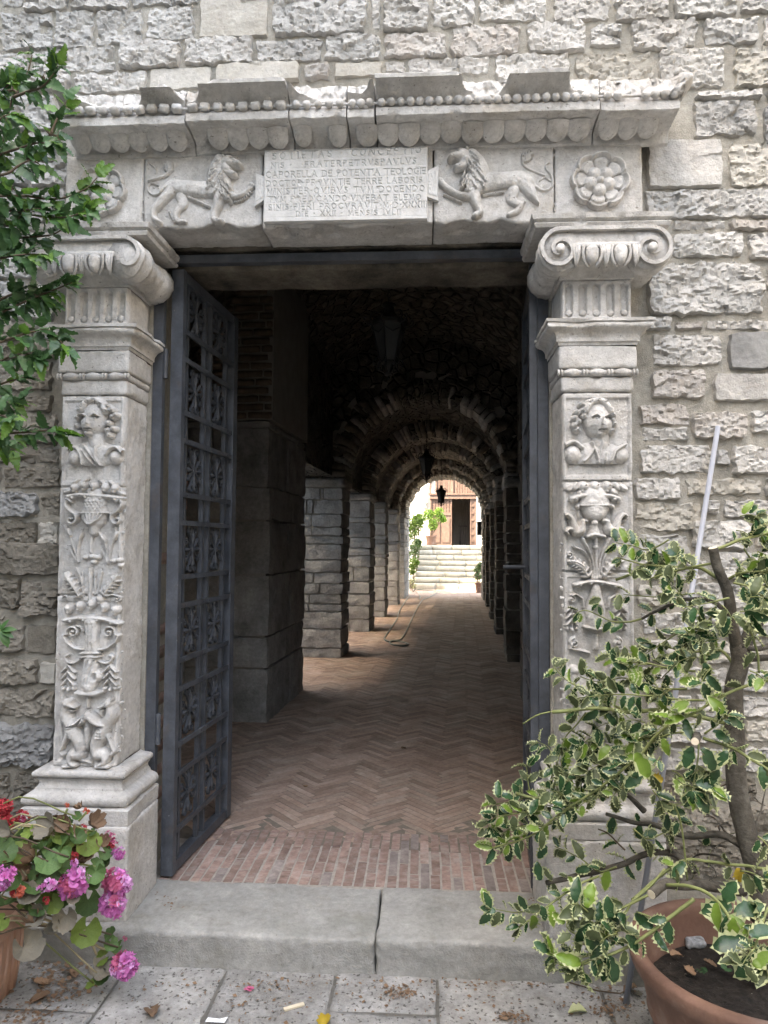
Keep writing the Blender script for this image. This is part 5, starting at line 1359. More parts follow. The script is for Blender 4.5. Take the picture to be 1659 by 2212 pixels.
mb = MB(); mb.box(0.615, 0.68, -0.034, -0.0265, 1.16, 1.42); mb.build('lock_plate', 'iron', leaf_l)
# ------------------------------------------------------------------ passage floor: soldier bricks at the threshold, herringbone beyond
PASS_LOC, PASS_ROT = Vector((-0.472, 0, 0)), -math.radians(3.0)
def to_world(x, y):
    c, s = math.cos(PASS_ROT), math.sin(PASS_ROT)
    return PASS_LOC.x + x * c - y * s, PASS_LOC.y + x * s + y * c
mb = MB(); mb.box(-1.60, 1.0, 3.00, 3.72, -0.3, HS - 0.0024)
q = [to_world(-1.9, 3.4), to_world(1.75, 3.4), to_world(1.75, 23.2), to_world(-1.9, 23.2)]
mb.add([(x, y, HS - 0.0018) for x, y in q] + [(x, y, -0.3) for x, y in q], [(0, 1, 2, 3), (0, 4, 5, 1), (1, 5, 6, 2), (2, 6, 7, 3), (3, 7, 4, 0)], 1)
floor = mb.build('passage_floor', ['floor_joint', 'floor_joint_dark'])
tag(floor, 'reddish brick floor of the vaulted passage', kind='structure')
def brick_mesh(L, W, H, n, mats):
    out = []
    for k in range(n):
        v, f = rough_box(-W / 2, W / 2, -L / 2, L / 2, -H, 0, res=0.05, r=0.0022, amp=0.002, freq=14, seed=k + L * 10)
        me = make_mesh('brick', v, f); set_smooth_by_angle(me, 25); me.materials.append(MAT[mats]); out.append(me)
    return out
bA, bG = brick_mesh(0.238, 0.0385, 0.05, 4, 'brick'), brick_mesh(0.238, 0.0385, 0.05, 2, 'brick_grey')
bH = brick_mesh(0.2458, 0.0384, 0.05, 3, 'floor_brick')
nb_ = 0
x, col = -1.125, 0
while x < 0.50:
    y = 3.012 + (-0.125 if col % 2 else -0.02) + random.uniform(-0.012, 0.012)
    while y < 3.56:
        y0, y1 = max(y, 3.012), min(y + 0.246, 3.57)
        if y1 - y0 > 0.03:
            o = link('brick', random.choice(bG if random.random() < (0.22 if y0 < 3.1 else 0.06) else bA), None, floor)
            o.location = (x + 0.022 + random.uniform(-0.002, 0.002), (y0 + y1) / 2, HS + random.uniform(-0.0006, 0.0012))
            o.scale = (random.uniform(0.95, 1.03), (y1 - y0 - 0.007) / 0.238, 1)
            o.rotation_euler = (random.uniform(-0.003, 0.003), random.uniform(-0.012, 0.012), random.uniform(-0.012, 0.012))
            nb_ += 1
        y += 0.246
    x += 0.0462; col += 1
# herringbone: every brick placed by the lattice, the nearest as pieces of their own, the rest as one mass
Wb, nn = 0.0415, 6
c45 = math.cos(PI / 4)
cand = []
for a in range(-30, 780):
    for m_ in range(-34, 6):
        for kind in (0, 1):
            if kind == 0: cx_, cy_, rot = (a + 2 * nn * m_ + nn / 2) * Wb, (a + 0.5) * Wb, PI / 2
            else: cx_, cy_, rot = (a + 2 * nn * m_ + 0.5) * Wb, (a - 2 * nn + 1 + nn / 2) * Wb, 0.0
            u = (cx_ - cy_) * c45; w = (cx_ + cy_) * c45
            if not (-1.9 < u < 1.75 and 3.45 < w < 23.0): continue
            cand.append((w, u, rot + PI / 4))
cand.sort()
far = MB(); seen = 0
for (w, u, rot) in cand:
    X, Y = to_world(u, w)
    if Y < 3.50: continue
    a = rot + PASS_ROT
    z = HS + random.uniform(-0.0004, 0.0010) - (0.0010 if Y < 3.68 else 0)
    in_view = (-1.12 + (Y - 3) * 0.05) < X < (0.56 + (Y - 3) * 0.14)
    if seen < 300 - nb_ and in_view:
        o = link('brick', random.choice(bH), None, floor)
        o.location = (X, Y, z); o.rotation_euler = (random.uniform(-0.003, 0.003), random.uniform(-0.008, 0.008), a)
        seen += 1
    else:
        c, s = math.cos(a), math.sin(a); hw_, hl = 0.0192, 0.1229
        tz = random.uniform(-0.0006, 0.0006)
        pts = [(X + dx * c - dy * s, Y + dx * s + dy * c) for dx, dy in ((-hw_, -hl), (hw_, -hl), (hw_, hl), (-hw_, hl))]
        far.add([(p[0], p[1], z + (tz if i in (1, 2) else -tz)) for i, p in enumerate(pts)] + [(p[0], p[1], z - 0.012) for p in pts], [(0, 1, 2, 3), (0, 4, 5, 1), (1, 5, 6, 2), (2, 6, 7, 3), (3, 7, 4, 0)])
o = far.build('brick_paving', 'floor_brick_far', floor); tag(o, kind='stuff')

# ------------------------------------------------------------------ the vaulted passage (local frame: x across, y along)
pas = thing('vaulted_passage', tuple(PASS_LOC), 'dim stone passage with piers and round arches behind the doorway', 'passage', rotz=PASS_ROT, world_parts=False)
PIERS = [(5.60, 6.92), (8.88, 9.50), (11.58, 12.28), (13.95, 14.52), (16.72, 17.38), (18.75, 20.35)]
XL, XR, SPR, RAD = -1.03, 1.01, 2.40, 1.02
sid = 0
def pstone(dims, parent, m=None, res=0.06, amp=0.012, r=0.018):
    global sid
    sid += 1
    v, f = rough_box(*dims, res=res, r=r, amp=amp, freq=8, seed=sid, amp2=0.006, freq2=22)
    me = make_mesh('stone', v, f); set_smooth_by_angle(me, 40)
    return link('stone', me, m or 'pier_stone', parent)
def pier(x0, x1, y0, y1, z1, big=False, lit=True, mats=('pier_stone',)):
    mb = MB(); mb.box(x0 + 0.035, x1 - 0.035, y0 + 0.03, y1 - 0.03, HS - 0.02, z1)
    core_ = mb.build('pier', 'pier_mortar', pas)
    z = HS - 0.02
    while z < z1 - 0.03:
        h = min(random.uniform(0.24, 0.50) if big else random.uniform(0.08, 0.26), z1 - z)
        if z1 - z - h < 0.06: h = z1 - z
        nsp = random.choice([1, 1, 2]) if big else random.choice([1, 2, 2, 3])
        cuts = [x0] + sorted(x0 + (x1 - x0) * random.uniform(0.3, 0.7) for _ in range(nsp - 1)) + [x1]
        ycut = [y0, y1] if (y1 - y0) < 0.8 else [y0, y0 + (y1 - y0) * random.uniform(0.35, 0.65), y1]
        for i in range(len(cuts) - 1):
            for j in range(len(ycut) - 1):
                j_ = random.uniform(-0.012, 0.012)
                pstone((cuts[i] + 0.004 + (j_ if i == 0 else 0), cuts[i + 1] - 0.004 + (j_ if i == len(cuts) - 2 else 0), ycut[j] + 0.004 + j_ * (j == 0), ycut[j + 1] - 0.004, z + 0.006, z + h - 0.006), core_,
                       random.choice(mats), res=0.045 if lit else 0.1, amp=0.014 if big else 0.016, r=0.010 if big else 0.013)
        z += h
    return core_
for k, (y0, y1) in enumerate(PIERS):
    top = 2.55 if k == 0 else 2.275
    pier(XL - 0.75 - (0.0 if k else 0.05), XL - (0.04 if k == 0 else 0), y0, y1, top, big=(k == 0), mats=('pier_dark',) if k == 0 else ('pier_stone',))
    pier(XR, XR + 0.55, y0, y1, top, lit=False, mats=('pier_shade_brown',))
    if k:      # impost course
        for (a, b) in ((XL - 0.75, XL + 0.022), (XR - 0.022, XR + 0.55)):
            imp = block('impost', (a, b, y0 - 0.03, y1 + 0.03, 2.28, 2.395), 'pier_dark', pas, res=0.05, r=0.02, amp=0.010, freq=9, seed=k + a)
# rough arch stones over each pair of piers
for k, (y0, y1) in enumerate(PIERS):
    if k == 0: continue
    ring = MB(); n = 26; yA, yB = y0 + 0.03, y1 - 0.03
    for i in range(n):
        a0, a1 = PI * i / n, PI * (i + 1) / n
        P = [(RAD + 0.03, a0), (RAD + 0.33, a0), (RAD + 0.33, a1), (RAD + 0.03, a1)]
        pts = [((XL + XR) / 2 + r_ * math.cos(a), SPR + r_ * math.sin(a)) for r_, a in P]
        ring.add([(x, yA, z) for x, z in pts] + [(x, yB, z) for x, z in pts], [(0, 1, 2, 3), (7, 6, 5, 4), (0, 3, 7, 4), (1, 5, 6, 2)])
    ar = ring.build('arch', 'pier_mortar', pas)
    a = 0.0
    while a < PI - 0.02:
        da = min(random.uniform(0.045, 0.12), PI - a)
        if PI - a - da < 0.05: da = PI - a
        am = a + da / 2
        wv = (RAD + 0.1) * da
        sid += 1
        r0 = random.uniform(-0.034, 0.02)
        v, f = rough_box(-wv / 2 + 0.003, wv / 2 - 0.003, y0 + random.uniform(-0.015, 0.02), y1 - random.uniform(-0.015, 0.02), r0, random.uniform(0.14, 0.26), res=0.09, r=0.015, amp=0.016, freq=8, seed=sid)
        rr = RAD + v[:, 2]; t = am - v[:, 0] / (RAD + 0.1)
        V = np.stack([(XL + XR) / 2 + rr * np.cos(t), v[:, 1], SPR + rr * np.sin(t)], 1)
        link('stone', make_mesh('stone', V, f, True), random.choice(['pier_dark', 'pier_shade_brown', 'pier_shade_brown', 'vault_rubble_shade'] if k < 3 else ['pier_dark', 'vault_lit', 'vault_lit']), ar)
        a += da
# vault webs, rubble above the arches, side walls
def rubble_sheet(name, P, nu, nv, amp=0.03, m='vault_rubble_shade', freq=6):
    u, v = np.meshgrid(np.linspace(0, 1, nu), np.linspace(0, 1, nv))
    X, Y, Z, N = P(u, v)
    d = amp * fbm(X, Y, Z, freq, 3)
    V = np.stack([X + N[0] * d, Y + N[1] * d, Z + N[2] * d], -1).reshape(-1, 3)
    return link(name, make_mesh(name, V, grid_faces(nu, nv), True), m, pas)
def barrel(cx, rad, spr, ya, yb):
    def P(u, v):
        a = PI * (1 - u)
        return cx + rad * np.cos(a), ya + (yb - ya) * v, spr + rad * np.sin(a), (-np.cos(a), 0 * a, -np.sin(a))
    return P
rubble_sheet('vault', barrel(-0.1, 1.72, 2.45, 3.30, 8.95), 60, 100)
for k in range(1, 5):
    rubble_sheet('vault', barrel((XL + XR) / 2, RAD + 0.16, SPR, PIERS[k][1] - 0.1, PIERS[k + 1][0] + 0.1), 44, 30, m='vault_rubble_shade' if k < 2 else 'vault_lit')
def archwall(u, v):      # face above the first low arch, at the end of the high bay
    a = PI * (1 - u)
    r_ = RAD + 0.02 + v * 1.35
    return (XL + XR) / 2 + r_ * np.cos(a), 8.90 + 0 * u, SPR + r_ * np.sin(a), (0 * u, -1 + 0 * u, 0 * u)
rubble_sheet('arch_wall', archwall, 60, 24)
mb = MB()
mb.box(-1.84, XL - 0.14, 6.9, 20.4, 2.42, 4.4); mb.box(XR + 0.14, XR + 0.56, 3.3, 20.4, 2.42, 4.4); mb.box(-1.95, -1.79, 3.3, 5.62, HS - 0.1, 4.6); mb.box(XR + 0.5, XR + 0.72, 3.3, 20.4, HS - 0.1, 2.45)
mb.box(-2.2, 2.0, 3.3, 20.4, 4.42, 4.6)
mb.build('side_wall', 'vault_rubble_shade', pas)
mb = MB(); mb.box(-1.84, XL - 0.03, 5.62, 6.92, 2.56, 4.3); up = mb.build('upper_pier', 'pier_mortar', pas)
z, j = 2.565, 0
while z < 3.75:
    x = -1.84 + (0.0 if j % 2 else -0.12)
    while x < XL - 0.05:
        x0, x1 = max(x, -1.84), min(x + random.uniform(0.20, 0.29), XL - 0.03)
        if x1 - x0 > 0.05:
            sid += 1
            v, f = rough_box(x0 + 0.006, x1 - 0.006, 5.585 + random.uniform(-0.008, 0.01), 5.70, z + 0.006, z + 0.056, res=0.06, r=0.01, amp=0.008, freq=10, seed=sid)
            link('brick', make_mesh('brick', v, f, True), 'vault_brick', up)
        x = x1
    z += 0.068; j += 1
mb = MB(); mb.box(XR - 0.0, XR + 0.5, 5.62, 6.92, 2.56, 4.3); mb.build('upper_pier', 'vault_rubble_shade', pas)
# left wall of the first bay, seen through the gate: stones with a few bricks
z = HS
wl = MB(); wl.box(-1.80, -1.765, 3.34, 5.60, HS - 0.05, 2.6); wlo = wl.build('bay_wall', 'pier_mortar', pas)
while z < 2.55:
    h = random.uniform(0.13, 0.24); y = 3.36
    while y < 5.55:
        w = random.uniform(0.2, 0.42)
        br = random.random() < 0.16
        pstone((-1.80, -1.735 + random.uniform(-0.01, 0.01), y + 0.008, min(y + w, 5.58) - 0.008, z + 0.008, z + h - 0.008), wlo, 'brick' if br else random.choice(['pier_dark', 'pier_shade_brown', 'pier_stone']), res=0.07)
        y += w
    z += h
# brick and mortar strips between the pilasters and the iron frame
for (x0, x1) in ((-1.262, -1.186), (0.521, 0.60)):
    mb = MB(); mb.box(x0, x1, 2.992, 3.30, HS - 0.02, 2.80); jb = mb.build('jamb', 'mortar', portal)
    for z in np.arange(0.30, 1.5, 0.105):
        if random.random() < 0.75:
            xx = x1 if x0 < 0 else x0
            v, f = rough_box(xx - 0.02, xx + 0.004, 3.05, 3.27, z, z + 0.055, res=0.05, r=0.006, amp=0.005, freq=12, seed=z * 9) if x0 < 0 else rough_box(xx - 0.004, xx + 0.02, 3.05, 3.27, z, z + 0.055, res=0.05, r=0.006, amp=0.005, freq=12, seed=z * 9)
            link('brick', make_mesh('brick', v, f, True), 'brick', jb)

# ------------------------------------------------------------------ lanterns hanging from the vault
def lantern(x, y, z_bot, z_top, label, k=1.0):
    X, Y = to_world(x, y)
    L = thing('hanging_lantern', (X, Y, z_bot), label, 'lantern', 'wrought iron lanterns hanging along the passage', world_parts=False)
    L.scale = (k, k, k)
    n = 6
    def ring(r, z): return [(r * math.cos(2 * PI * i / n + 0.3), r * math.sin(2 * PI * i / n + 0.3), z) for i in range(n)]
    z0, z1 = 0.115, 0.345; r0, r1 = 0.052, 0.108
    a, b = ring(r0, z0), ring(r1, z1)
    for i in range(n):
        j = (i + 1) % n
        mb = MB(); mb.tube([a[i], b[i]], 0.0055, 6); mb.build('rib', 'black_iron', L)
        mb = MB(); mb.add([a[i], a[j], b[j], b[i]], [(0, 1, 2, 3)]); mb.build('pane', 'lamp_glass', L)
        c, s = math.cos(2 * PI * i / n + 0.3), math.sin(2 * PI * i / n + 0.3)
        def rad(pts, r=0.0045): 
            m2 = MB(); m2.tube([(c * q[0], s * q[0], q[1]) for q in spline(np.array(pts), 16)], r, 6); return m2
        rad([(0.105, 0.345), (0.135, 0.352), (0.160, 0.372), (0.158, 0.392), (0.143, 0.388)]).build('scroll', 'black_iron', L)
        rad([(0.060, 0.150), (0.082, 0.135), (0.098, 0.112), (0.090, 0.092), (0.076, 0.100)]).build('scroll', 'black_iron', L)
        rad([(0.052, 0.115), (0.058, 0.085), (0.050, 0.062), (0.028, 0.050)]).build('scroll', 'black_iron', L)
        rad([(0.106, 0.350), (0.118, 0.400), (0.095, 0.430), (0.062, 0.425)]).build('scroll', 'black_iron', L)
    mb = MB(); mb.lathe([(0.112, 0.343), (0.116, 0.350), (0.116, 0.372), (0.108, 0.378), (0.06, 0.405), (0.036, 0.440), (0.030, 0.470), (0.045, 0.476), (0.045, 0.486), (0.012, 0.490), (0.001, 0.51)], 0, 0, 12); mb.build('cap', 'black_iron', L)
    mb = MB(); mb.lathe([(0.001, 0.0), (0.010, 0.012), (0.006, 0.026), (0.028, 0.034), (0.030, 0.044), (0.014, 0.05), (0.030, 0.10), (0.056, 0.112), (0.056, 0.122)], 0, 0, 12); mb.build('finial', 'black_iron', L)
    for i in range(n):
        j = (i + 1) % n
        mb = MB(); mb.tube([(b[i][0] * 0.98, b[i][1] * 0.98, 0.318), ((b[i][0] + b[j][0]) * 0.49, (b[i][1] + b[j][1]) * 0.49, 0.290), (b[j][0] * 0.98, b[j][1] * 0.98, 0.318)], 0.0045, 5); mb.build('swag', 'black_iron', L)
    zt = (z_top - z_bot) / k
    nl = int((zt - 0.5) / 0.034)
    for i in range(nl):
        t = np.linspace(0, 2 * PI, 9)
        zz = 0.512 + 0.034 * i
        pts = [((0.009 * math.cos(q)) * (1 if i % 2 else 0), (0.009 * math.cos(q)) * (0 if i % 2 else 1), zz + 0.021 * math.sin(q)) for q in t]
        mb = MB(); mb.tube(pts, 0.0032, 5, cap=False); mb.build('chain_link', 'black_iron', L)
def lant_at(vx, vy, Y):
    p = at(vx, vy, Y)
    c, s = math.cos(-PASS_ROT), math.sin(-PASS_ROT)
    dx, dy = p[0] - PASS_LOC.x, p[1] - PASS_LOC.y
    return dx * c - dy * s, dx * s + dy * c, p[2]
for (vx, vy, Y, top, lab) in ((839, 822, 4.42, 4.15, 'large black lantern nearest the doorway, dark against the vault'), (921, 1043, 10.3, 3.54, 'black lantern on a long chain halfway along the passage'), (953, 1096, 15.9, 3.54, 'small black lantern against the bright courtyard at the far end')):
    x, y, z = lant_at(vx, vy, Y)
    lantern(x, y, z, top, lab)

# ------------------------------------------------------------------ garden hose on the passage floor
hz = HS + 0.012
hp = [(985, 1274), (960, 1270), (925, 1272), (918, 1276), (940, 1280), (952, 1284), (926, 1292), (921, 1297), (938, 1297), (928, 1294)]
hp = [(884, 1286), (872, 1304), (862, 1322), (858, 1336), (851, 1347), (842, 1360), (834, 1372), (830, 1380), (838, 1386), (852, 1385), (866, 1386), (879, 1389), (882, 1392), (872, 1395), (852, 1394), (842, 1389), (848, 1384), (866, 1380), (878, 1362), (886, 1345), (893, 1330), (902, 1312), (908, 1302), (915, 1294), (928, 1289), (942, 1281), (940, 1277), (924, 1275), (900, 1274), (893, 1275), (903, 1280), (908, 1290), (905, 1294)]
pts = np.array([atz(x, y, hz) for x, y in hp]); pts[:, 2] = hz + 0.004 * np.sin(np.arange(len(pts)))
mb = MB(); mb.tube(spline(pts, 5 * len(pts)), 0.013, 8)
tag(mb.build('garden_hose', 'hose', None, True), 'pale garden hose lying in loops along the brick passage floor', 'hose')
# ------------------------------------------------------------------ unseen buildings added round the two courts to shade doorway, passage and steps
def shade_building(name, x0, x1, y0, y1, z1, label, m, win):
    t = thing(name, ((x0 + x1) / 2, (y0 + y1) / 2, 0), label, 'building')
    mb = MB(); mb.box(x0, x1, y0, y1, -0.2, z1); mb.build('wall', m, t)
    mb = MB(); mb.box(x0 - 0.3, x1 + 0.35, y0 - 0.3, y1 + 0.3, z1 + 0.002, z1 + 0.25); mb.build('roof', 'brick', t)
    for (y, z) in win:
        mb = MB(); mb.box(x1 + 0.003, x1 + 0.05, y - 0.5, y + 0.5, z, z + 1.5); w = mb.build('window', 'stair_stone', t)
        mb = MB(); mb.box(x1 + 0.052, x1 + 0.06, y - 0.38, y + 0.38, z + 0.12, z + 1.38); mb.build('pane', 'dark_room', w)
    return t
shade_building('shade_house_left', -14, -5.5, -16, 3.0, 17.0, 'tall pale grey house beside the forecourt', 'plaster_ochre', [(-10, 2), (-6, 2), (-2, 2), (-10, 5.5), (-6, 5.5), (-2, 5.5)])
shade_building('shade_house_right', 5.6, 12, -16, 2.9, 7.5, 'pale grey house on the far side of the forecourt', 'plaster_ochre', [])
shade_building('shade_house_back', -5.4, 5.5, -16, -9, 7.5, 'low house behind the forecourt', 'plaster_ochre', [])
shade_building('shade_block_steps', -14, -6.2, 19.6, 24.2, 11.2, 'pale tower block beside the far courtyard', 'plaster_white', [(21.5, 3.5)])
shade_building('shade_block_passage', -14, -6.2, 3.4, 19.3, 7.7, 'pale wing on the garden side of the passage', 'plaster_white', [(7, 3.5), (11, 3.5), (15, 3.5)])
mb = MB(); mb.box(-6.2, -2.0, 3.4, 24.2, -0.1, HS - 0.02)
tag(mb.build('side_court_ground', 'stair_stone'), kind='structure')
mb = MB()
q = [to_world(-9, 20.5), to_world(8, 20.5), to_world(8, 23.2), to_world(-9, 23.2)]
mb.add([(x, y, HS - 0.008) for x, y in q], [(0, 1, 2, 3)])
tag(mb.build('courtyard_ground', 'stair_stone'), kind='structure')

# ------------------------------------------------------------------ steps up to the church door at the far end
def loc(vx, vy, Y): return lant_at(vx, vy, Y)
sx0 = loc(893, 1273, 23.0)[0]
st = thing('courtyard_steps', (*to_world(0.2, 24.3), HS), 'flight of worn pale stone steps at the end of the passage', 'steps', rotz=PASS_ROT, world_parts=False)
st_o = Vector((0.2, 24.3))
for k in range(8):
    y0 = 22.95 + 0.335 * k
    z0, z1 = HS + 0.1775 * k, HS + 0.1775 * (k + 1)
    cuts = [sx0 - (0.0 if k < 6 else 0.3)]
    while cuts[-1] < 1.9: cuts.append(cuts[-1] + random.uniform(0.55, 1.0))
    for a, b in zip(cuts[:-1], cuts[1:]):
        v, f = rough_box(a + 0.004 - st_o.x, b - 0.004 - st_o.x, y0 - st_o.y, y0 + (0.40 if k < 7 else 4.2) - st_o.y, (z0 if k else z0 - 0.1) - HS, z1 - HS, res=0.12, r=0.012, amp=0.006, freq=6, seed=k + a)
        link('step', make_mesh('step', v, f, True), 'stair_stone', st)
mb = MB(); mb.box(sx0 + 0.02 - st_o.x, 2.2 - st_o.x, 23.2 - st_o.y, 29 - st_o.y, -0.1, 0.1); mb.build('step_core', 'stair_stone', st)

# ------------------------------------------------------------------ white church wall and the carved wooden door screen
YD = 28.6
xw, yw, _ = loc(985, 1177, YD)
ch = thing('church_front', (*to_world(xw, yw + 0.6), HS), 'white sunlit church front behind the wooden door screen', 'building', rotz=PASS_ROT, world_parts=False)
cho = Vector((xw, yw + 0.6))
def cx_(vx): return loc(vx, 1177, YD)[0] - cho.x
def cz_(vy): return loc(985, vy, YD)[2] - HS
d0, d1, dz1 = cx_(976), cx_(1015.5), cz_(1077.5)
zl = 1.42
mb = MB()
mb.box(-9, d0 - 0.05, 0.0, 0.8, 0, 9); mb.box(d1 + 0.05, 7, 0.0, 0.8, 0, 9); mb.box(d0 - 0.05, d1 + 0.05, 0.0, 0.8, dz1 + 0.1, 9)
mb.build('wall', 'plaster_white', ch)
mb = MB(); mb.box(d0 - 1.2, d1 + 1.2, 4.5, 4.6, 0, 6); mb.box(d0 - 1.3, d0 - 1.2, 0.8, 4.5, 0, 6); mb.box(d1 + 1.2, d1 + 1.3, 0.8, 4.5, 0, 6); mb.box(d0 - 1.3, d1 + 1.3, 0.8, 4.6, 6, 6.1); mb.build('interior', 'dark_room', ch)
mb = MB()
for i in range(9):
    xx = d0 + (d1 - d0) * (i + 0.5) / 9
    mb.tube([(xx, 2.2, 1.4), (xx, 2.2, 3.6), (xx * 0.6 + 0.4 * (d0 + d1) / 2, 2.2, 4.1)], 0.045, 8)
mb.build('curtain', 'curtain', ch)
mb = MB(); mb.tube([(d0 + 0.45 * (d1 - d0), 1.6, 1.4), (d0 + 0.45 * (d1 - d0), 1.6, 2.25)], 0.02, 6); mb.box(d0 + 0.35 * (d1 - d0), d0 + 0.85 * (d1 - d0), 1.58, 1.62, 2.22, 2.27); mb.box(d0 + 0.40 * (d1 - d0), d0 + 0.50 * (d1 - d0), 1.5, 1.7, 1.4, 1.62); mb.build('stand', 'dark_room', ch)
p0 = (cx_(912), cz_(1080)); 
mb = MB(); mb.box(cx_(909), cx_(921), -0.25, 0.0, cz_(1085), cz_(1074)); mb.box(cx_(911), cx_(919), -0.18, 0.0, cz_(1095), cz_(1085)); mb.build('corbel', 'plaster_white', ch)
mb = MB(); mb.tube(spline(np.array([(cx_(912), -0.1, cz_(1074)), (cx_(914), -0.1, cz_(1050)), (cx_(925), -0.1, cz_(1020)), (cx_(945), -0.1, cz_(990))]), 12), 0.07, 8); mb.tube(spline(np.array([(cx_(919), -0.1, cz_(1074)), (cx_(923), -0.1, cz_(1050)), (cx_(934), -0.1, cz_(1024)), (cx_(952), -0.1, cz_(996))]), 12), 0.05, 8); mb.build('arch_moulding', 'plaster_white', ch)

sc_ = thing('wooden_door_screen', (*to_world(xw, yw), HS + zl), 'red-brown wooden door screen with pierced lattice panels and an open door', 'door screen', rotz=PASS_ROT, world_parts=False)
def sx_(vx): return loc(vx, 1177, YD)[0] - xw
def sz_(vy): return loc(985, vy, YD)[2] - HS - zl
def wood(name, a, b, c, d, y0=0.0, y1=0.12):
    mb = MB(); mb.box(sx_(a), sx_(b), y0, y1, sz_(d), sz_(c)); return mb.build(name, 'wood', sc_)
def lattice(a, b, c, d, nx, nz):
    x0, x1, z0, z1 = sx_(a), sx_(b), sz_(d), sz_(c)
    mb = MB(); mb.box(x0, x1, 0.115, 0.12, z0, z1); bk = mb.build('lattice_back', 'dark_room', sc_)  # dark sheet painted in for the shade behind the holes
    for i in range(nx + 1):
        x = x0 + (x1 - x0) * i / nx
        mb = MB(); mb.box(x - 0.042, x + 0.042, 0.03, 0.06, z0, z1); mb.build('lattice_bar', 'wood', sc_)
    for k in range(nz + 1):
        z = z0 + (z1 - z0) * k / nz
        mb = MB(); mb.box(x0, x1, 0.062, 0.09, z - 0.038, z + 0.038); mb.build('lattice_bar', 'wood', sc_)
wood('post', 928, 931, 1040, 1181); wood('post', 974, 976, 1078, 1181); wood('post', 1015.5, 1018, 1078, 1181); wood('post', 1024, 1029, 1020, 1181, 0, 0.16)
wood('rail', 928, 1029, 1069, 1077.5, -0.06, 0.16); wood('cornice_rail', 926, 1031, 1066, 1069, -0.10, 0.16)
wood('post', 974, 979, 1010, 1066); wood('post', 940, 943, 1015, 1066)
wood('rail', 931, 974, 1077.6, 1080.5); wood('rail', 931, 974, 1107, 1113); wood('panel', 931, 974, 1113, 1181, 0.03, 0.09); wood('panel', 1018, 1024, 1078, 1181, 0.03, 0.09)
for vy in (1090, 1105, 1120, 1135, 1150, 1165): wood('moulding', 1018.6, 1023.4, vy, vy + 5, -0.02, 0.029)
for a, b in ((934, 950), (955, 971)): wood('inset', a, b, 1120, 1172, 0.005, 0.029)
lattice(943, 974, 1020, 1066, 6, 7); lattice(979, 1024, 1020, 1066, 8, 7); lattice(931.5, 973.5, 1081, 1107, 7, 4)
wood('rail', 926, 1031, 1006, 1019.5)

# box fixed to the last pier
X, Y, Z = loc(1034, 1156, 20.2)
mb = MB(); mb.box(-0.10, 0.10, -0.06, 0.06, 0, 0.36); mb.box(-0.12, 0.12, -0.08, 0.08, 0.362, 0.385)
o = mb.build('wall_box', 'black_iron'); o.location = (*to_world(X + 0.06, 20.45), Z); o.rotation_euler = (0, 0, PASS_ROT)
tag(o, 'dark box fixed beside the last arch of the passage', 'box')

# ------------------------------------------------------------------ plants of the far courtyard
def crown_mesh(blobs, n, size, seed, droop=0.2):
    """leaf-sized faces spread through the volume of a few blobs"""
    g = np.random.default_rng(seed)
    V, Fc = [], []
    for i in range(n):
        bx, by, bz, r = blobs[g.integers(len(blobs))]
        d = g.normal(size=3); d /= np.linalg.norm(d)
        p = np.array([bx, by, bz]) + d * r * g.uniform(0.25, 1.0) ** 0.6
        a = g.normal(size=3); a[2] -= droop; a /= np.linalg.norm(a)
        b = np.cross(a, g.normal(size=3)); b /= np.linalg.norm(b)
        s = size * g.uniform(0.6, 1.2)
        k = len(V)
        V += [p - a * s * 0.5, p + b * s * 0.22, p + a * s * 0.5, p - b * s * 0.22]
        Fc.append((k, k + 1, k + 2, k + 3))
    return make_mesh('crown', np.array(V), np.array(Fc), True)
def court_plant(name, base, blobs, n, size, m, label, cat, stems=3, seed=1, group=None):
    t = thing(name, base, label, cat, group)
    link('crown', crown_mesh(blobs, n, size, seed), m, t)
    g = np.random.default_rng(seed)
    for i in range(stems):
        b = blobs[i % len(blobs)]
        mb = MB(); mb.tube(spline(np.array([base, (base[0] * 0.4 + b[0] * 0.6 + g.normal() * 0.05, (base[1] + b[1]) / 2, (base[2] + b[2]) / 2), (b[0], b[1], b[2])]), 8), [0.02, 0.018, 0.016, 0.014, 0.012, 0.01, 0.009, 0.008, 0.006][:9] if False else 0.012, 6)
        mb.build('stem', 'stem_brown', t)
    return t
def W(vx, vy, Y): return tuple(at(vx, vy, Y))
# terracotta pot on the landing
c = at(931, 1179, 26.3); zt = HS + 1.42
pot = thing('terracotta_pot', (c[0], c[1], zt), 'square orange terracotta pot at the top of the steps', 'pot')
mb = MB(); mb.lathe([(0.001, zt + 0.03), (0.16, zt + 0.03), (0.20, zt + 0.30), (0.225, zt + 0.30), (0.225, zt + 0.36), (0.19, zt + 0.36), (0.185, zt + 0.31), (0.001, zt + 0.31)], c[0], c[1], 20); mb.build('body', 'terracotta', pot)
mb = MB(); mb.lathe([(0.001, zt + 0.004), (0.22, zt + 0.004), (0.24, zt + 0.035), (0.001, zt + 0.029)], c[0], c[1], 20); mb.build('saucer', 'terracotta', pot)
b0 = W(938, 1118, 26.3); b1 = W(925, 1112, 26.3); b2 = W(948, 1108, 26.3)
court_plant('potted_shrub', (c[0], c[1], zt + 0.32), [(*b0, 0.30), (*b1, 0.22), (*b2, 0.22), (*W(934, 1135, 26.3), 0.2), (*W(957, 1122, 26.3), 0.12)], 1100, 0.12, 'garden_leaf', 'airy light green shrub in the pot on top of the steps', 'plant', 5, 4)
court_plant('sunlit_shrub', (*W(893, 1245, 23.6)[:2], HS), [(*W(895, 1132, 24.5), 0.34), (*W(905, 1124, 24.5), 0.25), (*W(888, 1150, 24.5), 0.3)], 1500, 0.11, 'garden_leaf', 'yellow-green bush left of the steps, below the white wall', 'shrub', 5, 6)
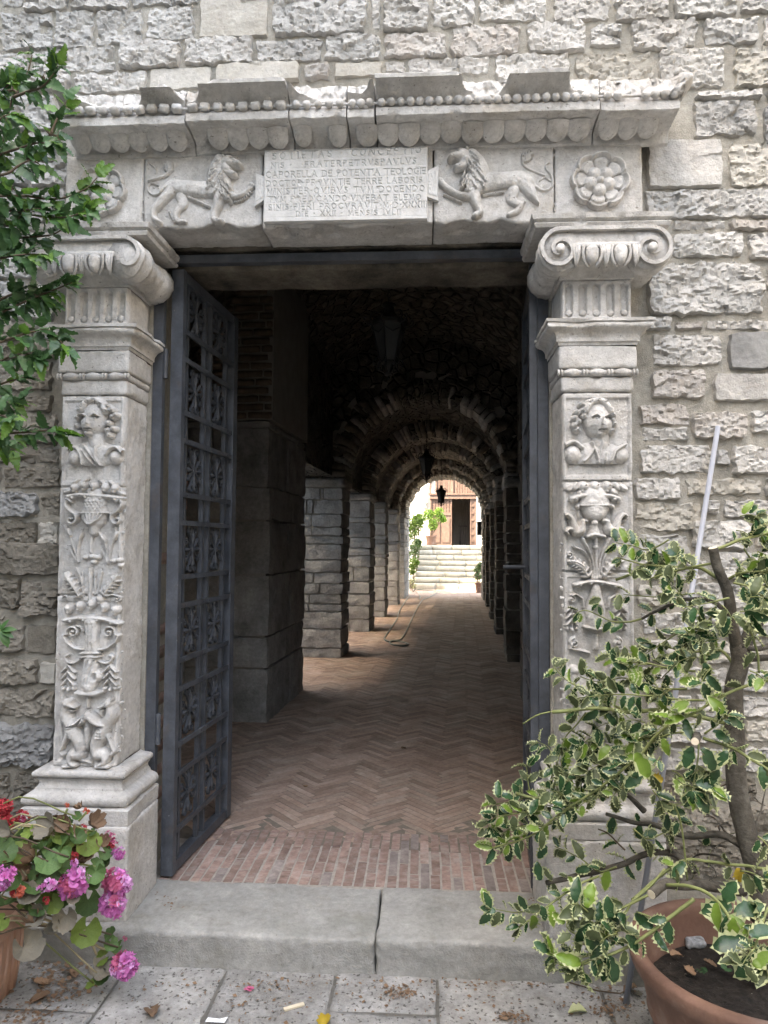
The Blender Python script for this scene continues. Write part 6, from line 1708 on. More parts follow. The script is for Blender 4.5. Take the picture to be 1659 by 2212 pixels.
court_plant('grey_green_shrub', (*W(896, 1240, 23.4)[:2], HS), [(*W(897, 1180, 23.6), 0.24), (*W(892, 1200, 23.6), 0.22), (*W(903, 1172, 23.6), 0.14)], 1100, 0.08, 'garden_leaf_dark', 'grey-green bush beside the middle of the steps', 'shrub', 4, 8)
court_plant('bright_green_plant', (*W(888, 1262, 22.2)[:2], HS), [(*W(893, 1218, 22.2), 0.17), (*W(889, 1232, 22.2), 0.15), (*W(900, 1215, 22.2), 0.09)], 900, 0.08, 'garden_leaf', 'low bright green plant at the foot of the steps', 'plant', 4, 10)
court_plant('white_edged_plant', (*W(892, 1272, 21.6)[:2], HS), [(*W(890, 1255, 21.7), 0.12), (*W(894, 1266, 21.7), 0.08)], 160, 0.05, 'holly_cream', 'small pale-leaved plant on the ground by the lowest step', 'plant', 2, 12)
court_plant('fern', (*W(1035, 1268, 21.6)[:2], HS + 0.25), [(*W(1033, 1232, 21.7), 0.15), (*W(1034, 1245, 21.7), 0.14), (*W(1037, 1222, 21.7), 0.1)], 420, 0.09, 'garden_leaf_dark', 'dark green fern in a pot at the last pier', 'fern', 4, 14)
fb = W(1036, 1268, 21.6)
mb = MB(); mb.lathe([(0.001, HS), (0.10, HS), (0.14, HS + 0.26), (0.15, HS + 0.26), (0.15, HS + 0.30), (0.12, HS + 0.30), (0.001, HS + 0.27)], fb[0], fb[1], 16)
tag(mb.build('fern_pot', 'terracotta'), 'terracotta pot under the fern at the last pier', 'pot')
# ------------------------------------------------------------------ leaves: shapes shared by many leaf objects
def finish_leaf(V, Fc, mi, mats, name='leaf'):
    me = make_mesh(name, np.array(V), Fc, True)
    for mm in mats: me.materials.append(MAT[mm])
    me.polygons.foreach_set('material_index', np.array(mi, dtype=np.int32))
    return me
def holly_mesh(seed, mats, fold=0.35, curve=0.30):
    """spiny variegated leaf of unit length along x: green blade, cream margin"""
    g = np.random.default_rng(seed)
    n = 11
    V, Fc, mi = [], [], []
    for i in range(n):
        t = i / (n - 1)
        w = 0.31 * math.sin(PI * min(0.97, 0.06 + 0.90 * t)) ** 0.75 * (1 + 0.08 * g.normal())
        zc = -curve * t * t + 0.02 * g.normal()
        V.append((t, 0, zc))
        spike = (i % 2 == 1)
        for sd in (-1, 1):
            wi = w * (0.86 + 0.09 * g.normal())
            wo = w * (1.22 if spike else 0.93) + (0.05 if spike else 0.0)
            dx = 0.055 if spike else 0.0
            wav = (0.11 if spike else -0.05) * (1 + 0.4 * g.normal())
            V.append((t, sd * wi, zc + fold * wi * 0.6))
            V.append((t + dx, sd * wo, zc + fold * wo * 0.6 + wav))
    V.append((1.10, 0, -curve * 1.15))
    for i in range(n - 1):
        a, b = 5 * i, 5 * (i + 1)
        Fc += [(a, b, b + 1, a + 1), (a + 1, b + 1, b + 2, a + 2), (a, a + 3, b + 3, b), (a + 3, a + 4, b + 4, b + 3)]
        mi += [0, 1, 0, 1]
    e = 5 * (n - 1)
    Fc += [(e + 1, e, 5 * n), (e, e + 3, 5 * n), (e + 2, e + 1, 5 * n), (e + 3, e + 4, 5 * n)]; mi += [1, 1, 1, 1]
    return finish_leaf(V, Fc, mi, mats)
def lobed_mesh(seed, mats, width=0.36, teeth=4, lobes=0.30, curve=0.35, fold=0.25):
    """toothed, slightly lobed hibiscus leaf"""
    g = np.random.default_rng(seed)
    n = 15
    V, Fc, mi = [], [], []
    for i in range(n):
        t = i / (n - 1)
        body = (1 - t) ** 0.55 * min(1, t * 7 + 0.12) ** 0.7
        w = width * body * (1 + lobes * (0.5 if abs(t - 0.38) < 0.09 else 0) + (0.16 if i % 2 else -0.10) * (t > 0.2)) * (1 + 0.06 * g.normal())
        zc = -curve * t ** 1.7 + 0.015 * g.normal()
        V.append((t, 0, zc))
        for sd in (-1, 1):
            V.append((t - 0.02, sd * w * 0.55, zc + fold * w * 0.5))
            V.append((t + (0.035 if i % 2 else -0.01), sd * w, zc + fold * w * 0.7 + 0.03 * g.normal()))
    for i in range(n - 1):
        a, b = 5 * i, 5 * (i + 1)
        Fc += [(a, b, b + 1, a + 1), (a + 1, b + 1, b + 2, a + 2), (a, a + 3, b + 3, b), (a + 3, a + 4, b + 4, b + 3)]; mi += [0] * 4
    return finish_leaf(V, Fc, mi, mats)
def geranium_mesh(seed, mats, cup=0.25, crumple=0.03):
    """round scalloped leaf, stalk at the notch; unit diameter"""
    g = np.random.default_rng(seed)
    n, rings = 30, (0.0, 0.2, 0.38, 0.5)
    V, Fc = [(0, 0, 0)], []
    ph = g.uniform(0, 6)
    for k, r in enumerate(rings[1:], 1):
        for i in range(n + 1):
            a = -PI * 0.90 + 2 * PI * 0.90 * i / n
            lob = 1 + (0.10 * abs(math.cos(3.5 * a)) + (0.05 if i % 2 else 0)) * (k == 3) + 0.06 * abs(math.cos(3.5 * a)) * (k == 2)
            rr = r * lob
            z = cup * rr * rr * 2 - 0.03 * abs(math.sin(3.5 * a)) * k / 3 + crumple * g.normal() * (k / 3) + 0.10 * rr * math.sin(2 * a + ph)
            V.append((rr * math.cos(a) + 0.12, rr * math.sin(a), z))
    m1 = n + 1
    for i in range(n): Fc.append((0, 1 + i, 2 + i))
    for k in range(2):
        for i in range(n):
            a = 1 + k * m1 + i
            Fc.append((a, a + m1, a + m1 + 1, a + 1))
    return finish_leaf(V, Fc, [0] * len(Fc), mats)
def oval_mesh(seed, mats, width=0.2, curve=0.25):
    n = 9; V, Fc = [], []
    for i in range(n):
        t = i / (n - 1); w = width * math.sin(PI * min(0.98, 0.04 + 0.94 * t)) ** 0.8; zc = -curve * t * t
        V += [(t, 0, zc), (t, -w, zc + 0.3 * w), (t, w, zc + 0.3 * w)]
    for i in range(n - 1):
        a, b = 3 * i, 3 * (i + 1); Fc += [(a, b, b + 1, a + 1), (a, a + 2, b + 2, b)]
    return finish_leaf(V, Fc, [0] * len(Fc), mats)
def orient(p, d, up, s):
    """matrix placing a unit leaf at p, tip along d, face towards up"""
    d = Vector(d).normalized(); up = Vector(up)
    y = up.cross(d)
    if y.length < 1e-4: y = Vector((0, 1, 0)).cross(d)
    y.normalize(); z = d.cross(y)
    M = Matrix((d, y, z)).transposed().to_4x4()
    return Matrix.Translation(Vector(p)) @ M @ Matrix.Scale(s, 4)
def mesh_arrays(me):
    co = np.empty(len(me.vertices) * 3, np.float32); me.vertices.foreach_get('co', co)
    return co.reshape(-1, 3), [tuple(p.vertices) for p in me.polygons], [p.material_index for p in me.polygons]
def put_leaves(parent, leaves, limit=300, name='leaf'):
    """leaves: (mesh, matrix, how large it shows); the largest become pieces of their own, the rest one mass per material set"""
    leaves = sorted(leaves, key=lambda q: -q[2])
    rest = {}
    inv = WP['world_parts'][parent.name]
    for k, (me, M, _) in enumerate(leaves):
        if k < limit:
            o = link(name, me, None, parent); o.matrix_basis = M
        else:
            rest.setdefault(tuple(mm.name for mm in me.materials), []).append((me, M))
    for key, items in rest.items():
        V, Fc, mi, n = [], [], [], 0
        for me, M in items:
            co, fs, ms = mesh_arrays(me)
            A = np.array(M)
            V.append(co @ A[:3, :3].T + A[:3, 3]); Fc += [tuple(i + n for i in f) for f in fs]; mi += ms; n += len(co)
        me2 = make_mesh('foliage', np.concatenate(V), Fc, True)
        for mm in key: me2.materials.append(bpy.data.materials[mm])
        me2.polygons.foreach_set('material_index', np.array(mi, dtype=np.int32))
        tag(link('foliage', me2, None, parent), kind='stuff')
TOCAM = lambda p: (Vector(CAM) - Vector(p)).normalized()

# ------------------------------------------------------------------ big terracotta pot and the variegated holly
PC = (0.935, 2.150)
pot = thing('round_terracotta_pot', (*PC, 0), 'large round terracotta pot holding the holly', 'pot')
prof = [(0.001, 0.0), (0.225, 0.0), (0.235, 0.02), (0.272, 0.19), (0.280, 0.20), (0.276, 0.206), (0.300, 0.315), (0.318, 0.325), (0.326, 0.34), (0.333, 0.372), (0.326, 0.382), (0.305, 0.384), (0.292, 0.374), (0.286, 0.34), (0.272, 0.25), (0.26, 0.20)]
mb = MB(); mb.lathe(prof, *PC, 72)
o = mb.build('body', 'terracotta', pot, True); set_smooth_by_angle(o.data, 50)
nr, na = 22, 64
V = [(PC[0], PC[1], 0.27)]
for k in range(1, nr + 1):
    for i in range(na):
        a, r_ = 2 * PI * i / na, 0.268 * k / nr
        V.append((PC[0] + r_ * math.cos(a), PC[1] + r_ * math.sin(a), 0.262 + 0.012 * float(noise3(r_ * math.cos(a) * 9, r_ * math.sin(a) * 9, 3)) + 0.006 * float(noise3(r_ * math.cos(a) * 60, r_ * math.sin(a) * 60, 3))))
Fc = [(0, 1 + i, 1 + (i + 1) % na) for i in range(na)] + [(1 + k * na + i, 1 + (k + 1) * na + i, 1 + (k + 1) * na + (i + 1) % na, 1 + k * na + (i + 1) % na) for k in range(nr - 1) for i in range(na)]
link('soil', make_mesh('soil', V, Fc, True), 'soil', pot)
p = at(1502, 2037, 2.05); p = atz(1502, 2037, 0.275)
v, f = rough_box(p[0] - 0.033, p[0] + 0.033, p[1] - 0.02, p[1] + 0.02, 0.262, 0.288, res=0.01, r=0.012, amp=0.008, freq=30, seed=4)
tag(link('pale_stone', make_mesh('pale_stone', v, f, True), 'pebble'), 'small pale speckled stone lying on the dark soil in the pot', 'stone')

holly = thing('holly_shrub', (1.03, 2.17, 0.27), 'variegated holly with cream-edged spiny leaves in the round pot', 'shrub')
def hv(px, py, which):
    oy = {4: 1107.0, 5: 1539.0, 6: 1836.0}[which]
    return 1026 + px * 0.3815, oy + py * 0.3815
HB = []        # branches: points (picture x, y), depth from..to, radius from..to in metres, leaf spacing, material
def hb(which, pts, Y0, Y1, r0, r1, gap=None, m='twig_green', bare=0.25, cut=False):
    HB.append(([hv(x, y, which) for x, y in pts], Y0, Y1, r0, r1, gap, m, bare, cut))
# trunk and fork
HB.append(([(1648, 1990), (1640, 1900), (1612, 1800), (1592, 1700), (1588, 1600), (1584, 1500), (1596, 1430), (1592, 1395)], 2.18, 2.26, 0.033, 0.024, None, 'bark', 0, False))
HB.append(([(1596, 1430), (1583, 1360), (1572, 1285), (1553, 1235), (1540, 1184)], 2.26, 2.22, 0.019, 0.014, None, 'bark', 0, True))
HB.append(([(1598, 1425), (1622, 1365), (1665, 1315), (1700, 1270)], 2.27, 2.35, 0.022, 0.012, None, 'bark', 0, False))
HB.append(([(1645, 1900), (1680, 1800), (1720, 1700)], 2.18, 2.2, 0.03, 0.015, None, 'bark', 0, False))
# upper branches
hb(4, [(1370, 370), (1280, 320), (1200, 310), (1080, 300), (940, 290), (800, 255)], 2.25, 2.45, 0.0085, 0.003, 0.028)
hb(4, [(1340, 290), (1200, 320), (1080, 345), (970, 380)], 2.24, 2.38, 0.006, 0.0035, 0.034)
hb(4, [(980, 320), (800, 380)], 2.46, 2.50, 0.0075, 0.007, None, cut=True)
hb(4, [(1420, 560), (1340, 500), (1210, 490), (1080, 530), (950, 605)], 2.26, 2.48, 0.008, 0.005, 0.05, 'bark')
hb(4, [(950, 605), (860, 620), (760, 610), (630, 555), (560, 580)], 2.48, 2.52, 0.005, 0.0022, 0.034)
hb(4, [(1100, 150), (1020, 200), (960, 210), (900, 190), (800, 170)], 2.38, 2.46, 0.004, 0.002, 0.024)
hb(4, [(1200, 310), (1150, 260), (1100, 240), (1010, 260)], 2.36, 2.42, 0.004, 0.002, 0.022)
hb(4, [(1360, 210), (1480, 160), (1560, 140), (1680, 110), (1800, 90)], 2.22, 2.30, 0.007, 0.004, 0.032)
hb(4, [(1430, 380), (1500, 345), (1600, 335), (1700, 330)], 2.25, 2.15, 0.006, 0.004, 0.030)
hb(4, [(1520, 200), (1560, 260), (1610, 300), (1680, 350)], 2.3, 2.3, 0.004, 0.002, 0.022)
hb(4, [(1460, 400), (1540, 420), (1600, 460), (1680, 480)], 2.2, 2.1, 0.005, 0.003, 0.024)
hb(4, [(1240, 460), (1060, 480), (900, 470), (840, 462)], 2.42, 2.55, 0.004, 0.002, 0.06)
hb(4, [(1440, 480), (1360, 500), (1280, 520), (1180, 540)], 2.2, 2.2, 0.005, 0.002, 0.024)
hb(4, [(1460, 860), (1380, 780), (1250, 790), (1130, 790)], 2.26, 2.35, 0.007, 0.003, 0.026)
hb(4, [(1350, 690), (1240, 660), (1140, 690), (1030, 760), (960, 800)], 2.3, 2.42, 0.005, 0.002, 0.022)
hb(4, [(1340, 590), (1280, 670), (1220, 760), (1150, 850), (1060, 940)], 2.28, 2.4, 0.005, 0.002, 0.024)
hb(4, [(1540, 620), (1570, 700), (1600, 800), (1610, 910)], 2.12, 2.12, 0.005, 0.004, 0.05)
hb(4, [(1520, 830), (1600, 825), (1700, 820)], 2.24, 2.2, 0.012, 0.01, None, 'bark')
hb(4, [(1500, 760), (1600, 770), (1700, 740)], 2.24, 2.3, 0.010, 0.008, None, 'bark')
# middle: long arms to the left
hb(4, [(1440, 1200), (1250, 1150), (1050, 1120), (900, 1130), (700, 1110), (440, 1128)], 2.25, 2.40, 0.009, 0.0085, 0.085, bare=0.0, cut=True)
hb(4, [(440, 1125), (350, 1150), (270, 1200)], 2.40, 2.42, 0.0035, 0.003, None)
hb(4, [(900, 1130), (800, 1100), (640, 1010), (530, 960), (440, 870)], 2.35, 2.48, 0.006, 0.0025, 0.026)
hb(4, [(1250, 900), (1100, 880), (960, 850), (850, 850), (740, 800)], 2.3, 2.46, 0.005, 0.002, 0.022)
hb(4, [(1200, 1000), (1060, 1000), (950, 960), (830, 940), (700, 960), (600, 930)], 2.3, 2.46, 0.005, 0.002, 0.021)
hb(4, [(1300, 1060), (1150, 1060), (1000, 1040), (850, 1030), (700, 1040), (560, 1060)], 2.22, 2.42, 0.005, 0.002, 0.023)
hb(4, [(1659, 950), (1500, 1000), (1350, 1070), (1240, 1130), (1130, 1190)], 2.1, 2.1, 0.006, 0.0045, 0.045)
hb(5, [(1250, 110), (1100, 120), (950, 200), (800, 360), (640, 440)], 2.2, 2.42, 0.005, 0.003, 0.026)
hb(5, [(1180, 20), (1050, 110), (900, 270), (700, 430), (500, 560), (310, 700), (100, 765)], 2.18, 2.42, 0.0065, 0.004, 0.026)
hb(5, [(630, 0), (560, 80), (500, 170), (460, 300), (430, 380)], 2.42, 2.46, 0.004, 0.002, 0.04)
hb(5, [(1240, 60), (1080, 90), (960, 160), (820, 280), (740, 330)], 2.25, 2.4, 0.004, 0.002, 0.020)
hb(5, [(1000, 330), (900, 340), (780, 400), (680, 400), (600, 460)], 2.3, 2.45, 0.005, 0.002, 0.020)
hb(5, [(760, 480), (640, 470), (540, 470), (420, 470), (340, 480), (235, 460)], 2.4, 2.46, 0.006, 0.0075, 0.028, cut=True)
hb(5, [(330, 470), (260, 490), (190, 510), (100, 520)], 2.46, 2.48, 0.004, 0.002, 0.022)
hb(5, [(400, 560), (300, 560), (200, 580), (110, 600), (70, 680)], 2.42, 2.44, 0.004, 0.002, 0.017)
hb(5, [(480, 600), (400, 640), (300, 640), (200, 660), (140, 700)], 2.4, 2.44, 0.004, 0.002, 0.018)
hb(5, [(640, 560), (560, 560), (480, 540), (380, 520)], 2.44, 2.5, 0.004, 0.002, 0.018)
hb(5, [(310, 440), (300, 380), (290, 300), (240, 290)], 2.47, 2.48, 0.0025, 0.0015, 0.05)
hb(5, [(440, 400), (430, 300), (420, 200), (350, 160)], 2.47, 2.50, 0.003, 0.0015, 0.032)
# right front sprays
hb(5, [(1290, 145), (1450, 200), (1560, 260), (1680, 330)], 2.08, 1.98, 0.006, 0.005, 0.032)
hb(5, [(1270, 180), (1260, 280), (1240, 400), (1230, 440)], 2.06, 2.02, 0.0035, 0.002, 0.022)
hb(5, [(1130, 520), (1160, 600), (1190, 780), (1200, 950)], 2.06, 2.08, 0.0035, 0.0035, 0.10)
hb(5, [(1260, 130), (1250, 160)], 2.10, 1.98, 0.012, 0.011, None, 'bark', cut=True)
hb(5, [(1300, 120), (1380, 60), (1440, 10)], 2.08, 2.02, 0.004, 0.002, 0.025)
hb(5, [(1150, 380), (1200, 420), (1280, 420), (1340, 420)], 2.05, 2.0, 0.003, 0.002, 0.018)
# low dark limbs
hb(5, [(1520, 760), (1400, 695), (1200, 695), (1010, 640), (900, 620), (740, 575)], 2.2, 2.46, 0.012, 0.006, 0.10, 'bark')
hb(5, [(1250, 900), (1180, 830), (1100, 790), (950, 810), (800, 870), (560, 930), (405, 965)], 2.24, 2.46, 0.011, 0.0085, 0.06, 'bark', cut=True)
hb(5, [(800, 870), (700, 900), (600, 830), (540, 800), (450, 760)], 2.36, 2.44, 0.004, 0.002, 0.03)
hb(5, [(900, 660), (980, 720), (1080, 680), (1120, 700)], 2.3, 2.3, 0.004, 0.002, 0.02)
hb(5, [(1659, 880), (1450, 860), (1310, 845), (1180, 840), (1050, 930), (890, 1060)], 2.1, 2.06, 0.0055, 0.005, 0.20)
hb(5, [(1520, 1010), (1380, 990), (1180, 975), (1080, 970), (1000, 1025)], 2.16, 2.0, 0.015, 0.013, None, 'bark', cut=True)
hb(5, [(960, 560), (880, 480), (780, 420)], 2.4, 2.5, 0.010, 0.005, None, 'bark')
hb(5, [(850, 780), (760, 690), (700, 660)], 2.45, 2.5, 0.003, 0.002, 0.05, 'stem_brown')
for _ in range(26):
    x_, y_ = random.uniform(1050, 1640), random.uniform(380, 980); L_ = random.uniform(60, 190); a_ = random.uniform(0, 6.28)
    hb(5, [(x_, y_), (x_ + L_ * 0.5 * math.cos(a_) + random.uniform(-20, 20), y_ + L_ * 0.5 * math.sin(a_)), (x_ + L_ * math.cos(a_ + 0.3), y_ + L_ * math.sin(a_ + 0.3))], 2.22, 2.42, 0.0022, 0.0012, None, random.choice(['bark', 'stem_brown', 'twig_green']))
for q in ([(1450, 720), (1350, 600), (1260, 560)], [(1500, 600), (1560, 480), (1620, 520)], [(1420, 760), (1300, 740), (1220, 660)], [(1560, 700), (1620, 560), (1650, 420)], [(1400, 820), (1280, 800), (1180, 860)]):
    hb(5, q, 2.25, 2.45, 0.004, 0.0015, None, 'bark')
# low sprays
hb(6, [(700, 150), (560, 210), (400, 330), (245, 440)], 2.36, 2.28, 0.005, 0.004, 0.030)
hb(6, [(330, 340), (230, 350), (150, 340), (60, 330)], 2.32, 2.30, 0.003, 0.0015, 0.022)
hb(6, [(980, 250), (860, 310), (730, 400), (590, 475), (520, 440), (530, 390)], 2.0, 2.05, 0.005, 0.002, 0.026)
hb(6, [(1240, 270), (1080, 400), (930, 520), (800, 585), (600, 650)], 1.98, 1.98, 0.007, 0.0045, 0.036)
hb(6, [(640, 600), (560, 610), (430, 610)], 2.0, 2.02, 0.0025, 0.0015, 0.02)
hb(6, [(760, 560), (700, 600), (600, 640), (570, 700)], 1.98, 1.98, 0.003, 0.0015, 0.018)
hb(6, [(860, 440), (790, 470), (700, 430), (650, 400)], 2.0, 2.0, 0.003, 0.0015, 0.022)
hb(6, [(1090, 195), (1200, 200), (1330, 250), (1420, 340), (1530, 530), (1640, 640), (1700, 680)], 2.02, 1.72, 0.006, 0.0045, 0.030, bare=0.42)
hb(6, [(1660, 330), (1620, 440), (1580, 560)], 1.9, 1.8, 0.005, 0.004, 0.05)
hb(6, [(920, 350), (1000, 380), (1060, 405)], 2.0, 1.98, 0.003, 0.003, None)
hb(6, [(850, 370), (900, 280), (1000, 200), (1080, 110)], 2.02, 2.05, 0.004, 0.004, None)
for (px, py, w_, dx, dy, Y) in [(1100, 60, 5, -90, 60, 2.3), (1000, 150, 5, -120, 20, 2.3), (880, 120, 5, -110, -40, 2.4), (840, 230, 5, -100, -50, 2.4), (760, 300, 5, -120, 30, 2.42), (700, 260, 5, -130, -20, 2.45), (620, 360, 5, -110, 40, 2.45), (560, 400, 5, -120, -30, 2.46), (700, 480, 5, -120, 60, 2.36), (600, 540, 5, -120, 40, 2.36), (520, 490, 5, -100, -50, 2.4), (1050, 250, 5, -60, 110, 2.12), (1120, 330, 5, 90, 70, 2.1), (1010, 440, 5, 60, 100, 2.2), (1080, 560, 5, 70, 60, 2.2), (900, 200, 5, -60, 100, 2.3), (960, 60, 5, -130, -10, 2.3), (800, 60, 5, -120, 30, 2.45), (720, 130, 5, -120, 50, 2.46), (620, 180, 5, -110, 40, 2.47), (850, 420, 5, -80, 70, 2.3),
                                (1000, 860, 4, -130, 30, 2.38), (900, 900, 4, -120, -40, 2.42), (820, 1000, 4, -130, 40, 2.42), (1120, 1000, 4, -90, 70, 2.3), (1250, 820, 4, -120, 40, 2.25), (1320, 650, 4, -100, 60, 2.2), (1400, 520, 4, 60, 90, 2.12), (1500, 560, 4, 90, 30, 2.1), (1380, 720, 4, -110, 30, 2.2), (1560, 900, 4, 90, 60, 2.1), (1340, 880, 4, -60, 90, 2.1), (1180, 480, 4, -80, -70, 2.3), (1600, 220, 4, 70, 70, 2.3), (1480, 100, 4, 90, 40, 2.3), (1560, 50, 4, 100, 60, 2.32), (1500, 20, 4, 120, 10, 2.34), (1600, 130, 4, 90, 30, 2.3), (1540, 260, 4, 100, 40, 2.28), (1580, 380, 4, 80, -40, 2.2), (1480, 300, 4, 80, 60, 2.24), (1620, 420, 4, 60, 60, 2.16), (1560, 480, 4, 90, 20, 2.12), (1420, 600, 4, -80, 50, 2.2),
                                (640, 350, 6, -90, -40, 2.0), (800, 480, 6, -90, 50, 1.98), (1650, 520, 6, 60, 90, 1.8), (1580, 560, 6, -60, 90, 1.78), (1500, 900, 5, 130, 40, 2.0), (1600, 700, 5, 80, 90, 2.0)]:
    hb(w_, [(px, py), (px + dx * 0.5, py + dy * 0.5 - 12), (px + dx, py + dy)], Y, Y - 0.03, 0.003, 0.0015, 0.022, bare=0.15)
SHAPES = {}
for key, mats_ in (('dark', ('holly_green', 'holly_cream')), ('olive', ('holly_olive', 'holly_cream')), ('lime', ('holly_lime', 'holly_cream'))):
    SHAPES[key] = [holly_mesh(s + 3, mats_, fold=0.2 + 0.25 * (s % 3), curve=0.15 + 0.16 * (s % 4)) for s in range(5)]
yellow = [holly_mesh(77, ('leaf_yellow', 'leaf_yellow'))]
leaves = []
for (pts, Y0, Y1, r0, r1, gap, m_, bare, cut) in HB:
    n = len(pts)
    P = np.array([at(x, y, Y0 + (Y1 - Y0) * i / (n - 1)) for i, (x, y) in enumerate(pts)])
    C = spline(P, 7 * (n - 1) + 1)
    C = C + np.stack([fbm(C[:, 0] + k, C[:, 1], C[:, 2], 9, 2) for k in (1, 5, 9)], 1) * min(0.004, r0)
    rr = np.linspace(r0, r1, len(C)) * (0.78 if m_ == 'twig_green' else 1.0)
    mb = MB(); mb.tube(C, rr, 10 if r0 > 0.012 else 6)
    mb.build('trunk' if r0 > 0.032 else 'branch', m_, holly, True)
    if cut:
        d = C[-1] - C[-2]; d /= np.linalg.norm(d)
        mb = MB(); mb.tube([C[-1] + d * 0.0005, C[-1] + d * 0.0012], r1 * 0.92, 12); mb.build('cut_end', 'cut_wood', holly)
    if gap:
        seg = np.linalg.norm(np.diff(C, axis=0), axis=1); cum = np.concatenate([[0], np.cumsum(seg)])
        s = cum[-1] * bare; side = 1
        while s <= cum[-1]:
            q = np.array([np.interp(s, cum, C[:, k]) for k in range(3)])
            t = np.array([np.interp(min(s + 0.01, cum[-1]), cum, C[:, k]) - np.interp(max(s - 0.01, 0), cum, C[:, k]) for k in range(3)]); t /= np.linalg.norm(t) + 1e-9
            rep = 3 if s > cum[-1] - gap else random.choice([1, 2, 2])
            for _ in range(rep):
                nrm = np.cross(t, [0, -1, 0.25]); nrm /= np.linalg.norm(nrm) + 1e-9
                d = t * random.uniform(0.2, 0.9) + nrm * side * random.uniform(0.4, 1.0) + np.array([0, random.uniform(-0.5, 0.25), random.uniform(-0.25, 0.25)])
                side = -side
                L = random.uniform(0.026, 0.055) * (1.12 if Y1 < 2.1 else 1.0)
                up = np.array([0, 0, 1.0]) * random.uniform(0.3, 1.1) + np.array(TOCAM(q)) * random.uniform(0.2, 1.0) + np.random.default_rng(len(leaves)).normal(size=3) * 0.65
                key = 'lime' if random.random() < 0.13 else ('olive' if random.random() < 0.45 else 'dark')
                st_ = q + d / np.linalg.norm(d) * 0.006
                if st_[1] + L > 2.66 and st_[2] < 0.75: continue
                M = orient(st_, d, up, L)
                nv = Vector(M.col[2][:3]).normalized()
                leaves.append((random.choice(SHAPES[key]), M, L * abs(nv.dot(TOCAM(q))) / q[1] + 0.004 * (q[0] < 1.2)))
            s += gap * random.uniform(0.7, 1.35)
# big single leaves seen clearly in front
for (px, py, w_, L, ang, Y, key) in [(1370, 330, 6, 0.075, 195, 1.93, 'dark'), (1440, 240, 6, 0.062, 70, 1.90, 'dark'), (1545, 330, 6, 0.068, 35, 1.86, 'dark'), (1450, 530, 6, 0.080, 190, 1.80, 'dark'), (1560, 650, 6, 0.075, 200, 1.76, 'dark'), (1620, 460, 6, 0.06, 20, 1.8, 'dark'), (1460, 450, 6, 0.05, 260, 1.82, 'lime'), (1640, 620, 6, 0.06, 40, 1.75, 'lime'),
                                     (860, 400, 6, 0.062, 330, 1.98, 'dark'), (760, 330, 6, 0.055, 100, 2.0, 'dark'), (740, 470, 6, 0.055, 300, 1.98, 'lime'), (670, 520, 6, 0.072, 310, 1.97, 'dark'), (900, 530, 6, 0.06, 320, 1.97, 'dark'), (710, 690, 6, 0.068, 275, 1.97, 'dark'), (780, 680, 6, 0.07, 285, 1.97, 'dark'), (420, 650, 6, 0.045, 250, 2.02, 'dark'), (380, 550, 6, 0.045, 150, 2.02, 'dark'),
                                     (340, 420, 6, 0.055, 290, 2.28, 'lime'), (270, 300, 6, 0.045, 120, 2.3, 'dark'), (390, 360, 6, 0.045, 290, 2.28, 'dark'), (80, 335, 6, 0.042, 160, 2.3, 'dark'), (140, 390, 6, 0.04, 230, 2.3, 'dark'),
                                     (130, 440, 5, 0.05, 100, 2.47, 'dark'), (245, 420, 5, 0.048, 80, 2.47, 'dark'), (190, 800, 5, 0.056, 260, 2.42, 'dark'), (380, 790, 5, 0.05, 230, 2.42, 'dark'), (360, 900, 5, 0.055, 100, 2.42, 'dark'), (950, 300, 5, 0.075, 300, 2.05, 'lime'), (900, 380, 5, 0.06, 210, 2.1, 'dark'), (1205, 250, 5, 0.06, 240, 2.02, 'dark'), (1330, 270, 5, 0.07, 300, 2.0, 'dark'), (1210, 500, 5, 0.056, 250, 2.0, 'dark'), (1290, 510, 5, 0.07, 310, 2.0, 'dark'), (1320, 400, 5, 0.06, 10, 2.0, 'dark'), (1400, 260, 5, 0.05, 60, 2.02, 'dark'),
                                     (1420, 660, 4, 0.05, 270, 2.12, 'dark'), (1310, 910, 4, 0.058, 280, 2.1, 'dark'), (810, 510, 4, 0.05, 90, 2.5, 'olive'), (680, 500, 4, 0.042, 200, 2.5, 'olive'), (1160, 1100, 4, 0.055, 40, 2.1, 'lime'), (1000, 200, 4, 0.05, 320, 2.4, 'dark'), (1110, 220, 4, 0.055, 30, 2.38, 'dark'), (845, 210, 4, 0.04, 260, 2.44, 'dark')]:
    x, y = hv(px, py, w_)
    p = at(x, y, Y); a = math.radians(ang)
    d = Vector((math.cos(a), random.uniform(-0.25, 0.15), math.sin(a)))
    up = np.array(TOCAM(p)) + np.array([random.uniform(-0.3, 0.3), 0, random.uniform(0.1, 0.6)])
    M = orient(Vector(p) - d * L * 0.5, d, up, L)
    leaves.append((random.choice(SHAPES[key]), M, 1.0))
for (px, py, w_, L, ang, Y) in [(1490, 880, 5, 0.042, 280, 2.0), (1065, 385, 5, 0.036, 160, 2.1)]:
    x, y = hv(px, py, w_); p = at(x, y, Y); a = math.radians(ang)
    leaves.append((yellow[0], orient(p, (math.cos(a), 0, math.sin(a)), TOCAM(p), L), 1.0))
put_leaves(holly, leaves, 300)
N_HOLLY = len(leaves)

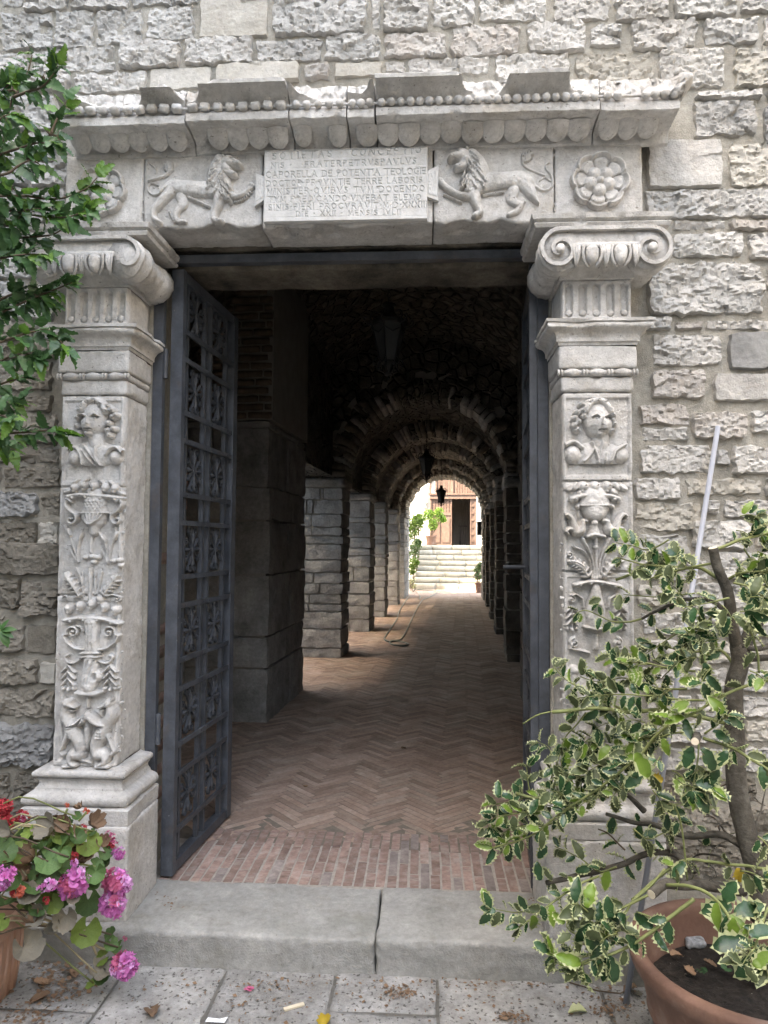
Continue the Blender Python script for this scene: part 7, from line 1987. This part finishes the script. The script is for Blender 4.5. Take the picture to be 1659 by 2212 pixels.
# ivy and weeds on the soil
ivy = thing('ivy_seedling', (*atz(1610, 2110, 0.28)[:2], 0.268), 'small dark ivy creeping on the soil under the holly', 'ivy')
im = geranium_mesh(5, ('holly_green',), cup=0.1)
for (vx, vy, s) in ((1625, 2110, 0.05), (1600, 2090, 0.042), (1645, 2060, 0.05), (1625, 2040, 0.035), (1570, 2090, 0.03), (1515, 2095, 0.028)):
    p = atz(vx, vy, 0.292)
    o = link('leaf', im, None, ivy); o.matrix_basis = orient(p, (random.uniform(-1, 1), -0.6, 0.1), (0, -0.4, 1), s)

# ------------------------------------------------------------------ grey plastic pipe leaning on the wall
p0, p1 = atz(1352, 2168, 0.0), at(1551, 921, YW - 0.03)
p0 = np.array([p0[0], p0[1], 0.0])
mb = MB(); mb.tube([p0, p1], 0.0098, 16)
tag(mb.build('plastic_pipe', 'pvc', None, True), 'thin pale grey plastic pipe leaning against the wall behind the holly', 'pipe')

# ------------------------------------------------------------------ hibiscus reaching in from the left
hib = thing('hibiscus_shrub', (-2.30, 2.35, 0.0), 'leafy green hibiscus branches reaching in over the wall on the left', 'shrub')
mb = MB(); mb.tube(spline(np.array([(-2.30, 2.35, -0.02), (-2.26, 2.36, 0.9), (-2.22, 2.33, 1.8), (-2.08, 2.34, 2.5), (-1.98, 2.32, 3.0)]), 24), np.linspace(0.045, 0.016, 25)[:25], 10); mb.build('trunk', 'bark', hib, True)
def h1(x, y): return x * 0.2075, 81 + y * 0.2075
def h2(x, y): return x * 0.415, 540 + y * 0.415
HIB = [[h1(-300, 1500), h1(0, 1130), h1(60, 900), h1(110, 700), h1(140, 560), h1(120, 420)], [h1(140, 620), h1(240, 480), h1(300, 330), h1(335, 180)], [h1(140, 620), h1(300, 560), h1(430, 520), h1(540, 400), h1(600, 300)], [h1(-200, 1300), h1(0, 1220), h1(210, 1150), h1(380, 1100), h1(500, 1100), h1(640, 1060)], [h1(500, 1100), h1(570, 900), h1(640, 760), h1(700, 650)],
       [h1(-200, 1650), h1(0, 1650), h1(270, 1650), h1(480, 1680), h1(680, 1665), h1(900, 1570), h1(1010, 1460)], [h1(-200, 1700), h1(0, 1780), h1(200, 1820), h1(420, 1860), h1(700, 1870), h1(920, 1790)], [h1(-200, 2150), h1(0, 2100), h1(300, 2080), h1(550, 2050), h1(690, 1960)], [h1(-200, 1450), h1(60, 1420), h1(200, 1330), h1(330, 1280), h1(440, 1340)], [h1(-200, 1900), h1(60, 1960), h1(180, 1900), h1(260, 1800), h1(440, 1780)],
       [h1(-200, 800), h1(-40, 640), h1(60, 520), h1(160, 430)], [h1(-240, 1000), h1(-60, 900), h1(40, 820), h1(180, 800)], [h1(-200, 2350), h1(0, 2300), h1(240, 2260), h1(480, 2260)],
       [h2(-80, 380), h2(0, 330), h2(150, 260), h2(300, 200), h2(375, 170)], [h2(-80, 520), h2(0, 480), h2(150, 430), h2(260, 420), h2(350, 520)], [h2(-80, 740), h2(0, 700), h2(60, 680), h2(130, 660)], [h2(-80, 800), h2(0, 780), h2(100, 790)], [h2(-80, 990), h2(0, 960), h2(120, 950), h2(250, 940), h2(340, 960)], [h2(-80, 620), h2(40, 560), h2(120, 540), h2(220, 560)], [h2(-80, 300), h2(40, 240), h2(140, 215), h2(260, 280)], [h2(-80, 880), h2(0, 860), h2(60, 890)], [h2(-80, 1000), h2(0, 1020), h2(80, 1040)]]
LD = [lobed_mesh(s, ('hibiscus_dark',), width=0.30 + 0.04 * (s % 3), curve=0.2 + 0.2 * (s % 3), fold=0.15 + 0.15 * (s % 2)) for s in range(5)]
LL = [lobed_mesh(s + 20, ('hibiscus_light',), width=0.28 + 0.05 * (s % 2), curve=0.25) for s in range(3)]
lv = []
for bi, pts in enumerate(HIB):
    n = len(pts)
    Yb = 2.40 + 0.10 * math.sin(bi * 2.1); Yt = Yb + random.uniform(-0.12, 0.06)
    P = np.array([at(x, y, Yb + (Yt - Yb) * i / (n - 1)) for i, (x, y) in enumerate(pts)])
    C = spline(P, 6 * (n - 1) + 1)
    mb = MB(); mb.tube(C, np.linspace(0.0055, 0.0018, len(C)), 6); mb.build('branch', 'stem_brown', hib, True)
    seg = np.linalg.norm(np.diff(C, axis=0), axis=1); cum = np.concatenate([[0], np.cumsum(seg)])
    s = 0.02; side = 1
    while s <= cum[-1] + 0.002:
        q = np.array([np.interp(s, cum, C[:, k]) for k in range(3)])
        t = np.array([np.interp(min(s + 0.01, cum[-1]), cum, C[:, k]) - np.interp(max(s - 0.01, 0), cum, C[:, k]) for k in range(3)]); t /= np.linalg.norm(t) + 1e-9
        tip = s > cum[-1] - 0.05
        for _ in range(3 if tip else random.choice([1, 2, 2, 3])):
            nrm = np.cross(t, [0, -1, 0.1]); nrm /= np.linalg.norm(nrm) + 1e-9
            d = t * random.uniform(0.2, 1.0) + nrm * side * random.uniform(0.3, 1.0) + np.array([0.12, random.uniform(-0.6, 0.2), random.uniform(-0.7, 0.15)]); side = -side
            if tip and random.random() < 0.5: d = t * 1.2 + np.random.default_rng(len(lv)).normal(size=3) * 0.4
            L = random.uniform(0.040, 0.078)
            up = np.array([0, 0, 1.0]) * random.uniform(0.4, 1.2) + np.array(TOCAM(q)) * random.uniform(0.1, 0.9) + np.random.default_rng(len(lv) + 999).normal(size=3) * 0.3
            M = orient(q + d / np.linalg.norm(d) * 0.012, d, up, L)
            light = random.random() < (0.5 if tip else 0.15)
            lv.append((random.choice(LL if light else LD), M, L + 0.05 * tip))
        s += random.uniform(0.017, 0.034)
for (vx, vy) in ((95, 172), (28, 194), (62, 342), (125, 295), (140, 490), (22, 405), (108, 290)):
    p = at(vx, vy, 2.36)
    mb = MB()
    for k in range(9):
        d = np.random.default_rng(k + int(vx)).normal(size=3); d /= np.linalg.norm(d)
        mb.tube([p, p + d * random.uniform(0.010, 0.022)], [0.004, 0.0012], 5)
    mb.build('dry_seed_head', 'stem_brown', hib)
put_leaves(hib, lv, 300)

# small plain-leaved sprig lower on the left
spr = thing('laurel_sprig', (-1.95, 2.42, 0.35), 'sprig of smooth oval green leaves sticking out low on the left', 'sprig')
c0 = at(2, 1362, 2.42)
mb = MB(); mb.tube(spline(np.array([(-1.95, 2.42, 0.35), (-1.75, 2.40, 0.8), (c0[0] - 0.05, 2.42, c0[2] - 0.04), c0]), 12), 0.004, 6); mb.build('stem', 'twig_green', spr)
for (vx, vy, ang, L) in ((22, 1332, 12, 0.055), (18, 1350, -20, 0.05), (12, 1375, -60, 0.062), (28, 1372, -50, 0.055), (-6, 1340, 120, 0.05), (-10, 1380, 230, 0.05), (4, 1345, 60, 0.045)):
    a = math.radians(ang); d = Vector((math.cos(a), -0.15, math.sin(a)))
    o = link('leaf', oval_mesh(int(vx) + 50, ('laurel_leaf',)), None, spr)
    o.matrix_basis = orient(c0, d, (0.1, -0.8, 0.7), L)

# ------------------------------------------------------------------ geranium in the terracotta trough
tro = thing('terracotta_trough', (-1.79, 2.31, 0), 'ribbed terracotta trough with the pink geranium', 'planter')
TX0, TX1, TY0, TY1, TZ = -2.20, -1.395, 2.12, 2.50, 0.285
V, Fc = [], []
def trough_ring(x0, x1, y0, y1, z, n=9):
    p = []
    for i in range(n): p.append((x0 + (x1 - x0) * i / n, y0, z))
    for i in range(n): p.append((x1, y0 + (y1 - y0) * i / n, z))
    for i in range(n): p.append((x1 - (x1 - x0) * i / n, y1, z))
    for i in range(n): p.append((x0, y1 - (y1 - y0) * i / n, z))
    return p
prof = [(0.030, 0.0), (0.012, 0.12), (0.004, 0.235), (-0.012, 0.237), (-0.016, TZ), (0.004, TZ + 0.002), (0.012, 0.24), (0.014, 0.225)]
rings = [trough_ring(TX0 + o_, TX1 - o_, TY0 + o_, TY1 - o_, z) for o_, z in prof]
n = len(rings[0])
for r_ in rings: V += r_
Fc = [(k * n + i, k * n + (i + 1) % n, (k + 1) * n + (i + 1) % n, (k + 1) * n + i) for k in range(len(rings) - 1) for i in range(n)]
link('body', make_mesh('body', V, Fc), 'terracotta_planter', tro)
for i in range(9):
    y = TY0 + 0.03 + (TY1 - TY0 - 0.06) * i / 8
    mb = MB(); mb.tube([(TX1 - 0.029, y, 0.004), (TX1 - 0.010, y, 0.12), (TX1 - 0.003, y, 0.233)], 0.006, 6); mb.build('rib', 'terracotta_planter', tro, True)
mb = MB(); mb.box(TX0 + 0.02, TX1 - 0.02, TY0 + 0.02, TY1 - 0.02, 0.20, 0.24); mb.build('soil', 'soil', tro)

ger = thing('geranium_plant', (-1.6, 2.33, 0.24), 'pink and red geranium with browning leaves spilling from the trough', 'plant')
def gv(px, py): return px * 0.2431, 1674 + py * 0.2431
GM = {'g': [geranium_mesh(s, ('geranium_leaf',), cup=0.15 + 0.25 * (s % 3)) for s in range(4)], 'l': [geranium_mesh(s + 9, ('geranium_lime',), cup=0.2 + 0.2 * (s % 2)) for s in range(3)], 'd': [geranium_mesh(s + 20, ('dry_leaf',), cup=1.0, crumple=0.11) for s in range(3)], 'y': [geranium_mesh(s + 30, ('dry_grey',), cup=0.9, crumple=0.05) for s in range(3)]}
GL = [(70, 510, 170, 'y', 2.30), (200, 700, 200, 'l', 2.30), (430, 770, 200, 'g', 2.28), (500, 690, 250, 'g', 2.34), (612, 590, 110, 'l', 2.38), (790, 610, 180, 'l', 2.40), (940, 690, 105, 'g', 2.42), (960, 790, 130, 'g', 2.42), (850, 815, 115, 'g', 2.38), (470, 890, 150, 'g', 2.28), (300, 980, 190, 'g', 2.26), (460, 480, 190, 'y', 2.36), (440, 590, 120, 'l', 2.36), (570, 530, 130, 'l', 2.38), (230, 560, 150, 'g', 2.36), (260, 520, 110, 'l', 2.38),
      (870, 930, 160, 'g', 2.38), (600, 1120, 130, 'g', 2.34), (340, 1180, 140, 'g', 2.26), (470, 1150, 140, 'l', 2.3), (380, 1240, 150, 'y', 2.26), (590, 1270, 170, 'y', 2.34), (300, 1310, 130, 'd', 2.24), (500, 1390, 130, 'y', 2.32), (760, 1380, 210, 'l', 2.40), (230, 1560, 220, 'y', 2.24), (990, 1420, 100, 'g', 2.44), (985, 1495, 105, 'g', 2.44), (1050, 1530, 95, 'g', 2.44), (915, 1620, 120, 'l', 2.44), (860, 1760, 160, 'y', 2.42), (950, 1800, 140, 'g', 2.44), (830, 1850, 110, 'l', 2.42), (965, 1730, 110, 'y', 2.44),
      (20, 700, 200, 'g', 2.24), (60, 780, 120, 'd', 2.24), (130, 920, 150, 'g', 2.22), (40, 1160, 190, 'g', 2.22), (240, 1090, 170, 'y', 2.24), (20, 1300, 120, 'l', 2.22), (750, 720, 130, 'd', 2.4), (820, 890, 120, 'd', 2.4), (760, 770, 110, 'd', 2.4), (710, 300, 70, 'd', 2.42), (680, 560, 120, 'd', 2.4), (900, 610, 100, 'd', 2.42), (330, 900, 140, 'd', 2.3), (560, 830, 130, 'g', 2.3), (680, 370, 70, 'g', 2.42), (590, 430, 80, 'g', 2.42), (830, 500, 80, 'g', 2.42), (350, 480, 110, 'g', 2.4), (150, 600, 110, 'g', 2.38), (90, 640, 100, 'l', 2.36)]
for _ in range(34):
    GL.append((random.uniform(20, 860), random.uniform(420, 1180), random.uniform(90, 190), random.choice('ggglllyd'), random.uniform(2.28, 2.46)))
leafs = []
for i, (px, py, dia, k, Y) in enumerate(GL):
    p = at(*gv(px, py), Y)
    s = dia * 0.2431 / F_PX * Y * 1.12
    up = np.array(TOCAM(p)) * random.uniform(0.4, 1.0) + np.array([random.uniform(-0.5, 0.5), 0, random.uniform(0.3, 1.1)])
    a = random.uniform(0, 2 * PI)
    d = Vector((math.cos(a), 0.3 * math.sin(a), -0.6 + 0.4 * math.sin(a)))
    o = link('leaf', random.choice(GM[k]), None, ger)
    d_ = Vector(orient(p, d, up, s).col[0][:3])
    o.matrix_basis = orient(Vector(p) - d_ * 0.12, d, up, s)
    root = (-1.62 + random.uniform(-0.15, 0.12), 2.32 + random.uniform(-0.1, 0.1), 0.24)
    if i % 2 == 0 and px > 100:
        q = np.array(p); mb = MB(); mb.tube(spline(np.array([root, (root[0] * 0.5 + q[0] * 0.5, (root[1] + q[1]) / 2, max(root[2], q[2]) + 0.05), tuple(q)]), 10), [0.0045] + [0.003] * 9 + [0.002] if False else 0.0028, 6)
        mb.build('stem', random.choice(['twig_green', 'stem_pale', 'stem_brown']), ger, True)
for pts in ([(160, 1220), (420, 1290), (640, 1380), (790, 1470), (860, 1600)], [(790, 1470), (900, 1540), (980, 1550), (1060, 1620)], [(560, 390), (600, 300)], [(700, 410), (770, 330)], [(870, 780), (960, 870)], [(880, 800), (940, 920)], [(350, 680), (270, 830), (220, 900)]):
    P = [at(*gv(x, y), 2.32 + 0.12 * x / 1000) for x, y in pts]
    mb = MB(); mb.tube(spline(np.array(P), 10), 0.004, 6); mb.build('stem', 'stem_pale' if len(pts) > 3 else 'twig_green', ger, True)
def floret_mesh(seed, m_, n=8):
    """a ruffled double flower: petals standing in two whorls"""
    g = np.random.default_rng(seed); V, Fc = [], []
    for k in range(n):
        inner = k >= 5
        a = 2 * PI * k / (5 if not inner else 3) + g.uniform(-0.25, 0.25); lean = (0.25 if inner else 0.95) + g.uniform(-0.15, 0.15)
        sc = 0.72 if inner else 1.0
        c, s = math.cos(a), math.sin(a); b = len(V); tw = g.uniform(-0.12, 0.12)
        for (r, w, z) in ((0.03, 0.03, 0.0), (0.25, 0.20, 0.16), (0.46, 0.29, 0.24), (0.58, 0.17, 0.22)):
            rr = r * sc * (0.25 + 0.85 * lean); zz = (z + r * (1 - lean) * 0.9) * sc
            for sd in (-1, 0, 1): V.append((rr * c - sd * w * sc * s, rr * s + sd * w * sc * c, zz + (0.0 if sd == 0 else 0.07 + tw * sd) * (r > 0.1) + 0.03 * g.normal() * (r > 0.3)))
        for i in range(3):
            for j in range(2): q = b + i * 3 + j; Fc.append((q, q + 1, q + 4, q + 3))
    me = make_mesh('floret', V, Fc, True); me.materials.append(MAT[m_]); return me
FL = {m_: [floret_mesh(s + i * 10, m_) for s in range(3)] for i, m_ in enumerate(('petal_pink', 'petal_rose', 'petal_red', 'petal_coral', 'petal_pale'))}
def umbel(px, py, rad, Y, n, main, other=None, frac=0.2, squash=0.9):
    p = at(*gv(px, py), Y); R = rad * 0.2431 / F_PX * Y
    mb = MB(); mb.tube([p + np.array([0, 0.01, -R * 0.9]), p], [0.0025, 0.004], 6)
    h = mb.build('flower_head', 'twig_green', ger)
    g = np.random.default_rng(int(px + py))
    fs = max(0.012, min(0.030, R * 0.78))
    for i in range(n):
        z = 1 - 1.5 * (i + 0.5) / n; a = i * 2.39996
        d = Vector((math.sqrt(max(0, 1 - z * z)) * math.cos(a), -z * 0.85 - 0.15, math.sqrt(max(0, 1 - z * z)) * math.sin(a))).normalized()
        q = Vector(p) + Vector((d.x * R, d.y * R * 0.7, d.z * R * squash)) * g.uniform(0.55, 0.92)
        m_ = main
        if main == 'petal_pink': m_ = 'petal_pale' if g.random() < 0.38 else 'petal_pink'
        if other and (Vector((d.x, 0, d.z)) - Vector((-0.25, 0, 0.1))).length < 0.8 and g.random() < frac * 2: m_ = other
        o = bpy.data.objects.new('floret', FL[m_][i % 3]); COL.objects.link(o); o.parent = h
        t = d.orthogonal(); t.rotate(Matrix.Rotation(g.uniform(0, 6), 3, d))
        dd = (d + Vector(g.normal(size=3)) * 0.25).normalized()
        o.matrix_basis = orient(q, t, dd, fs * g.uniform(0.85, 1.2))
umbel(655, 965, 125, 2.30, 30, 'petal_pink', 'petal_rose', 0.30)
umbel(1045, 945, 112, 2.40, 26, 'petal_pink', 'petal_rose', 0.30)
umbel(1005, 1140, 105, 2.39, 22, 'petal_pink', 'petal_rose', 0.15)
umbel(1100, 1700, 105, 2.42, 28, 'petal_pink', 'petal_rose', 0.12)
umbel(30, 920, 95, 2.18, 18, 'petal_pink')
umbel(440, 975, 58, 2.25, 10, 'petal_pink', None, 0, 0.7)
umbel(370, 1005, 34, 2.25, 5, 'petal_pink')
umbel(1058, 700, 52, 2.42, 13, 'petal_pink')
umbel(660, 785, 26, 2.30, 6, 'petal_pink')
umbel(30, 290, 68, 2.40, 20, 'petal_red'); umbel(205, 375, 58, 2.42, 16, 'petal_red', 'petal_rose', 0.2); umbel(50, 420, 75, 2.40, 20, 'petal_red', 'petal_coral', 0.2); umbel(740, 480, 36, 2.42, 8, 'petal_red'); umbel(970, 545, 45, 2.44, 9, 'petal_rose', 'petal_red', 0.3); umbel(1000, 620, 38, 2.44, 9, 'petal_rose', 'petal_red', 0.3); umbel(655, 730, 42, 2.34, 9, 'petal_red'); umbel(160, 1030, 62, 2.22, 13, 'petal_coral', 'petal_red', 0.3); umbel(415, 1110, 26, 2.26, 5, 'petal_red')
umbel(597, 265, 15, 2.43, 3, 'petal_coral'); umbel(770, 320, 15, 2.43, 3, 'petal_coral'); umbel(1108, 1455, 12, 2.45, 2, 'petal_rose')

# ------------------------------------------------------------------ fallen leaves and litter on the paving
def dry_mesh(seed, m_):
    g = np.random.default_rng(seed); nu = 9; V, Fc = [], []
    for i in range(nu):
        for j in range(7):
            t, u = i / (nu - 1), (j - 3) / 3
            w = 0.34 * math.sin(PI * min(0.97, 0.05 + 0.9 * t)) ** 0.6 * (1 + 0.25 * ((i % 2) - 0.5))
            V.append((t - 0.5 + 0.03 * g.normal(), u * w + 0.02 * g.normal(), 0.10 + 0.26 * u * u * w / 0.34 + 0.14 * math.sin(3 * t + seed) + 0.03 * g.normal()))
    return finish_leaf(V, [tuple(q) for q in grid_faces(7, nu)], [0] * ((nu - 1) * 6), (m_,), 'fallen_leaf')
def fallen(vx, vy, s, m_, label, z=0.0, name='fallen_leaf', rot=None):
    p = atz(vx, vy, z)
    o = link(name, dry_mesh(int(vx * 3 + vy), m_), None)
    o.location = (p[0], p[1], z + 0.001); o.scale = (s, s, s * 0.8); o.rotation_euler = (0, 0, rot if rot is not None else random.uniform(0, 6))
    return tag(o, label, 'leaf', 'dry fallen leaves')
fallen(327, 2191, 0.070, 'dry_leaf', 'crumpled brown leaf alone on the left paving slab')
fallen(90, 2126, 0.055, 'dry_leaf', 'tan curled leaf beside the trough corner')
fallen(85, 2160, 0.062, 'dry_leaf', 'ragged brown leaf below the tan curled one by the trough')
fallen(699, 2212, 0.060, 'leaf_yellow', 'yellow-brown leaf at the bottom edge of the picture')
fallen(1247, 2190, 0.058, 'holly_cream', 'pale yellow holly leaf lying near the round pot')
fallen(160, 2105, 0.05, 'dry_leaf', 'brown leaf on top of the litter under the geranium')
fallen(1362, 2140, 0.05, 'dry_leaf', 'pale dry leaf against the foot of the round pot')
fallen(1375, 2150, 0.045, 'dry_grey', 'greyish dry leaf between pipe and round pot')
for (vx, vy, sz, lab) in ((1462, 2068, 0.045, 'tan curled leaf on the soil in the round pot, beside the pale stone'), (1490, 2100, 0.04, 'brown leaf on the soil near the front rim of the round pot'), (1440, 2050, 0.03, 'small dry leaf on the soil at the left rim of the round pot'), (1535, 2085, 0.035, 'reddish brown leaf on the soil under the front holly spray')):
    fallen(vx, vy, sz, 'dry_leaf', lab, 0.274)
fallen(872, 1618, 0.04, 'dry_leaf', 'dry leaf on the herringbone floor inside the doorway', HS + 0.004)
fallen(660, 1699, 0.028, 'dry_leaf', 'tiny dark leaf on the herringbone floor by the gate', HS + 0.004)
p = atz(635, 2178, 0.0); mb = MB(); mb.box(-0.035, 0.035, -0.007, 0.007, 0.002, 0.008)
o = mb.build('wood_chip', 'cut_wood'); o.location = (p[0], p[1], 0); o.rotation_euler = (0, 0, 0.5); tag(o, 'small orange-brown wood chip on the paving below the step', 'chip')
p = atz(467, 2208, 0.0); mb = MB(); mb.add([(-0.035, -0.008, 0.003), (0.03, -0.010, 0.004), (0.036, 0.010, 0.010), (0.01, 0.008, 0.004), (-0.03, 0.009, 0.006)], [(0, 1, 2, 3, 4)])
o = mb.build('paper_scrap', 'paper'); o.location = (p[0], p[1], 0.002); tag(o, 'torn scrap of white paper at the bottom edge of the paving', 'paper')
p = atz(538, 2139, 0.0); o = bpy.data.objects.new('fallen_petals', FL['petal_rose'][0]); COL.objects.link(o); o.location = (p[0], p[1], 0.003); o.scale = (0.03, 0.02, 0.012); tag(o, 'pinkish fallen petals on the paving in front of the step', 'petals')
# fine litter: bits of leaf, soil crumbs
g = np.random.default_rng(5); V, Fc = [], []
spots = [(120, 2120, 60, 40, 230), (70, 2190, 60, 25, 120), (864, 2145, 30, 10, 110), (1107, 2196, 26, 10, 80), (700, 2125, 420, 12, 130), (900, 2150, 420, 50, 160), (1330, 2170, 50, 30, 120), (560, 2160, 250, 40, 70), (365, 1945, 30, 18, 30), (1160, 1940, 20, 12, 16)]
for (vx, vy, sx, sy, n) in spots:
    for _ in range(n):
        zz = HS + 0.002 if vy < 2000 else 0.002
        p = atz(vx + g.normal() * sx * 0.6, vy + g.normal() * sy * 0.6, zz)
        if vy >= 2000 and p[1] > YS - 0.004: p[1] = YS - 0.004 - abs(g.normal()) * 0.02
        s = g.uniform(0.002, 0.010) * (1.4 if n > 200 else 1); a = g.uniform(0, 6); el = g.uniform(0.2, 0.8)
        k = len(V); c, sn = math.cos(a) * s, math.sin(a) * s
        V += [(p[0] - c, p[1] - sn, zz), (p[0] + sn * el, p[1] - c * el, zz + s * 0.5), (p[0] + c, p[1] + sn, zz + s * 0.3), (p[0] - sn * el, p[1] + c * el, zz + 0.001)]
        Fc.append((k, k + 1, k + 2, k + 3))
o = link('litter', make_mesh('litter', np.array(V), np.array(Fc)), 'dry_leaf'); tag(o, 'brown crumbs and bits of leaf on the paving', kind='stuff')
mb = MB(); mb.tube([atz(1230, 2122, 0.006), atz(1290, 2140, 0.006), atz(1340, 2146, 0.006), atz(1370, 2130, 0.012)], 0.0025, 5)
tag(mb.build('dead_twig', 'stem_brown', None, True), 'dark thin dead twig on the ground left of the round pot', 'twig')
